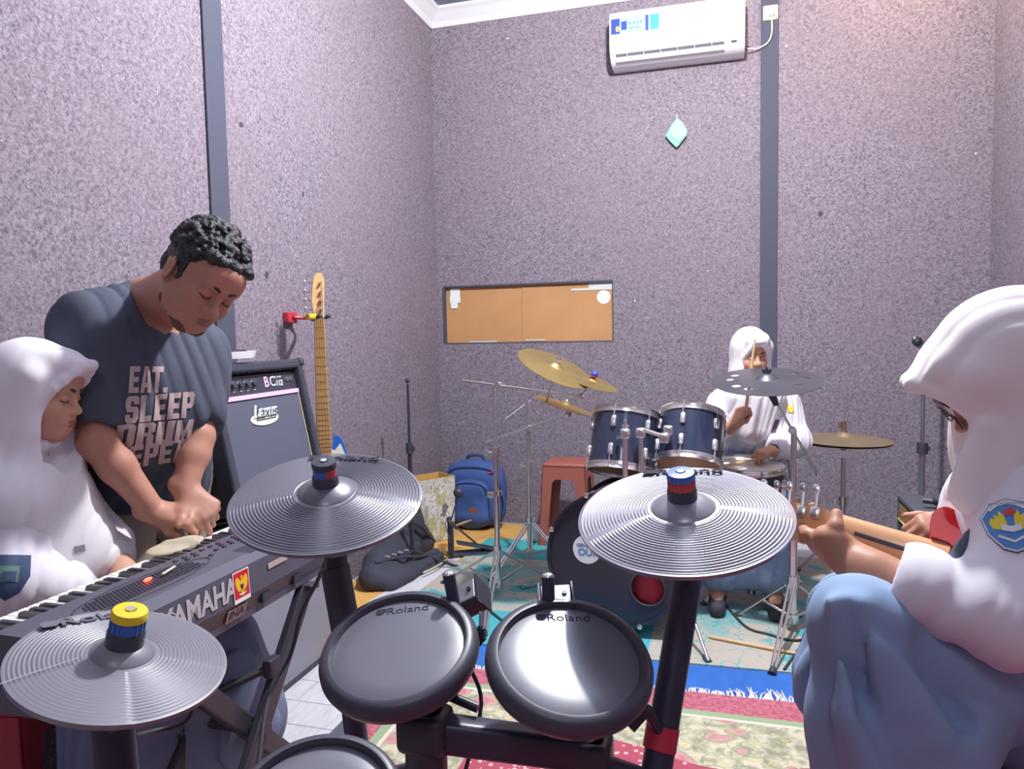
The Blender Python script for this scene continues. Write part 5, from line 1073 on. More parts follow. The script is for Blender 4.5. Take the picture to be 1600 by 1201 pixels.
def head_prims(lids=True, slim=1.0):
    h = [ell((0, -.014, .032), (.074, .094, .084), k=.03), ell((0, .026, -.030), (.060 * slim, .062, .082), k=.035), ell((0, .060, -.088), (.022, .022, .018), k=.03),
         cap((-.045 * slim, .015, -.072), (-.016, .062, -.092), .018, .014, k=.03), cap((.045 * slim, .015, -.072), (.016, .062, -.092), .018, .014, k=.03),
         ell((-.034, .058, -.034), (.024, .026, .026), k=.025), ell((.034, .058, -.034), (.024, .026, .026), k=.025),
         cap((-.034, .078, .020), (.034, .078, .020), .010, k=.018), ell((0, .072, .045), (.050, .022, .03), k=.03),
         ell((-.030, .096, -.002), (.017, .014, .011), k=.012, op='-'), ell((.030, .096, -.002), (.017, .014, .011), k=.012, op='-'),
         cap((0, .082, .010), (0, .102, -.026), .0065, .009, k=.010), ell((0, .104, -.032), (.0115, .012, .0095), k=.008),
         ell((-.012, .094, -.035), (.0085, .010, .0075), k=.006), ell((.012, .094, -.035), (.0085, .010, .0075), k=.006),
         ell((-.006, .103, -.0425), (.004, .006, .003), k=.003, op='-'), ell((.006, .103, -.0425), (.004, .006, .003), k=.003, op='-'),
         ell((0, .082, -.062), (.026, .016, .020), k=.02), cap((-.019, .088, -.0645), (.019, .088, -.0645), .0018, k=.004, op='-'),
         ell((-.0800, -.006, -.008), (.0075, .021, .032), [[.94, .34, 0], [-.34, .94, 0], [0, 0, 1]], k=.006), ell((.0800, -.006, -.008), (.0075, .021, .032), [[.94, -.34, 0], [.34, .94, 0], [0, 0, 1]], k=.006),
         ell((-.089, .000, -.006), (.006, .010, .018), k=.004, op='-'), ell((.089, .000, -.006), (.006, .010, .018), k=.004, op='-')]
    h += [ell((s * .030, .0785, -.003), (.0145, .0125, .0115), k=.004) for s in (-1, 1)]
    return h
def face_parts(M, body, lip=None, brow=True, open_=False):
    def tb(n, pts, r, m): return link(n, G().tube(bez([np.array(p_, float) for p_ in pts], 5), r, 7).xf(M), m, body, True)
    lip = lip or LIP
    g = sculpt(place([ell((0, .0965, -.0600), (.019, .0055, .0038), k=.003), cap((-.008, .0985, -.0585), (.008, .0985, -.0585), .003, k=.004)], M), .0022, pad=.008); link('upper_lip', g, lip, body, True)
    g = sculpt(place([ell((0, .0965, -.0695), (.0165, .0058, .0046), k=.003)], M), .0022, pad=.008); link('lower_lip', g, lip, body, True)
    for s in (-1, 1):
        if open_:
            link('eyeball', G().ball((s * .030, .0800, -.0035), (.0115, .0125, .0065), 10).xf(M), EYEW, body, True); link('iris', G().ball((s * .030, .0885, -.0045), (.0050, .0042, .0050), 8).xf(M), IRIS, body, True)
            tb('eyelid_line', [(s * .044, .080, -.003), (s * .036, .0895, .0025), (s * .026, .0915, .0030), (s * .016, .086, -.004)], .0013, BROW)
        else: tb('eyelash_line', [(s * .044, .0800, -.0055), (s * .036, .0895, -.0095), (s * .026, .0915, -.0098), (s * .016, .0870, -.0070)], .0013, BROW)
        if brow:
            pts = bez([np.array(p_, float) for p_ in [(s * .050, .0715, .016), (s * .040, .0845, .0235), (s * .026, .0925, .0235), (s * .012, .0955, .0185)]], 4)
            link('eyebrow', G().tube(pts, np.interp(np.linspace(0, 1, len(pts)), [0, .3, 1], [.0016, .0042, .0044]), 7).xf(M), BROW, body, True)
def hand_prims(wrist, fdir, back, side, curls, spread=.10, thumb=None, s=1.0):
    """fdir along the fingers, back = back of the hand, side=+1 thumb on fdir x back side. curls: per finger three bend angles in degrees"""
    y = nrm(fdir); z = np.array(back, float); z = nrm(z - y * (z @ y)); x = np.cross(y, z) * side; M = np.eye(4); M[:3, 0] = x * s; M[:3, 1] = y * s; M[:3, 2] = z * s; M[:3, 3] = wrist
    xs = [.027, .009, -.009, -.026]; Ls = [.072, .080, .074, .058]; ys = [.086, .090, .086, .078]; o = []
    for i in range(4):
        o.append(cap((xs[i] * .55, .010, 0), (xs[i], ys[i], 0), .0140, .0105, k=.016)); a = spread * (1.5 - i) * .5; p = np.array([xs[i], ys[i], 0.]); th = 0; c = curls[i]; R = [.0098, .0088, .0078, .0068]
        if i == 3: R = [r_ * .88 for r_ in R]
        for j, fr in enumerate((.46, .30, .24)):
            th += math.radians(c[j]); dv = np.array([math.sin(a) * math.cos(th), math.cos(a) * math.cos(th), -math.sin(th)]); q = p + dv * Ls[i] * fr; o.append(cap(p, q, R[j], R[j + 1], k=.0035)); p = q
    t = thumb or [(.014, .018, -.006), (.040, .044, -.014), (.054, .068, -.020), (.058, .092, -.022)]
    for j, (r0, r1) in enumerate(((.015, .0125), (.0115, .0098), (.0098, .0080))): o.append(cap(t[j], t[j + 1], r0, r1, k=.006 if j else .016))
    o.append(cap((0, -.03, 0), (0, .02, 0), .0225, .022, k=.02, flat=((0, 0, 1), .72)))
    return place(o, M), M
from mathutils.bvhtree import BVHTree
def bvh_of(o):
    me = o.data; b = np.array(o['_b']); return BVHTree.FromPolygons([tuple(np.array(v.co) + b) for v in me.vertices], [tuple(p_.vertices) for p_ in me.polygons])
def decal(name, g, M, bvh, m, parent, off=.0015, depth=.4, sub=.012, dz=None):
    """lay flat geometry (z ~ 0 in M) onto a curved surface, casting along -z of M"""
    bm = bmesh.new(); vs = [bm.verts.new(v) for v in g.v()]
    for f in g.F:
        try: bm.faces.new([vs[i] for i in f])
        except Exception: pass
    for it in range(5):
        le_ = [e for e in bm.edges if e.calc_length() > sub]
        if not le_: break
        bmesh.ops.subdivide_edges(bm, edges=le_, cuts=1); bmesh.ops.triangulate(bm, faces=[f for f in bm.faces if len(f.verts) > 3])
    M3 = M[:3, :3]; zdir = nrm(M3[:, 2]); bad = []
    for v in bm.verts:
        p_ = M3 @ np.array([v.co.x, v.co.y, 0]) + M[:3, 3]; hit = bvh.ray_cast(Vector(p_ + zdir * depth * .5), Vector(-zdir), depth)
        if hit[0] is None: bad.append(v); v.co = Vector(p_)
        else: v.co = hit[0] + hit[1] * (off + v.co.z) if hit[1].dot(Vector(zdir)) > 0 else hit[0] + Vector(zdir) * (off + v.co.z)
    bmesh.ops.delete(bm, geom=bad, context='VERTS')
    bm.verts.index_update(); V = np.array([v.co for v in bm.verts]) if len(bm.verts) else np.zeros((0, 3)); F = [[v.index for v in f.verts] for f in bm.faces]; bm.free()
    return link(name, G().add(V, F), m, parent, True)
def flat(pts): g = G(); return g.add([(x, y, 0) for x, y in pts], [tuple(range(len(pts)))])
def folds(Q, o, d, k, amp, warp=.4, ph=0.):
    """creases running along direction d, irregular in spacing and depth"""
    d = nrm(d); a = nrm(np.cross(d, [.31, .2, .93])); b = np.cross(d, a); u = Q @ a.astype(np.float32); v = Q @ b.astype(np.float32); w_ = Q @ d.astype(np.float32)
    q = vn(np.stack([u, v, w_ * .35], 1), 8, ph); m = .5 + .5 * vn(np.stack([u, v, w_ * .45], 1), 13, ph + 3)
    r1 = np.sin(k * 2.2 * (u + .5 * v) + 2.6 * q + ph); r2 = np.sin(k * 3.4 * (u + .62 * v) + 2.9 * q + 2 * ph + 1)
    return amp * 1.5 * (m * (1 - 2 * np.abs(r1) ** .7) * .7 + (1 - m) * (1 - 2 * np.abs(r2) ** .7) * .55)
cam_dir = CV(0, 0, -1)
# ------------------------------------------------------------------ the man leaning over the keyboard
hM = W(316, 434, 1.90); HM = headM(hM, (.62, .60, -.50), (.60, -.74, -.14), 1.10)
man = thing('person', 'man in a charcoal slogan T-shirt leaning over the keyboard with both hands on the keys', 'person', np.array([W(235, 760, 2.2)[0], W(235, 760, 2.2)[1], 0]))
shR, shL = W(144, 518, 1.98), W(304, 556, 2.20); elR, elL = W(152, 690, 1.90), W(307, 682, 2.10); wrR, wrL = W(238, 796, 1.97), W(291, 762, 2.03)
nb = W(232, 488, 2.12); pel = W(225, 770, 2.32); hipR, hipL = pel + [-.02, -.10, -.02], pel + [.0, .10, -.02]
kneeR, kneeL = np.array([hipR[0] + .05, hipR[1] - .02, .47]), np.array([hipL[0] + .04, hipL[1] + .05, .47]); footR, footL = np.array([kneeR[0] - .08, kneeR[1], .08]), np.array([kneeL[0] - .08, kneeL[1], .08])
chin = HM[:3, :3] @ np.array([0, -.01, -.05]) + hM
B = place(head_prims(slim=1.1), HM)
B += [cap(hM - HM[:3, 2] * .04 - HM[:3, 1] * .03, nb + [0, 0, .02], .064, .072, k=.04), cap(nb, (shR + shL) / 2 + [0, 0, -.05], .08, .10, k=.06), cap(shR + (shL - shR) * .12, shL - (shL - shR) * .12, .065, k=.06),
      cap((shR + shL) / 2 + [0, 0, -.12], pel, .12, .13, k=.08), cap(shR, elR, .054, .047, k=.03), cap(elR, elR + (wrR - elR) * .35, .045, .044, k=.02), cap(elR + (wrR - elR) * .35, wrR, .044, .031, k=.02),
      cap(shL, elL, .052, .048, k=.03), cap(elL, elL + (wrL - elL) * .35, .047, .045, k=.02), cap(elL + (wrL - elL) * .35, wrL, .043, .031, k=.02),
      cap(hipR, kneeR, .085, .06, k=.05), cap(kneeR, footR, .058, .04, k=.03), cap(footR, footR + [.14, -.02, -.03], .04, .03, k=.03), cap(hipL, kneeL, .085, .06, k=.05), cap(kneeL, footL, .058, .04, k=.03), cap(footL, footL + [.14, -.02, -.03], .04, .03, k=.03)]
hp, _ = hand_prims(wrR + nrm(wrR - elR) * .01, CV(.93, .12, .10), CV(-.1, -.72, -.65), 1, [(58, 62, 35), (55, 60, 35), (50, 60, 35), (42, 55, 35)], .15, [(.012, .02, -.010), (.034, .045, -.026), (.040, .070, -.036), (.034, .094, -.046)], 1.06); B += hp
hp, _ = hand_prims(wrL + nrm(wrL - elL) * .01, CV(.78, .60, -.05), CV(.30, -.62, -.70), 1, [(38, 28, 14), (68, 70, 40), (72, 72, 40), (76, 70, 40)], .25, [(.012, .02, .0), (.046, .036, .006), (.066, .050, .012), (.084, .060, .014)], 1.06)
# left hand: thumb on the far side from the camera, pointing right
B += hp
mb = link('body', sculpt(B, .0034, smooth_it=1), SKIN1, man, True)
face_parts(HM, mb, mat('lip_man', '8a5a52', .5))
# hair: curls over the crown
r4 = random.Random(11); H = [ell((0, -.024, .046), (.0805, .098, .082), k=.02)]
for i in range(330):
    a, b_ = r4.uniform(0, 2 * PI), math.acos(r4.uniform(-.25, 1)); q = np.array([.078 * math.sin(b_) * math.cos(a), -.020 + .094 * math.sin(b_) * math.sin(a), .048 + .078 * math.cos(b_)])
    if q[1] > .045 and q[2] < .062: continue
    if q[2] < .02 and q[1] > -.01: continue
    if q[1] > .02 and q[2] < .045: continue
    q = q * np.array([1.03, 1.03, 1.05]); H.append(ell(q, [r4.uniform(.006, .0115)] * 3, k=.003))
H += [ell((x, .068 + .004 * (i % 2), .074 + .004 * ((i * 7) % 3)), (.013, .012, .012), k=.005) for i, x in enumerate(np.linspace(-.048, .048, 9))]
H += [ell((s * .073, .0, .03), (.009, .024, .026), k=.01) for s in (-1, 1)] + [ell((s * .070, .022, .002), (.007, .010, .020), k=.01) for s in (-1, 1)] + [ell((0, -.085, -.02), (.055, .028, .045), k=.03)]
H += [ell((0, .100, .012), (.056, .055, .046), k=.012, op='-'), ell((-.098, .000, -.012), (.024, .026, .034), k=.006, op='-'), ell((.098, .000, -.012), (.024, .026, .034), k=.006, op='-')]
H += [ell((x, .076 - abs(x) * .25, .070 + .003 * (i % 3)), (.011, .010, .010), k=.004) for i, x in enumerate(np.linspace(-.052, .052, 10))]
link('hair', sculpt(place(H, HM), .0032, lambda Q: .0022 * vn(Q, 260) + .0012 * vn(Q, 420, 2)), HAIR, mb, True)
bd_ = sculpt(place([cap((-.055, .012, -.072), (-.020, .062, -.098), .0175, .0170, k=.01), cap((.055, .012, -.072), (.020, .062, -.098), .0175, .0170, k=.01), cap((-.02, .063, -.099), (.02, .063, -.099), .0175, k=.01), cap((-.055, .0, -.03), (-.050, .012, -.066), .010, k=.01), cap((.055, .0, -.03), (.050, .012, -.066), .010, k=.01)], HM), .004, lambda Q: .001 * vn(Q, 300)); link('beard', bd_, mat('beard_stubble', '64493f', .9), mb, True)
# T-shirt
dR, dL = nrm(elR - shR), nrm(elL - shL); hemR, hemL = shR + dR * .245, shL + dL * .175; ctr = (shR + shL) / 2
outv = nrm(np.cross(shL - shR, [0, 0, 1.])); outv = outv if outv @ cam_dir > 0 else -outv
wst = W(222, 745, 2.27)
S = [cap(shR + (shL - shR) * .05, shL - (shL - shR) * .05, .088, k=.07), cap(nb + [0, 0, -.02], ctr + [0, 0, -.08], .095, .12, k=.08), ell(ctr + [0, 0, -.17] + outv * -.0, (.20, .155, .22), np.array([nrm(shL - shR), outv, np.cross(nrm(shL - shR), outv)]), k=.08),
     ell((ctr * .3 + wst * .7) + [0, 0, .02], (.20, .165, .24), np.array([nrm(shL - shR), outv, np.cross(nrm(shL - shR), outv)]), k=.08), cap(wst + (shL - shR) * -.18, wst + (shL - shR) * .18, .145, k=.08),
     cap(nb - [.02, .02, -.01], shR + [0, 0, .01], .07, .085, k=.06), cap(nb + [0, 0, -.02], shL + [0, 0, 0], .07, .08, k=.06)]
S = [cap(shR, hemR, .090, .070, k=.05), cap(shL, hemL, .082, .066, k=.04), cap(hemR + dR * .12, hemR + dR * .32, .12, k=.004, op='-'), cap(hemL + dL * .115, hemL + dL * .30, .115, k=.004, op='-')] + S + [ell(wst + [0, 0, -.335], (.32, .32, .30), k=.006, op='-')]
nkv = nrm(hM - nb); S += [cap(nb + nkv * .035 + outv * .02, nb + nkv * .2 + outv * .02, .073, .075, k=.008, op='-'), ell(nb + nkv * .03 + outv * .075 + [0, 0, -.03], (.05, .06, .05), k=.01, op='-')]
def dm(Q):
    n = folds(Q, 0, dR + outv * .3 + nrm(shL - shR) * .25, 18, .0050, ph=.5) + .003 * vn(Q, 11, 4); return n
sh = link('tshirt', sculpt(S, .0055, dm), TEE, man, True)
for hc_, dd, rr_ in ((hemR, dR, .0745), (hemL, dL, .070)):
    pass
nk_ = bez([nb + nkv * .02 + (math.cos(a) * .068) * nrm(np.cross(outv, nkv)) + (math.sin(a) * .068 + .02) * outv + nkv * (-.05 * max(0, math.sin(a))) for a in np.linspace(0, 2 * PI, 13)], 4)
bv = bvh_of(sh)
MT = frame(ctr + outv * .35, outv, CV(1, 0, 0)); yy = MT[:3, 1]
TXT = mat('slogan_print', 'b4a09f', .8)
fr = nrm(CV(0, 0, -1)); 
def camframe(x, y, d, roll=0.):
    z_ = nrm(-(P(x, y, d=1.) - [0, 0, HC])); r_ = math.radians(roll); xd = CV(math.cos(r_), -math.sin(r_), 0); return frame(P(x, y, d=d), z_, xd)
def R4(x0, y0, x1, y1): return [(x0, y0), (x1, y0), (x1, y1), (x0, y1)]
BL = {'E': [R4(0, 0, .42, 1), R4(.42, 0, .95, .21), R4(.42, .40, .88, .60), R4(.42, .79, .95, 1)], 'L': [R4(0, 0, .42, 1), R4(.42, 0, .92, .22)], 'T': [R4(.30, 0, .70, .8), R4(0, .78, 1, 1)],
      'A': [[(0, 0), (.38, 0), (.50, 1), (.26, 1)], [(.62, 0), (1, 0), (.74, 1), (.50, 1)], R4(.36, .2, .64, .38)], 'P': [R4(0, 0, .40, 1), R4(.40, .80, .82, 1), R4(.40, .36, .82, .55), [(.62, .36), (.82, .36), (1, .50), (1, .88), (.82, 1), (.62, 1)]],
      'R': [R4(0, 0, .40, 1), R4(.40, .80, .82, 1), R4(.40, .42, .82, .58), [(.62, .5), (1, .58), (1, .88), (.82, 1), (.62, 1)], [(.60, 0), (1, 0), (.98, .40), (.84, .52), (.58, .52)]], 'D': [R4(0, 0, .40, 1), R4(.40, .80, .76, 1), R4(.40, 0, .76, .2), [(.62, 0), (.80, 0), (1, .15), (1, .85), (.80, 1), (.62, 1)]],
      'U': [[(0, 1), (0, .14), (.16, 0), (.42, 0), (.42, 1)], [(.58, 1), (.58, 0), (.84, 0), (1, .14), (1, 1)], R4(.4, 0, .6, .2)], 'M': [R4(0, 0, .30, 1), R4(.70, 0, 1, 1), [(.30, 1), (.30, .55), (.42, .05), (.5, .05), (.5, .5)], [(.70, 1), (.5, .5), (.5, .05), (.58, .05), (.70, .55)]],
      'S': [[(0, .26), (0, .12), (.18, 0), (.82, 0), (1, .14), (1, .20), (.40, .20), (.40, .32), (0, .32)], [(.60, .14), (1, .14), (1, .46), (.86, .60), (.60, .60)], [(.0, .56), (.16, .40), (1, .40), (.84, .60), (.0, .60)], [(0, .56), (.40, .56), (.40, .88), (.16, 1), (0, .86)], [(.2, 1), (.0, .84), (.40, .80), (1, .80), (1, .88), (.84, 1)], R4(.60, .68, 1, .88)], '.': [R4(0, 0, .42, .2)]}
def block(word, w, h, gap=.10, shear=0.):
    tot = sum((.42 if c == '.' else 1) for c in word) + gap * (len(word) - 1); k = w / tot; x = -w / 2; g = G()
    for c in word:
        for poly in BL[c]: g.add([(x + px_ * k + shear * py_ * h, (py_ - .5) * h, 0) for px_, py_ in poly], [tuple(range(len(poly)))])
        x += ((.42 if c == '.' else 1) + gap) * k
    return g
for s_, x_, y_, pw, ph_, rl, shr in (('EAT.', 231, 593, 54, 41, 0, .06), ('SLEEP', 247, 636, 98, 41, 5, .16), ('DRUM', 238, 677, 108, 36, 5, .22), ('REPEAT', 243, 708, 128, 34, 8, .24)):
    k_s = 1.95 / FPX; g = block(s_, pw * k_s, ph_ * k_s, .10, shr); decal('slogan', g, camframe(x_, y_, 1.95, rl), bv, TXT, sh, off=.003, depth=.9, sub=.010)
# trousers
T_ = [cap(hipR + [0, 0, .04], kneeR, .112, .085, k=.05), cap(kneeR, footR + [0, 0, .03], .082, .065, k=.04), cap(hipL + [0, 0, .04], kneeL, .112, .085, k=.05), cap(kneeL, footL + [0, 0, .03], .082, .065, k=.04), cap(hipR + [0, 0, .08], hipL + [0, 0, .08], .135, k=.06)]
link('trousers', sculpt(T_, .009, lambda Q: folds(Q, 0, (.3, .2, 1), 45, .005) + .003 * vn(Q, 20)), KHA, man, True)
for f in (footR, footL): link('shoe', sculpt([cap(f + [-.02, 0, -.03], f + [.16, -.02, -.045], .048, .038, k=.03), ell(f + [.07, -.01, -.30], (.3, .3, .22), k=.002, op='-')], .007), BLKM, man, True)
link('ring', G().tube([W(291, 833, 1.98) + [0, 0, 0], W(294, 836, 1.98)], .009, 12), CHR, mb, True)
cl_ = thing('folded_cloth', 'small beige folded cloth under the man\'s hands on the keyboard edge', 'cloth', W(280, 845, 2.0))
link('cloth', sculpt([ell(P(275, 852, z=.775), (.05, .09, .010), k=.02), cap(P(262, 850, z=.782), P(300, 845, z=.785), .010, k=.02)], .005, lambda Q: .002 * vn(Q, 60)), mat('beige_cloth', 'b0a590', .9), cl_, True)
# ------------------------------------------------------------------ scarf helper
def scarf(HM_, neck, extra, subtract, h, disp, name, m, parent, e=(.60, .80), mid=(.042, -.010), cw=.080, brim=(.122, .085), post=()):
    """headscarf: cranium and drape, an opening cut in front of the face, a stiffer edge around it"""
    by, bz = brim
    L = [ell((0, -.020, .038), (.090, .110, .096), k=.03), cap((-.035, .060, .085), (.035, .060, .085), .024, k=.04), cap((-.020, by - .022, bz), (.020, by - .022, bz), .012, k=.035),
         cap((-.070, .025, .040), (-.058, .020, -.070), .030, .028, k=.03), cap((.070, .025, .040), (.058, .020, -.070), .030, .028, k=.03), cap((-.040, .030, -.105), (.040, .030, -.105), .032, k=.035), cap((0, .058, -.113), (0, .03, -.13), .022, .03, k=.03),
         cap((0, -.03, -.02), (0, -.03, -.12), .088, .080, k=.04)]
    ev = nrm([0, e[0], e[1]]); n_ = np.array([0, ev[2], -ev[1]]); md = np.array([0, mid[0], mid[1]])
    cut = [ell(md + n_ * .105, (cw, .125, .105), np.array([[1, 0, 0], ev, n_]), k=.006, op='-')]
    x_ = cw * .86; rim = bez([md - ev * .088 + [-x_ * .45, 0, 0] + n_ * .012, md - ev * .055 + [-x_ * .86, 0, 0] + n_ * .012, md + [-x_, 0, 0] - n_ * -.012, md + ev * .052 + [-x_ * .84, 0, 0] + n_ * .010, np.array([-.022, by - .010, bz]), np.array([0, by - .004, bz + .001])], 3)
    R_ = [cap(p_, q_, .0050 + .004 * (p_[2] > .02), k=.012) for p_, q_ in zip(rim[:-1], rim[1:])]; R_ += [cap(p_ * [-1, 1, 1], q_ * [-1, 1, 1], .0050 + .004 * (p_[2] > .02), k=.012) for p_, q_ in zip(rim[:-1], rim[1:])]
    return link(name, sculpt(place(L, HM_) + extra + place(cut, HM_) + place(R_, HM_) + place([cap((-.046, .010, -.126), (.046, .010, -.126), .030, k=.02), cap((-.022, .048, -.122), (.022, .048, -.122), .014, k=.015)] + list(post), HM_) + subtract, h, disp), m, parent, True)
# ------------------------------------------------------------------ the pupil at the keyboard
hL_ = W(58, 612, 1.80); HL = headM(hL_, (.97, .17, .06), (.15, -.98, -.02), .97)
gl = thing('person', 'pupil in a white headscarf sitting at the keyboard with eyes lowered', 'person', np.array([W(60, 950, 1.85)[0], W(60, 950, 1.85)[1], 0]))
nbL = W(38, 705, 1.84); shN, shF = W(2, 765, 1.74), W(75, 742, 2.02); pl_ = W(18, 985, 1.90); elN = W(12, 905, 1.70); wrN = W(120, 925, 1.80); elF = W(165, 850, 2.02); wrF = W(190, 880, 1.93)
kN, kF = W(325, 1035, 1.93), W(335, 1010, 2.15); ftN = np.array([kN[0] + .03, kN[1] + .05, .06]); ftF = np.array([kF[0] + .03, kF[1], .06])
B = place(head_prims(slim=.96), HL) + [cap(hL_ - HL[:3, 2] * .05 - HL[:3, 1] * .02, nbL, .050, .055, k=.03), cap(shN, shF, .055, k=.04), cap((shN + shF) / 2, pl_, .10, .11, k=.06), cap(shN, elN, .042, .036, k=.03), cap(elN, wrN, .035, .024, k=.02), cap(shF, elF, .042, .036, k=.03), cap(elF, wrF, .035, .024, k=.02),
     cap(pl_, kN, .085, .06, k=.05), cap(pl_, kF, .085, .06, k=.05), cap(kN, ftN, .05, .035, k=.03), cap(kF, ftF, .05, .035, k=.03), cap(ftN, ftN + [.13, .02, -.02], .034, .026, k=.03), cap(ftF, ftF + [.13, .02, -.02], .034, .026, k=.03)]
for w0, e0 in ((wrN, elN), (wrF, elF)):
    hp, _ = hand_prims(w0, nrm(w0 - e0) + [0, 0, -.2], (0, 0, 1), 1 if w0 is wrF else -1, [(25, 25, 15)] * 4, .1, None, .9); B += hp
lb = link('body', sculpt(B, .0036), SKIN2, gl, True); face_parts(HL, lb)
up_ = np.array([0, 0, 1.])
def dh(Q): return folds(Q, 0, (.35, .1, 1), 20, .0045, ph=1.) * np.clip((hL_[2] - .04 - Q[:, 2]) / .10, 0.12, 1)
chest = W(105, 800, 1.92)
ex = [cap(hL_ - HL[:3, 2] * .10, nbL + [0, 0, -.01], .082, .10, k=.05), cap(nbL + [0, 0, -.04], shN + [.02, 0, -.02], .09, .095, k=.06), cap(nbL + [0, 0, -.04], shF + [0, 0, -.03], .085, .085, k=.06), cap(nbL + [.03, 0, -.06], W(120, 860, 1.90), .10, .085, k=.06), cap(W(60, 745, 1.9), W(150, 868, 1.93), .09, .055, k=.05), cap(W(20, 760, 1.85), W(60, 860, 1.84), .10, .09, k=.05)]
sc1 = scarf(HL, nbL, ex, [ell(W(100, 1010, 1.9), (.3, .3, .155), k=.01, op='-')], .0042, dh, 'headscarf', HIJ, gl, mid=(.034, -.012), cw=.084)
def db(Q): return folds(Q, 0, (.4, .1, 1), 20, .005, ph=.3)
bl = sculpt([cap(shN + [0, 0, -.01], elN, .070, .066, k=.05), cap(elN, wrN - (wrN - elN) * .1, .066, .052, k=.05), cap(shF + [0, 0, -.01], elF, .068, .062, k=.05), cap(elF, elF + (wrF - elF) * .6, .058, .05, k=.04), cap((shN + shF) / 2 + [0, 0, -.05], pl_ + [.04, 0, .03], .135, .15, k=.08), cap(W(75, 800, 1.9), W(95, 930, 1.9), .10, .10, k=.06)], .0055, db)
bl = link('blouse', bl, BLO, gl, True)
sk1 = sculpt([cap(pl_ + [0, 0, -.01], kN + [0, 0, .0], .135, .105, k=.07), cap(pl_ + [0, 0, -.01], kF, .13, .10, k=.07), cap(kN, np.array([kN[0] + .02, kN[1] + .04, .28]), .10, .13, k=.07), cap(kF, np.array([kF[0] + .02, kF[1] + .02, .28]), .10, .13, k=.07), cap(W(180, 1060, 1.85), W(200, 1200, 1.85), .12, .14, k=.08), cap(kN * .5 + kF * .5, np.array([(kN[0] + kF[0]) / 2 + .03, (kN[1] + kF[1]) / 2 + .02, .26]), .10, .13, k=.08),
     ell(np.array([kN[0], kN[1], -.36]), (1.2, 1.2, .50), k=.02, op='-')], .0085, lambda Q: folds(Q, 0, (.12, .05, 1), 15, .015, ph=.8))
link('skirt', sk1, SKG, gl, True)
for f in (ftN, ftF): link('shoe', sculpt([cap(f + [-.02, 0, -.01], f + [.15, .02, -.022], .042, .034, k=.03), ell(f + [.07, 0, -.262], (.3, .3, .215), k=.002, op='-')], .007), BLKM, gl, True)
# badges
bv = bvh_of(bl); Mq = camframe(14, 900, 1.5)
PATB = mat('patch_navy', '36496b', .7); PATG = mat('patch_green', '5e7f78', .7)
shp = lambda s: [(-.03 * s, .04 * s), (.03 * s, .04 * s), (.034 * s, .0), (.022 * s, -.03 * s), (0, -.045 * s), (-.022 * s, -.03 * s), (-.034 * s, .0)]
pa = decal('sleeve_patch', flat(shp(1.15)), Mq, bv, PATB, bl, off=.002, depth=.9); decal('patch_field', flat([(-.018, -.012), (.018, -.012), (.018, .022), (-.018, .022)]), Mq, bv, PATG, pa, off=.0032, depth=.9); decal('patch_emblem', flat([(-.012, -.01), (.012, -.01), (.012, .01), (-.012, .01)]), Mq, bv, PATB, pa, off=.0042, depth=.9)
bv = bvh_of(sc1); Mq = camframe(124, 857, 1.6, 10); bk = bpy.data.materials['buckle_grey']
nt = decal('name_badge', flat([(-.012, -.008), (.012, -.008), (.012, .008), (-.012, .008)]), Mq, bv, bk, sc1, off=.002, depth=.9)
# ------------------------------------------------------------------ the guitarist
hG = W(1562, 590, 1.25); HG = headM(hG, (-.70, .66, .28), (-.66, -.75, .0), .93)
gg_ = thing('person', 'pupil in a white headscarf and glasses bending over a red guitar', 'person', np.array([W(1560, 1050, 1.3)[0], W(1560, 1050, 1.3)[1], 0]))
nbG = W(1620, 700, 1.32); shA, shB = W(1618, 775, 1.20), W(1632, 772, 1.48); elA = W(1580, 965, 1.12); wrA = W(1345, 885, 1.26); elB = W(1640, 880, 1.48); wrB = W(1518, 822, 1.34); plG = W(1650, 1080, 1.35)
knA, knB = W(1348, 978, 1.22), W(1330, 955, 1.42); ftA = np.array([knA[0] + .02, knA[1] + .02, .07]); ftB = np.array([knB[0] + .10, knB[1], .07])
B = place(head_prims(slim=.96), HG) + [cap(hG - HG[:3, 2] * .05 - HG[:3, 1] * .02, nbG, .050, .055, k=.03), cap(shA, shB, .055, k=.04), cap((shA + shB) / 2, plG, .10, .11, k=.06), cap(shA, elA, .042, .038, k=.03), cap(elA, elA + (wrA - elA) * .35, .038, .037, k=.02), cap(elA + (wrA - elA) * .35, wrA, .037, .0265, k=.02), cap(shB, elB, .042, .036, k=.03), cap(elB, wrB, .035, .024, k=.02),
     cap(plG, knA, .085, .06, k=.05), cap(plG, knB, .085, .06, k=.05), cap(knA, ftA, .05, .035, k=.03), cap(knB, ftB, .05, .035, k=.03), cap(ftA, ftA + [-.13, .02, -.02], .034, .026, k=.03), cap(ftB, ftB + [-.13, .02, -.02], .034, .026, k=.03)]
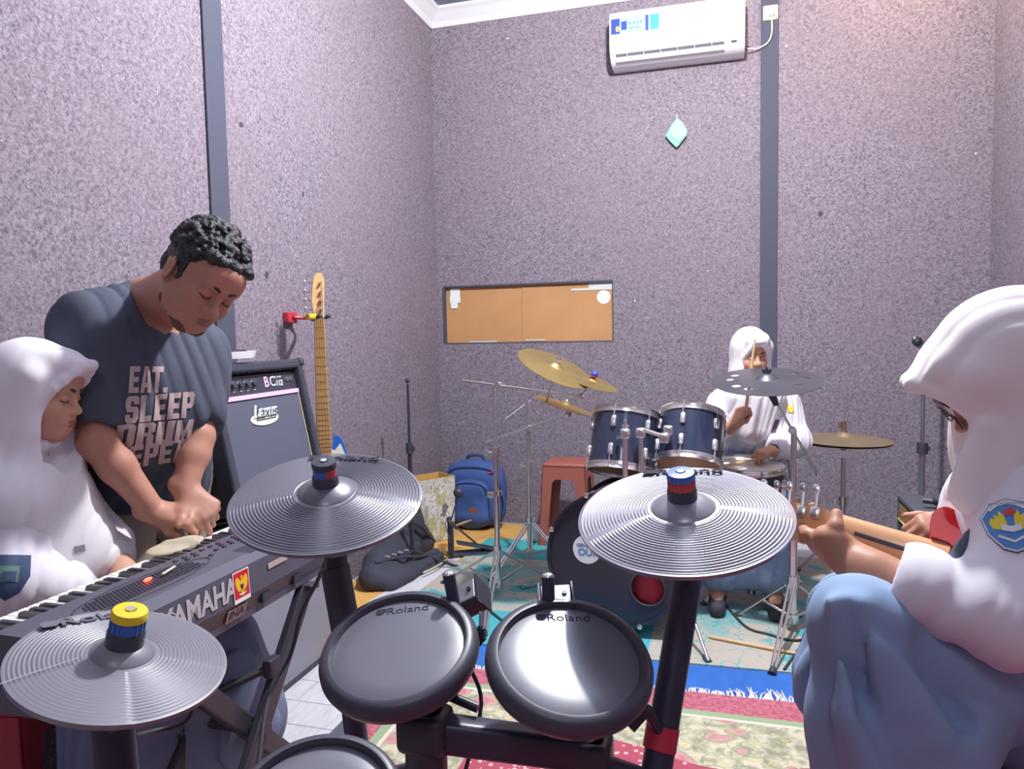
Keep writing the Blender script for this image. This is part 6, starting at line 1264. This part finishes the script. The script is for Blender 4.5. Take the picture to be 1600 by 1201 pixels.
# fretting hand: palm below the neck, thumb up on its back, fingers curling round the far side
nutp, heel = W(1296, 820, 1.37), W(1478, 878, 1.27)
hA, MA = hand_prims(wrA + nrm(wrA - elA) * .0, CV(-.72, -.66, .18), CV(-.60, .62, .30), -1, [(52, 62, 40), (58, 62, 40), (62, 62, 40), (66, 62, 40)], .12, [(.010, .020, -.010), (.020, .052, -.030), (.020, .078, -.040), (.012, .102, -.046)], 1.0)
A_ = [cap(wrA - nrm(wrA - elA) * .02, W(1300, 852, 1.320), .027, .030, k=.03, flat=(CV(0, 0, 1), .8)), cap(W(1322, 872, 1.300), W(1290, 840, 1.300), .026, .022, k=.02)]
A_ += [cap(W(1315, 868, 1.295), W(1308, 842, 1.285), .019, .0155, k=.02), cap(W(1308, 842, 1.285), W(1306, 822, 1.290), .0145, .0125, k=.008), cap(W(1306, 822, 1.290), W(1307, 803, 1.305), .0125, .0105, k=.006)]   # thumb
for i, (bx_, by_) in enumerate(((1262, 835), (1276, 850), (1291, 864), (1306, 876))):
    k0 = W(bx_, by_, 1.345 + .002 * i); k1 = W(bx_ - 10, by_ - 12, 1.395); k2 = W(bx_ - 4, by_ - 34, 1.425); k3 = W(bx_ + 8, by_ - 45, 1.415)
    A_ += [cap(W(1312, 862, 1.320), k0, .020, .0125, k=.018), cap(k0, k1, .0115, .0100, k=.006), cap(k1, k2, .0100, .0088, k=.004), cap(k2, k3, .0088, .0075, k=.004)]
B += A_
hp, _ = hand_prims(wrB, CV(-.80, .05, -.05), CV(-.15, -.75, -.55), 1, [(55, 60, 35), (52, 60, 35), (50, 58, 35), (45, 55, 30)], .1, None, .95); B += hp
rb = link('body', sculpt(B, .0034), SKIN3, gg_, True); face_parts(HG, rb, brow=True)
def dg(Q):
    dist = np.sqrt(((Q - hG.astype(np.float32)) ** 2).sum(1)); return folds(Q, 0, CV(.10, 1, .1), 22, .0042, ph=1.4) * np.clip((dist - .07) / .10, 0, 1)
# deep drape ridges falling from the crown to the shoulder
ex = [cap(hG - HG[:3, 2] * .10, nbG, .088, .11, k=.05), cap(nbG + [0, 0, .0], W(1612, 722, 1.26), .10, .085, k=.06), cap(nbG, shB, .10, .09, k=.06), cap(W(1600, 560, 1.26), W(1665, 720, 1.3), .11, .14, k=.07),
      cap(W(1578, 690, 1.24), W(1545, 742, 1.23), .060, .045, k=.06), cap(W(1545, 742, 1.23), W(1518, 775, 1.24), .040, .026, k=.05), cap(W(1535, 668, 1.20), W(1510, 765, 1.22), .012, .016, k=.03)]
def cap2(a, b, ra, rb, k, op='+'): return cap(a, b, ra, rb, k=k, op=op)
sub = [cap(W(1528, 560, 1.135), W(1552, 668, 1.125), .006, .008, k=.035, op='-'), cap(W(1572, 520, 1.13), W(1610, 660, 1.10), .010, .014, k=.045, op='-'), cap(W(1500, 560, 1.16), W(1532, 655, 1.155), .003, .004, k=.025, op='-')]
sc2 = scarf(HG, nbG, ex, sub, .0042, dg, 'headscarf', HIJ2, gg_, e=(.20, .98), mid=(.068, -.012), cw=.068, brim=(.122, .088), post=[ell((sg * .056, .044, .026), (.030, .048, .054), k=.02) for sg in (-1, 1)] + [ell((sg * .054, .042, -.030), (.024, .036, .040), k=.02) for sg in (-1, 1)])
hemA = elA + (wrA - elA) * .62
bl2 = sculpt([cap(shA, elA, .074, .070, k=.05), cap(elA, hemA, .068, .053, k=.04), cap(elA + (wrA - elA) * .36, hemA, .0655, .0635, k=.005), cap(shB, elB, .07, .062, k=.05), cap(elB, elB + (wrB - elB) * .7, .058, .046, k=.04), cap((shA + shB) / 2 + [0, 0, -.04], plG + [0, 0, .02], .145, .155, k=.08), cap(W(1560, 790, 1.3), W(1560, 960, 1.36), .085, .09, k=.06),
     ell(hemA + nrm(wrA - elA) * .085, (.085, .085, .085), k=.003, op='-')], .005, lambda Q: folds(Q, 0, CV(-.45, 1, .2), 17, .0048, ph=2.) + .002 * vn(Q, 14))
bl2 = link('blouse', bl2, BLO, gg_, True)
dA_ = nrm(wrA - elA)
RG = [cap(a, b, r0, r1, k=kk, op=o_) for a, b, r0, r1, kk, o_ in ((W(1300, 945, 1.165), W(1322, 1110, 1.150), .008, .012, .04, '+'), (W(1322, 1110, 1.150), W(1378, 1230, 1.14), .012, .014, .04, '+'), (W(1345, 950, 1.150), W(1400, 1090, 1.150), .006, .010, .04, '+'),
      (W(1318, 960, 1.142), W(1352, 1110, 1.132), .005, .008, .035, '-'), (W(1352, 1110, 1.132), W(1420, 1240, 1.115), .008, .012, .04, '-'), (W(1292, 990, 1.150), W(1300, 1210, 1.145), .004, .008, .03, '-'), (W(1440, 1000, 1.14), W(1500, 1130, 1.13), .006, .010, .05, '-'), (W(1490, 1010, 1.13), W(1600, 1120, 1.09), .006, .010, .05, '-'), (W(1400, 985, 1.15), W(1450, 1140, 1.14), .006, .010, .04, '+'))]
sk2 = sculpt([cap(plG + [0, 0, -.02], knA, .135, .066, k=.07), cap(plG + [0, 0, -.02], knB, .13, .065, k=.06), cap(knA, W(1352, 1130, 1.22), .066, .070, k=.05), cap(W(1352, 1130, 1.22), np.array([W(1352, 1130, 1.22)[0] + .01, knA[1], .26]), .070, .09, k=.06), cap(W(1318, 955, 1.40), W(1290, 1060, 1.40), .050, .050, k=.03), cap(W(1290, 1060, 1.40), W(1284, 1082, 1.40), .050, .044, k=.03), cap(W(1420, 1070, 1.24), W(1430, 1260, 1.25), .085, .12, k=.06), cap(W(1500, 1070, 1.2), W(1480, 1150, 1.2), .08, .07, k=.06),
     *RG, ell(np.array([knA[0] + .05, knA[1], -.44]), (1.3, 1.3, .56), k=.02, op='-')], .007, lambda Q: folds(Q, 0, CV(.30, 1, .1), 14, .012, ph=.4))
link('skirt', sk2, SKB, gg_, True)
for f in (ftA, ftB): link('shoe', sculpt([cap(f + [.02, 0, -.02], f + [-.15, .02, -.032], .042, .034, k=.03), ell(f + [-.07, 0, -.272], (.3, .3, .215), k=.002, op='-')], .007), BLKM, gg_, True)
# sleeve emblem
bv = bvh_of(bl2); Mq = camframe(1580, 820, .88, 4)
SB, SY, SW_ = mat('patch_blue', '4f86c4', .7), mat('patch_yellow', 'e0cf3e', .7), mat('patch_white', 'dfe0e6', .7); SR, SN = mat('patch_red', 'c8434c', .7), mat('patch_line', '3c4866', .7)
sp5 = lambda s: [(-.022 * s, .032 * s), (0, .040 * s), (.022 * s, .032 * s), (.038 * s, .012 * s), (.032 * s, -.014 * s), (.016 * s, -.036 * s), (0, -.042 * s), (-.016 * s, -.036 * s), (-.032 * s, -.014 * s), (-.038 * s, .012 * s)]
D_ = dict(depth=.9, sub=.008)
pa = decal('sleeve_patch', flat(sp5(1.0)), Mq, bv, SN, bl2, off=.002, **D_); pa['label'] = 'blue five sided school emblem with yellow wings, red flame and open book'
decal('patch_border', flat(sp5(.965)), Mq, bv, SW_, pa, off=.0026, **D_); decal('patch_field', flat(sp5(.90)), Mq, bv, SB, pa, off=.0032, **D_)
wg = [(-.004, -.002), (-.012, -.008), (-.022, -.006), (-.026, .002), (-.023, .010), (-.018, .008), (-.019, .016), (-.013, .012), (-.012, .021), (-.006, .014)]
for s in (-1, 1): decal('emblem_wing', flat([(x * -s, y) for x, y in (wg if s < 0 else wg[::-1])]), Mq, bv, SY, pa, off=.0040, **D_)
decal('emblem_flame', flat([(-.005, .013), (.006, .013), (.010, .018), (.004, .025), (-.002, .022), (-.005, .020)]), Mq, bv, SR, pa, off=.0044, **D_)
for s in (-1, 1): decal('emblem_book', flat([(0, -.012), (s * .012, -.009), (s * .012, .0), (0, -.003)][::s]), Mq, bv, SW_, pa, off=.0048, **D_)
decal('emblem_wreath', flat([(-.017, -.015), (0, -.024), (.017, -.015), (.019, -.018), (0, -.0275), (-.019, -.018)]), Mq, bv, SW_, pa, off=.0042, **D_)
decal('emblem_scroll', flat([(-.024, .024), (-.012, .032), (0, .0345), (.012, .032), (.024, .024), (.022, .020), (.011, .0275), (0, .030), (-.011, .0275), (-.022, .020)]), Mq, bv, SW_, pa, off=.0042, **D_)
g = text('x', 'TUT WURI HANDAYANI', .0040, None, None, None, extrude=0); decal('emblem_lettering', g.xf(frame((0, .0305, 0))), Mq, bv, SN, pa, off=.0054, **D_)
# glasses
gs = link('glasses', G().tube([W(1452, 614, 1.30), W(1468, 628, 1.29), W(1484, 637, 1.27)], .0016, 6), mat('glasses_frame', '4a3438', .3), rb, True)
def hl(p_): return HG[:3, :3] @ np.array(p_, float) + hG
for s in (-1, 1):
    ang = np.linspace(0, 2 * PI, 25); link('lens_rim', G().tube([hl((s * .032 + .024 * math.cos(a), .108 - .004 * abs(math.cos(a)), -.004 + .017 * math.sin(a))) for a in ang], .0014, 6), bpy.data.materials['glasses_frame'], gs, True)
link('nose_bridge', G().tube([hl((-.010, .106, .002)), hl((0, .112, .004)), hl((.010, .106, .002))], .0013, 6), bpy.data.materials['glasses_frame'], gs, True)
# ---- red guitar, its back turned to the viewer
u = nrm(heel - nutp); zf = nrm(CV(-.05, -.26, -.95)); zf = nrm(zf - u * (zf @ u)); v_ = np.cross(zf, u); MGt = np.eye(4); MGt[:3, 0] = u; MGt[:3, 1] = v_; MGt[:3, 2] = zf; MGt[:3, 3] = nutp   # x from nut to heel, y up across the neck, z = back of the guitar, towards the viewer
if (RW.T @ v_)[1] > 0: MGt[:3, 1] = -v_
LN = np.linalg.norm(heel - nutp)
rg = thing('electric_guitar', 'red electric guitar with maple neck held by the guitarist', 'guitar', nutp)
NW = mat('maple_neck_satin', 'd2a176', .35, var=.05, vscale=30, coat=.3)
g = G(); n = 14; V = []; 
secs = [(0, .026, .019), (.03, .026, .019), (LN, .031, .022)]
for x, hw, dp_ in secs:
    for i in range(n + 1): a = PI * i / n; V.append((x, hw * math.cos(a), dp_ * math.sin(a) ** .8))
F = [(i * (n + 1) + j, i * (n + 1) + j + 1, (i + 1) * (n + 1) + j + 1, (i + 1) * (n + 1) + j) for i in range(len(secs) - 1) for j in range(n)] + [tuple(range(n, -1, -1)), tuple(range(2 * (n + 1), 3 * (n + 1)))] + [(i * (n + 1), (i + 1) * (n + 1), (i + 1) * (n + 1) + n, i * (n + 1) + n) for i in range(len(secs) - 1)]
link('neck', g.add(V, F).xf(MGt), NW, rg, True, auto=60)
link('walnut_stripe', G().add([(x, y, z) for x, hw, dp_ in ((.045, .026, .0192), (LN - .01, .031, .0222)) for y, z in ((-.0085, dp_ * .965 + .0006), (-.0045, dp_ * .995 + .0006), (-.001, dp_ * 1.0 + .0006))], [(0, 1, 4, 3), (1, 2, 5, 4)]).xf(MGt), mat('walnut_dark', '3f3f52', .4), rg, True)
link('fretboard', G().prism([(-.002, -.026), (LN + .08, -.032), (LN + .08, .032), (-.002, .026)], -.006, .0005, MGt), mat('fretboard_pale', 'c9a284', .4), rg)
hs = [(.006, .027), (-.004, .030), (-.012, .037), (-.10, .046), (-.165, .046), (-.185, .036), (-.188, .016), (-.175, -.004), (-.15, -.012), (-.12, -.008), (-.09, -.018), (-.06, -.046), (-.04, -.050), (-.02, -.038), (.006, -.027)]
uh = nrm(CV(.80, -.02, -.58)); zh = nrm(zf - uh * (zf @ uh)); MHs = np.eye(4); MHs[:3, 0] = uh; MHs[:3, 1] = np.cross(zh, uh) if (RW.T @ np.cross(zh, uh))[1] < 0 else -np.cross(zh, uh); MHs[:3, 2] = zh; MHs[:3, 3] = nutp
link('headstock', G().prism([(x, y * .82) for x, y in hs], .0, .014, MHs), NW, rg)
for i in range(6):
    x = -.022 - i * .0245; y0 = .016 + .001 * i
    tn = link('tuning_machine', G().rbox((x, y0, .020), (.018, .022, .013), .005, 2).xf(MHs), CHR, rg, True, auto=40); link('tuning_shaft', G().tube([(x, y0 + .01, .020), (x, y0 + .040, .020)], .0026, 8).xf(MHs), CHR, tn)
    link('tuning_key', G().rbox((x, y0 + .046, .020), (.011, .016, .018), .004, 2).xf(MHs), STEEL if i % 2 else CHR, tn, True, auto=40)
bo = LN; RDL = mat('red_lacquer', 'c5141c', .38, coat=.12, spec=.3)
bdy = [(-.0 + bo - .045, .042), (bo - .055, .090), (bo - .035, .115), (bo - .005, .112), (bo + .03, .085), (bo + .07, .080), (bo + .13, .100), (bo + .20, .150), (bo + .30, .165), (bo + .38, .11), (bo + .405, 0), (bo + .38, -.11), (bo + .30, -.160), (bo + .20, -.145), (bo + .11, -.095), (bo + .05, -.090), (bo - .01, -.125), (bo - .055, -.120), (bo - .062, -.085), (bo - .03, -.04), (bo + .005, -.032), (bo + .005, .034)]
bdy = [(bo + (x - bo) * .72, y * .78) for x, y in bdy]; bb = bez([np.array([x, y, 0]) for x, y in bdy + bdy[:1]], 3)[:-1, :2]
from mathutils.geometry import tessellate_polygon
link('body', G().prism([tuple(q_) for q_ in bb], -.022, .016, MGt), RDL, rg, True, auto=50)
link('strap', G().tube(bez([W(1466, 905, 1.2), W(1490, 880, 1.17), W(1512, 845, 1.2), W(1560, 800, 1.25)], 6), .012, 6), mat('dark_strap', '4a4d5f', .8), rg, True)
# stool under her and under the keyboard pupil
stool('plastic_stool', 'red plastic stool under the guitarist at the right edge', W(1590, 1200, 1.3)[0] + .06, W(1590, 1200, 1.3)[1] + .02, .34, .46, mat('red_stool_plastic', '9c2f3a', .45), .3, .019)
stool('plastic_stool', 'red plastic stool under the pupil at the keyboard', pl_[0] + .0, pl_[1] - .02, .34, .44, bpy.data.materials['red_stool_plastic'], .2, .001)
# ------------------------------------------------------------------ the drummer
hD = W(1173, 553, 3.55); HD = headM(hD, (.06, .22, -.97), (.0, -.97, -.24), .97)
dr = thing('person', 'pupil in a white headscarf playing the blue-black drum kit', 'person', np.array([W(1178, 700, 3.75)[0], W(1178, 700, 3.75)[1], 0]))
nbD = W(1178, 605, 3.64); sR_, sL_ = W(1128, 628, 3.66), W(1228, 628, 3.66); eR_, eL_ = W(1108, 678, 3.58), W(1243, 690, 3.6); wR_, wL_ = W(1146, 664, 3.42), W(1208, 703, 3.46); pD = W(1180, 735, 3.78)
kD1, kD2 = pD + [-.18, -.33, -.04], pD + [.07, -.34, -.05]; fD1, fD2 = np.array([kD1[0], kD1[1] - .1, .08]), np.array([kD2[0], kD2[1] - .08, .08])
B = place(head_prims(slim=.97), HD) + [cap(hD - HD[:3, 2] * .05 - HD[:3, 1] * .02, nbD, .048, .055, k=.03), cap(sR_, sL_, .05, k=.04), cap((sR_ + sL_) / 2, pD, .10, .12, k=.06), cap(sR_, eR_, .042, .036, k=.03), cap(eR_, wR_, .036, .025, k=.02), cap(sL_, eL_, .042, .036, k=.03), cap(eL_, wL_, .036, .025, k=.02),
     cap(pD, kD1, .085, .06, k=.05), cap(pD, kD2, .085, .06, k=.05), cap(kD1, fD1, .05, .035, k=.03), cap(kD2, fD2, .05, .035, k=.03), cap(fD1, fD1 + [0, -.13, -.02], .034, .026, k=.03), cap(fD2, fD2 + [0, -.13, -.02], .034, .026, k=.03)]
hp, MR_ = hand_prims(wR_, CV(.25, -.75, -.5), CV(-.75, -.2, -.5), 1, [(60, 80, 50)] * 4, .05, [(.012, .02, -.012), (.030, .05, -.030), (.016, .070, -.044), (-.004, .078, -.046)], .95); B += hp
hp, ML_ = hand_prims(wL_, CV(-.85, .15, -.45), CV(0, -.9, -.3), 1, [(50, 75, 45)] * 4, .05, [(.012, .02, -.012), (.030, .05, -.028), (.018, .072, -.040), (.0, .080, -.042)], .95); B += hp
dbod = link('body', sculpt(B, .0045), SKIN2, dr, True); face_parts(HD, dbod, open_=True)
ex = [cap(hD - HD[:3, 2] * .10, nbD + [0, 0, -.02], .085, .10, k=.05), cap(nbD + [0, 0, -.05], sR_ + [.02, -.01, -.04], .085, .075, k=.06), cap(nbD + [0, 0, -.05], sL_ + [-.02, -.01, -.04], .085, .075, k=.06), cap(W(1165, 620, 3.56), W(1172, 668, 3.56), .09, .07, k=.06), cap(W(1195, 620, 3.58), W(1185, 668, 3.57), .09, .06, k=.06)]
scarf(HD, nbD, ex, [], .0055, lambda Q: folds(Q, 0, (.3, 0, 1), 24, .0055, ph=.9) * np.clip((hD[2] - .05 - Q[:, 2]) / .10, 0.1, 1), 'headscarf', HIJ, dr, cw=.066, mid=(.044, -.012), brim=(.110, .078))
hemD = eL_ + (wL_ - eL_) * .72
bl3 = link('blouse', sculpt([cap(sR_, eR_, .066, .064, k=.05), cap(eR_, eR_ + (wR_ - eR_) * .55, .062, .05, k=.04), cap(sL_, eL_, .066, .066, k=.05), cap(eL_, hemD, .066, .058, k=.04), cap((sR_ + sL_) / 2 + [0, 0, -.05], pD + [0, 0, .10], .145, .135, k=.08)], .0075, lambda Q: folds(Q, 0, (.3, 0, 1), 28, .007, ph=.1)), BLO, dr, True)
sk3 = link('skirt', sculpt([cap(pD + [0, -.02, .05], pD + [0, -.02, 0], .152, .16, k=.05), cap(pD + [0, 0, -.02], kD1, .13, .09, k=.07), cap(pD + [0, 0, -.02], kD2, .13, .085, k=.07), cap(kD1, fD1 + [0, 0, .09], .085, .085, k=.06), cap(kD2, fD2 + [0, 0, .09], .08, .082, k=.06), cap((kD1 + kD2) / 2, (fD1 + fD2) / 2 + [0, 0, .12], .10, .09, k=.08), ell(np.array([kD1[0], kD1[1], -.42]), (1.2, 1.2, .50), k=.01, op='-')], .010, lambda Q: folds(Q, 0, (.2, .1, 1), 24, .008)), SKB, dr, True)
bv = bvh_of(bl3); D3 = dict(depth=1.6, sub=.03)
Mq = camframe(1206, 664, 3.2, -15); o = decal('name_badge', flat([(-.025, -.032), (.025, -.032), (.025, .032), (-.025, .032)]), Mq, bv, mat('photo_badge', '5d4a56', .5), bl3, off=.004, **D3)
Mq = camframe(1235, 638, 3.2, 0); decal('sleeve_patch', flat(shp(.5)), Mq, bv, SY, bl3, off=.004, **D3)
bv = bvh_of(sk3); Mq = camframe(1174, 700, 3.0, 0); o = decal('waist_panel', flat([(-.038, -.07), (.038, -.07), (.038, .06), (-.038, .06)]), Mq, bv, mat('panel_light_blue', '8ea3c6', .8), sk3, off=.004, **D3); decal('emblem', flat([(0, -.016), (.012, -.006), (.018, .008), (.006, .004), (0, .018), (-.006, .004), (-.018, .008), (-.012, -.006)]), Mq, bv, SY, o, off=.006, **D3)
link('watch_strap', G().tube([wL_ - nrm(wL_ - eL_) * .012, wL_ + nrm(wL_ - eL_) * .006], .029, 16), RUB, dbod, True)
for f in (fD1, fD2): link('shoe', sculpt([cap(f + [0, .02, -.02], f + [0, -.15, -.03], .042, .034, k=.03), ell(f + [0, -.07, -.282], (.3, .3, .215), k=.002, op='-')], .008), BLKM, dr, True)
g1 = MR_[:3, :3] @ np.array([0, .085, -.028]) + wR_; sd = nrm(CV(.06, -.93, -.2)); stick('drumstick', 'wooden drumstick raised in the drummer\'s fist', g1 - sd * .06, g1 + sd * .34)
g2 = ML_[:3, :3] @ np.array([0, .085, -.028]) + wL_; sd = nrm(W(1160, 722, 3.40) - g2); stick('drumstick', 'wooden drumstick resting on the snare drum in the drummer\'s lower hand', g2 - sd * .05, g2 + sd * .30)
th = thing('drum_throne', 'round black drum throne under the drummer', 'drum throne', np.array([pD[0], pD[1] + .06, .016])); q = np.array([pD[0], pD[1] + .06, 0])
link('seat', G().lathe([(0, -.05), (.15, -.05), (.165, -.03), (.165, .0), (.15, .015), (0, .02)], 40, frame(q + [0, 0, pD[2] - .17])), BLKM, th, True, auto=40); link('post', G().tube([q + [0, 0, .12], q + [0, 0, pD[2] - .21]], .014, 12), CHR, th, True, auto=40)
for k in range(3): a = k * 2 * PI / 3 + PI / 2; link('leg', G().tube([q + [0, 0, .26], q + [.25 * math.cos(a), .25 * math.sin(a), .028]], .010, 8), CHR, th, True, auto=40)
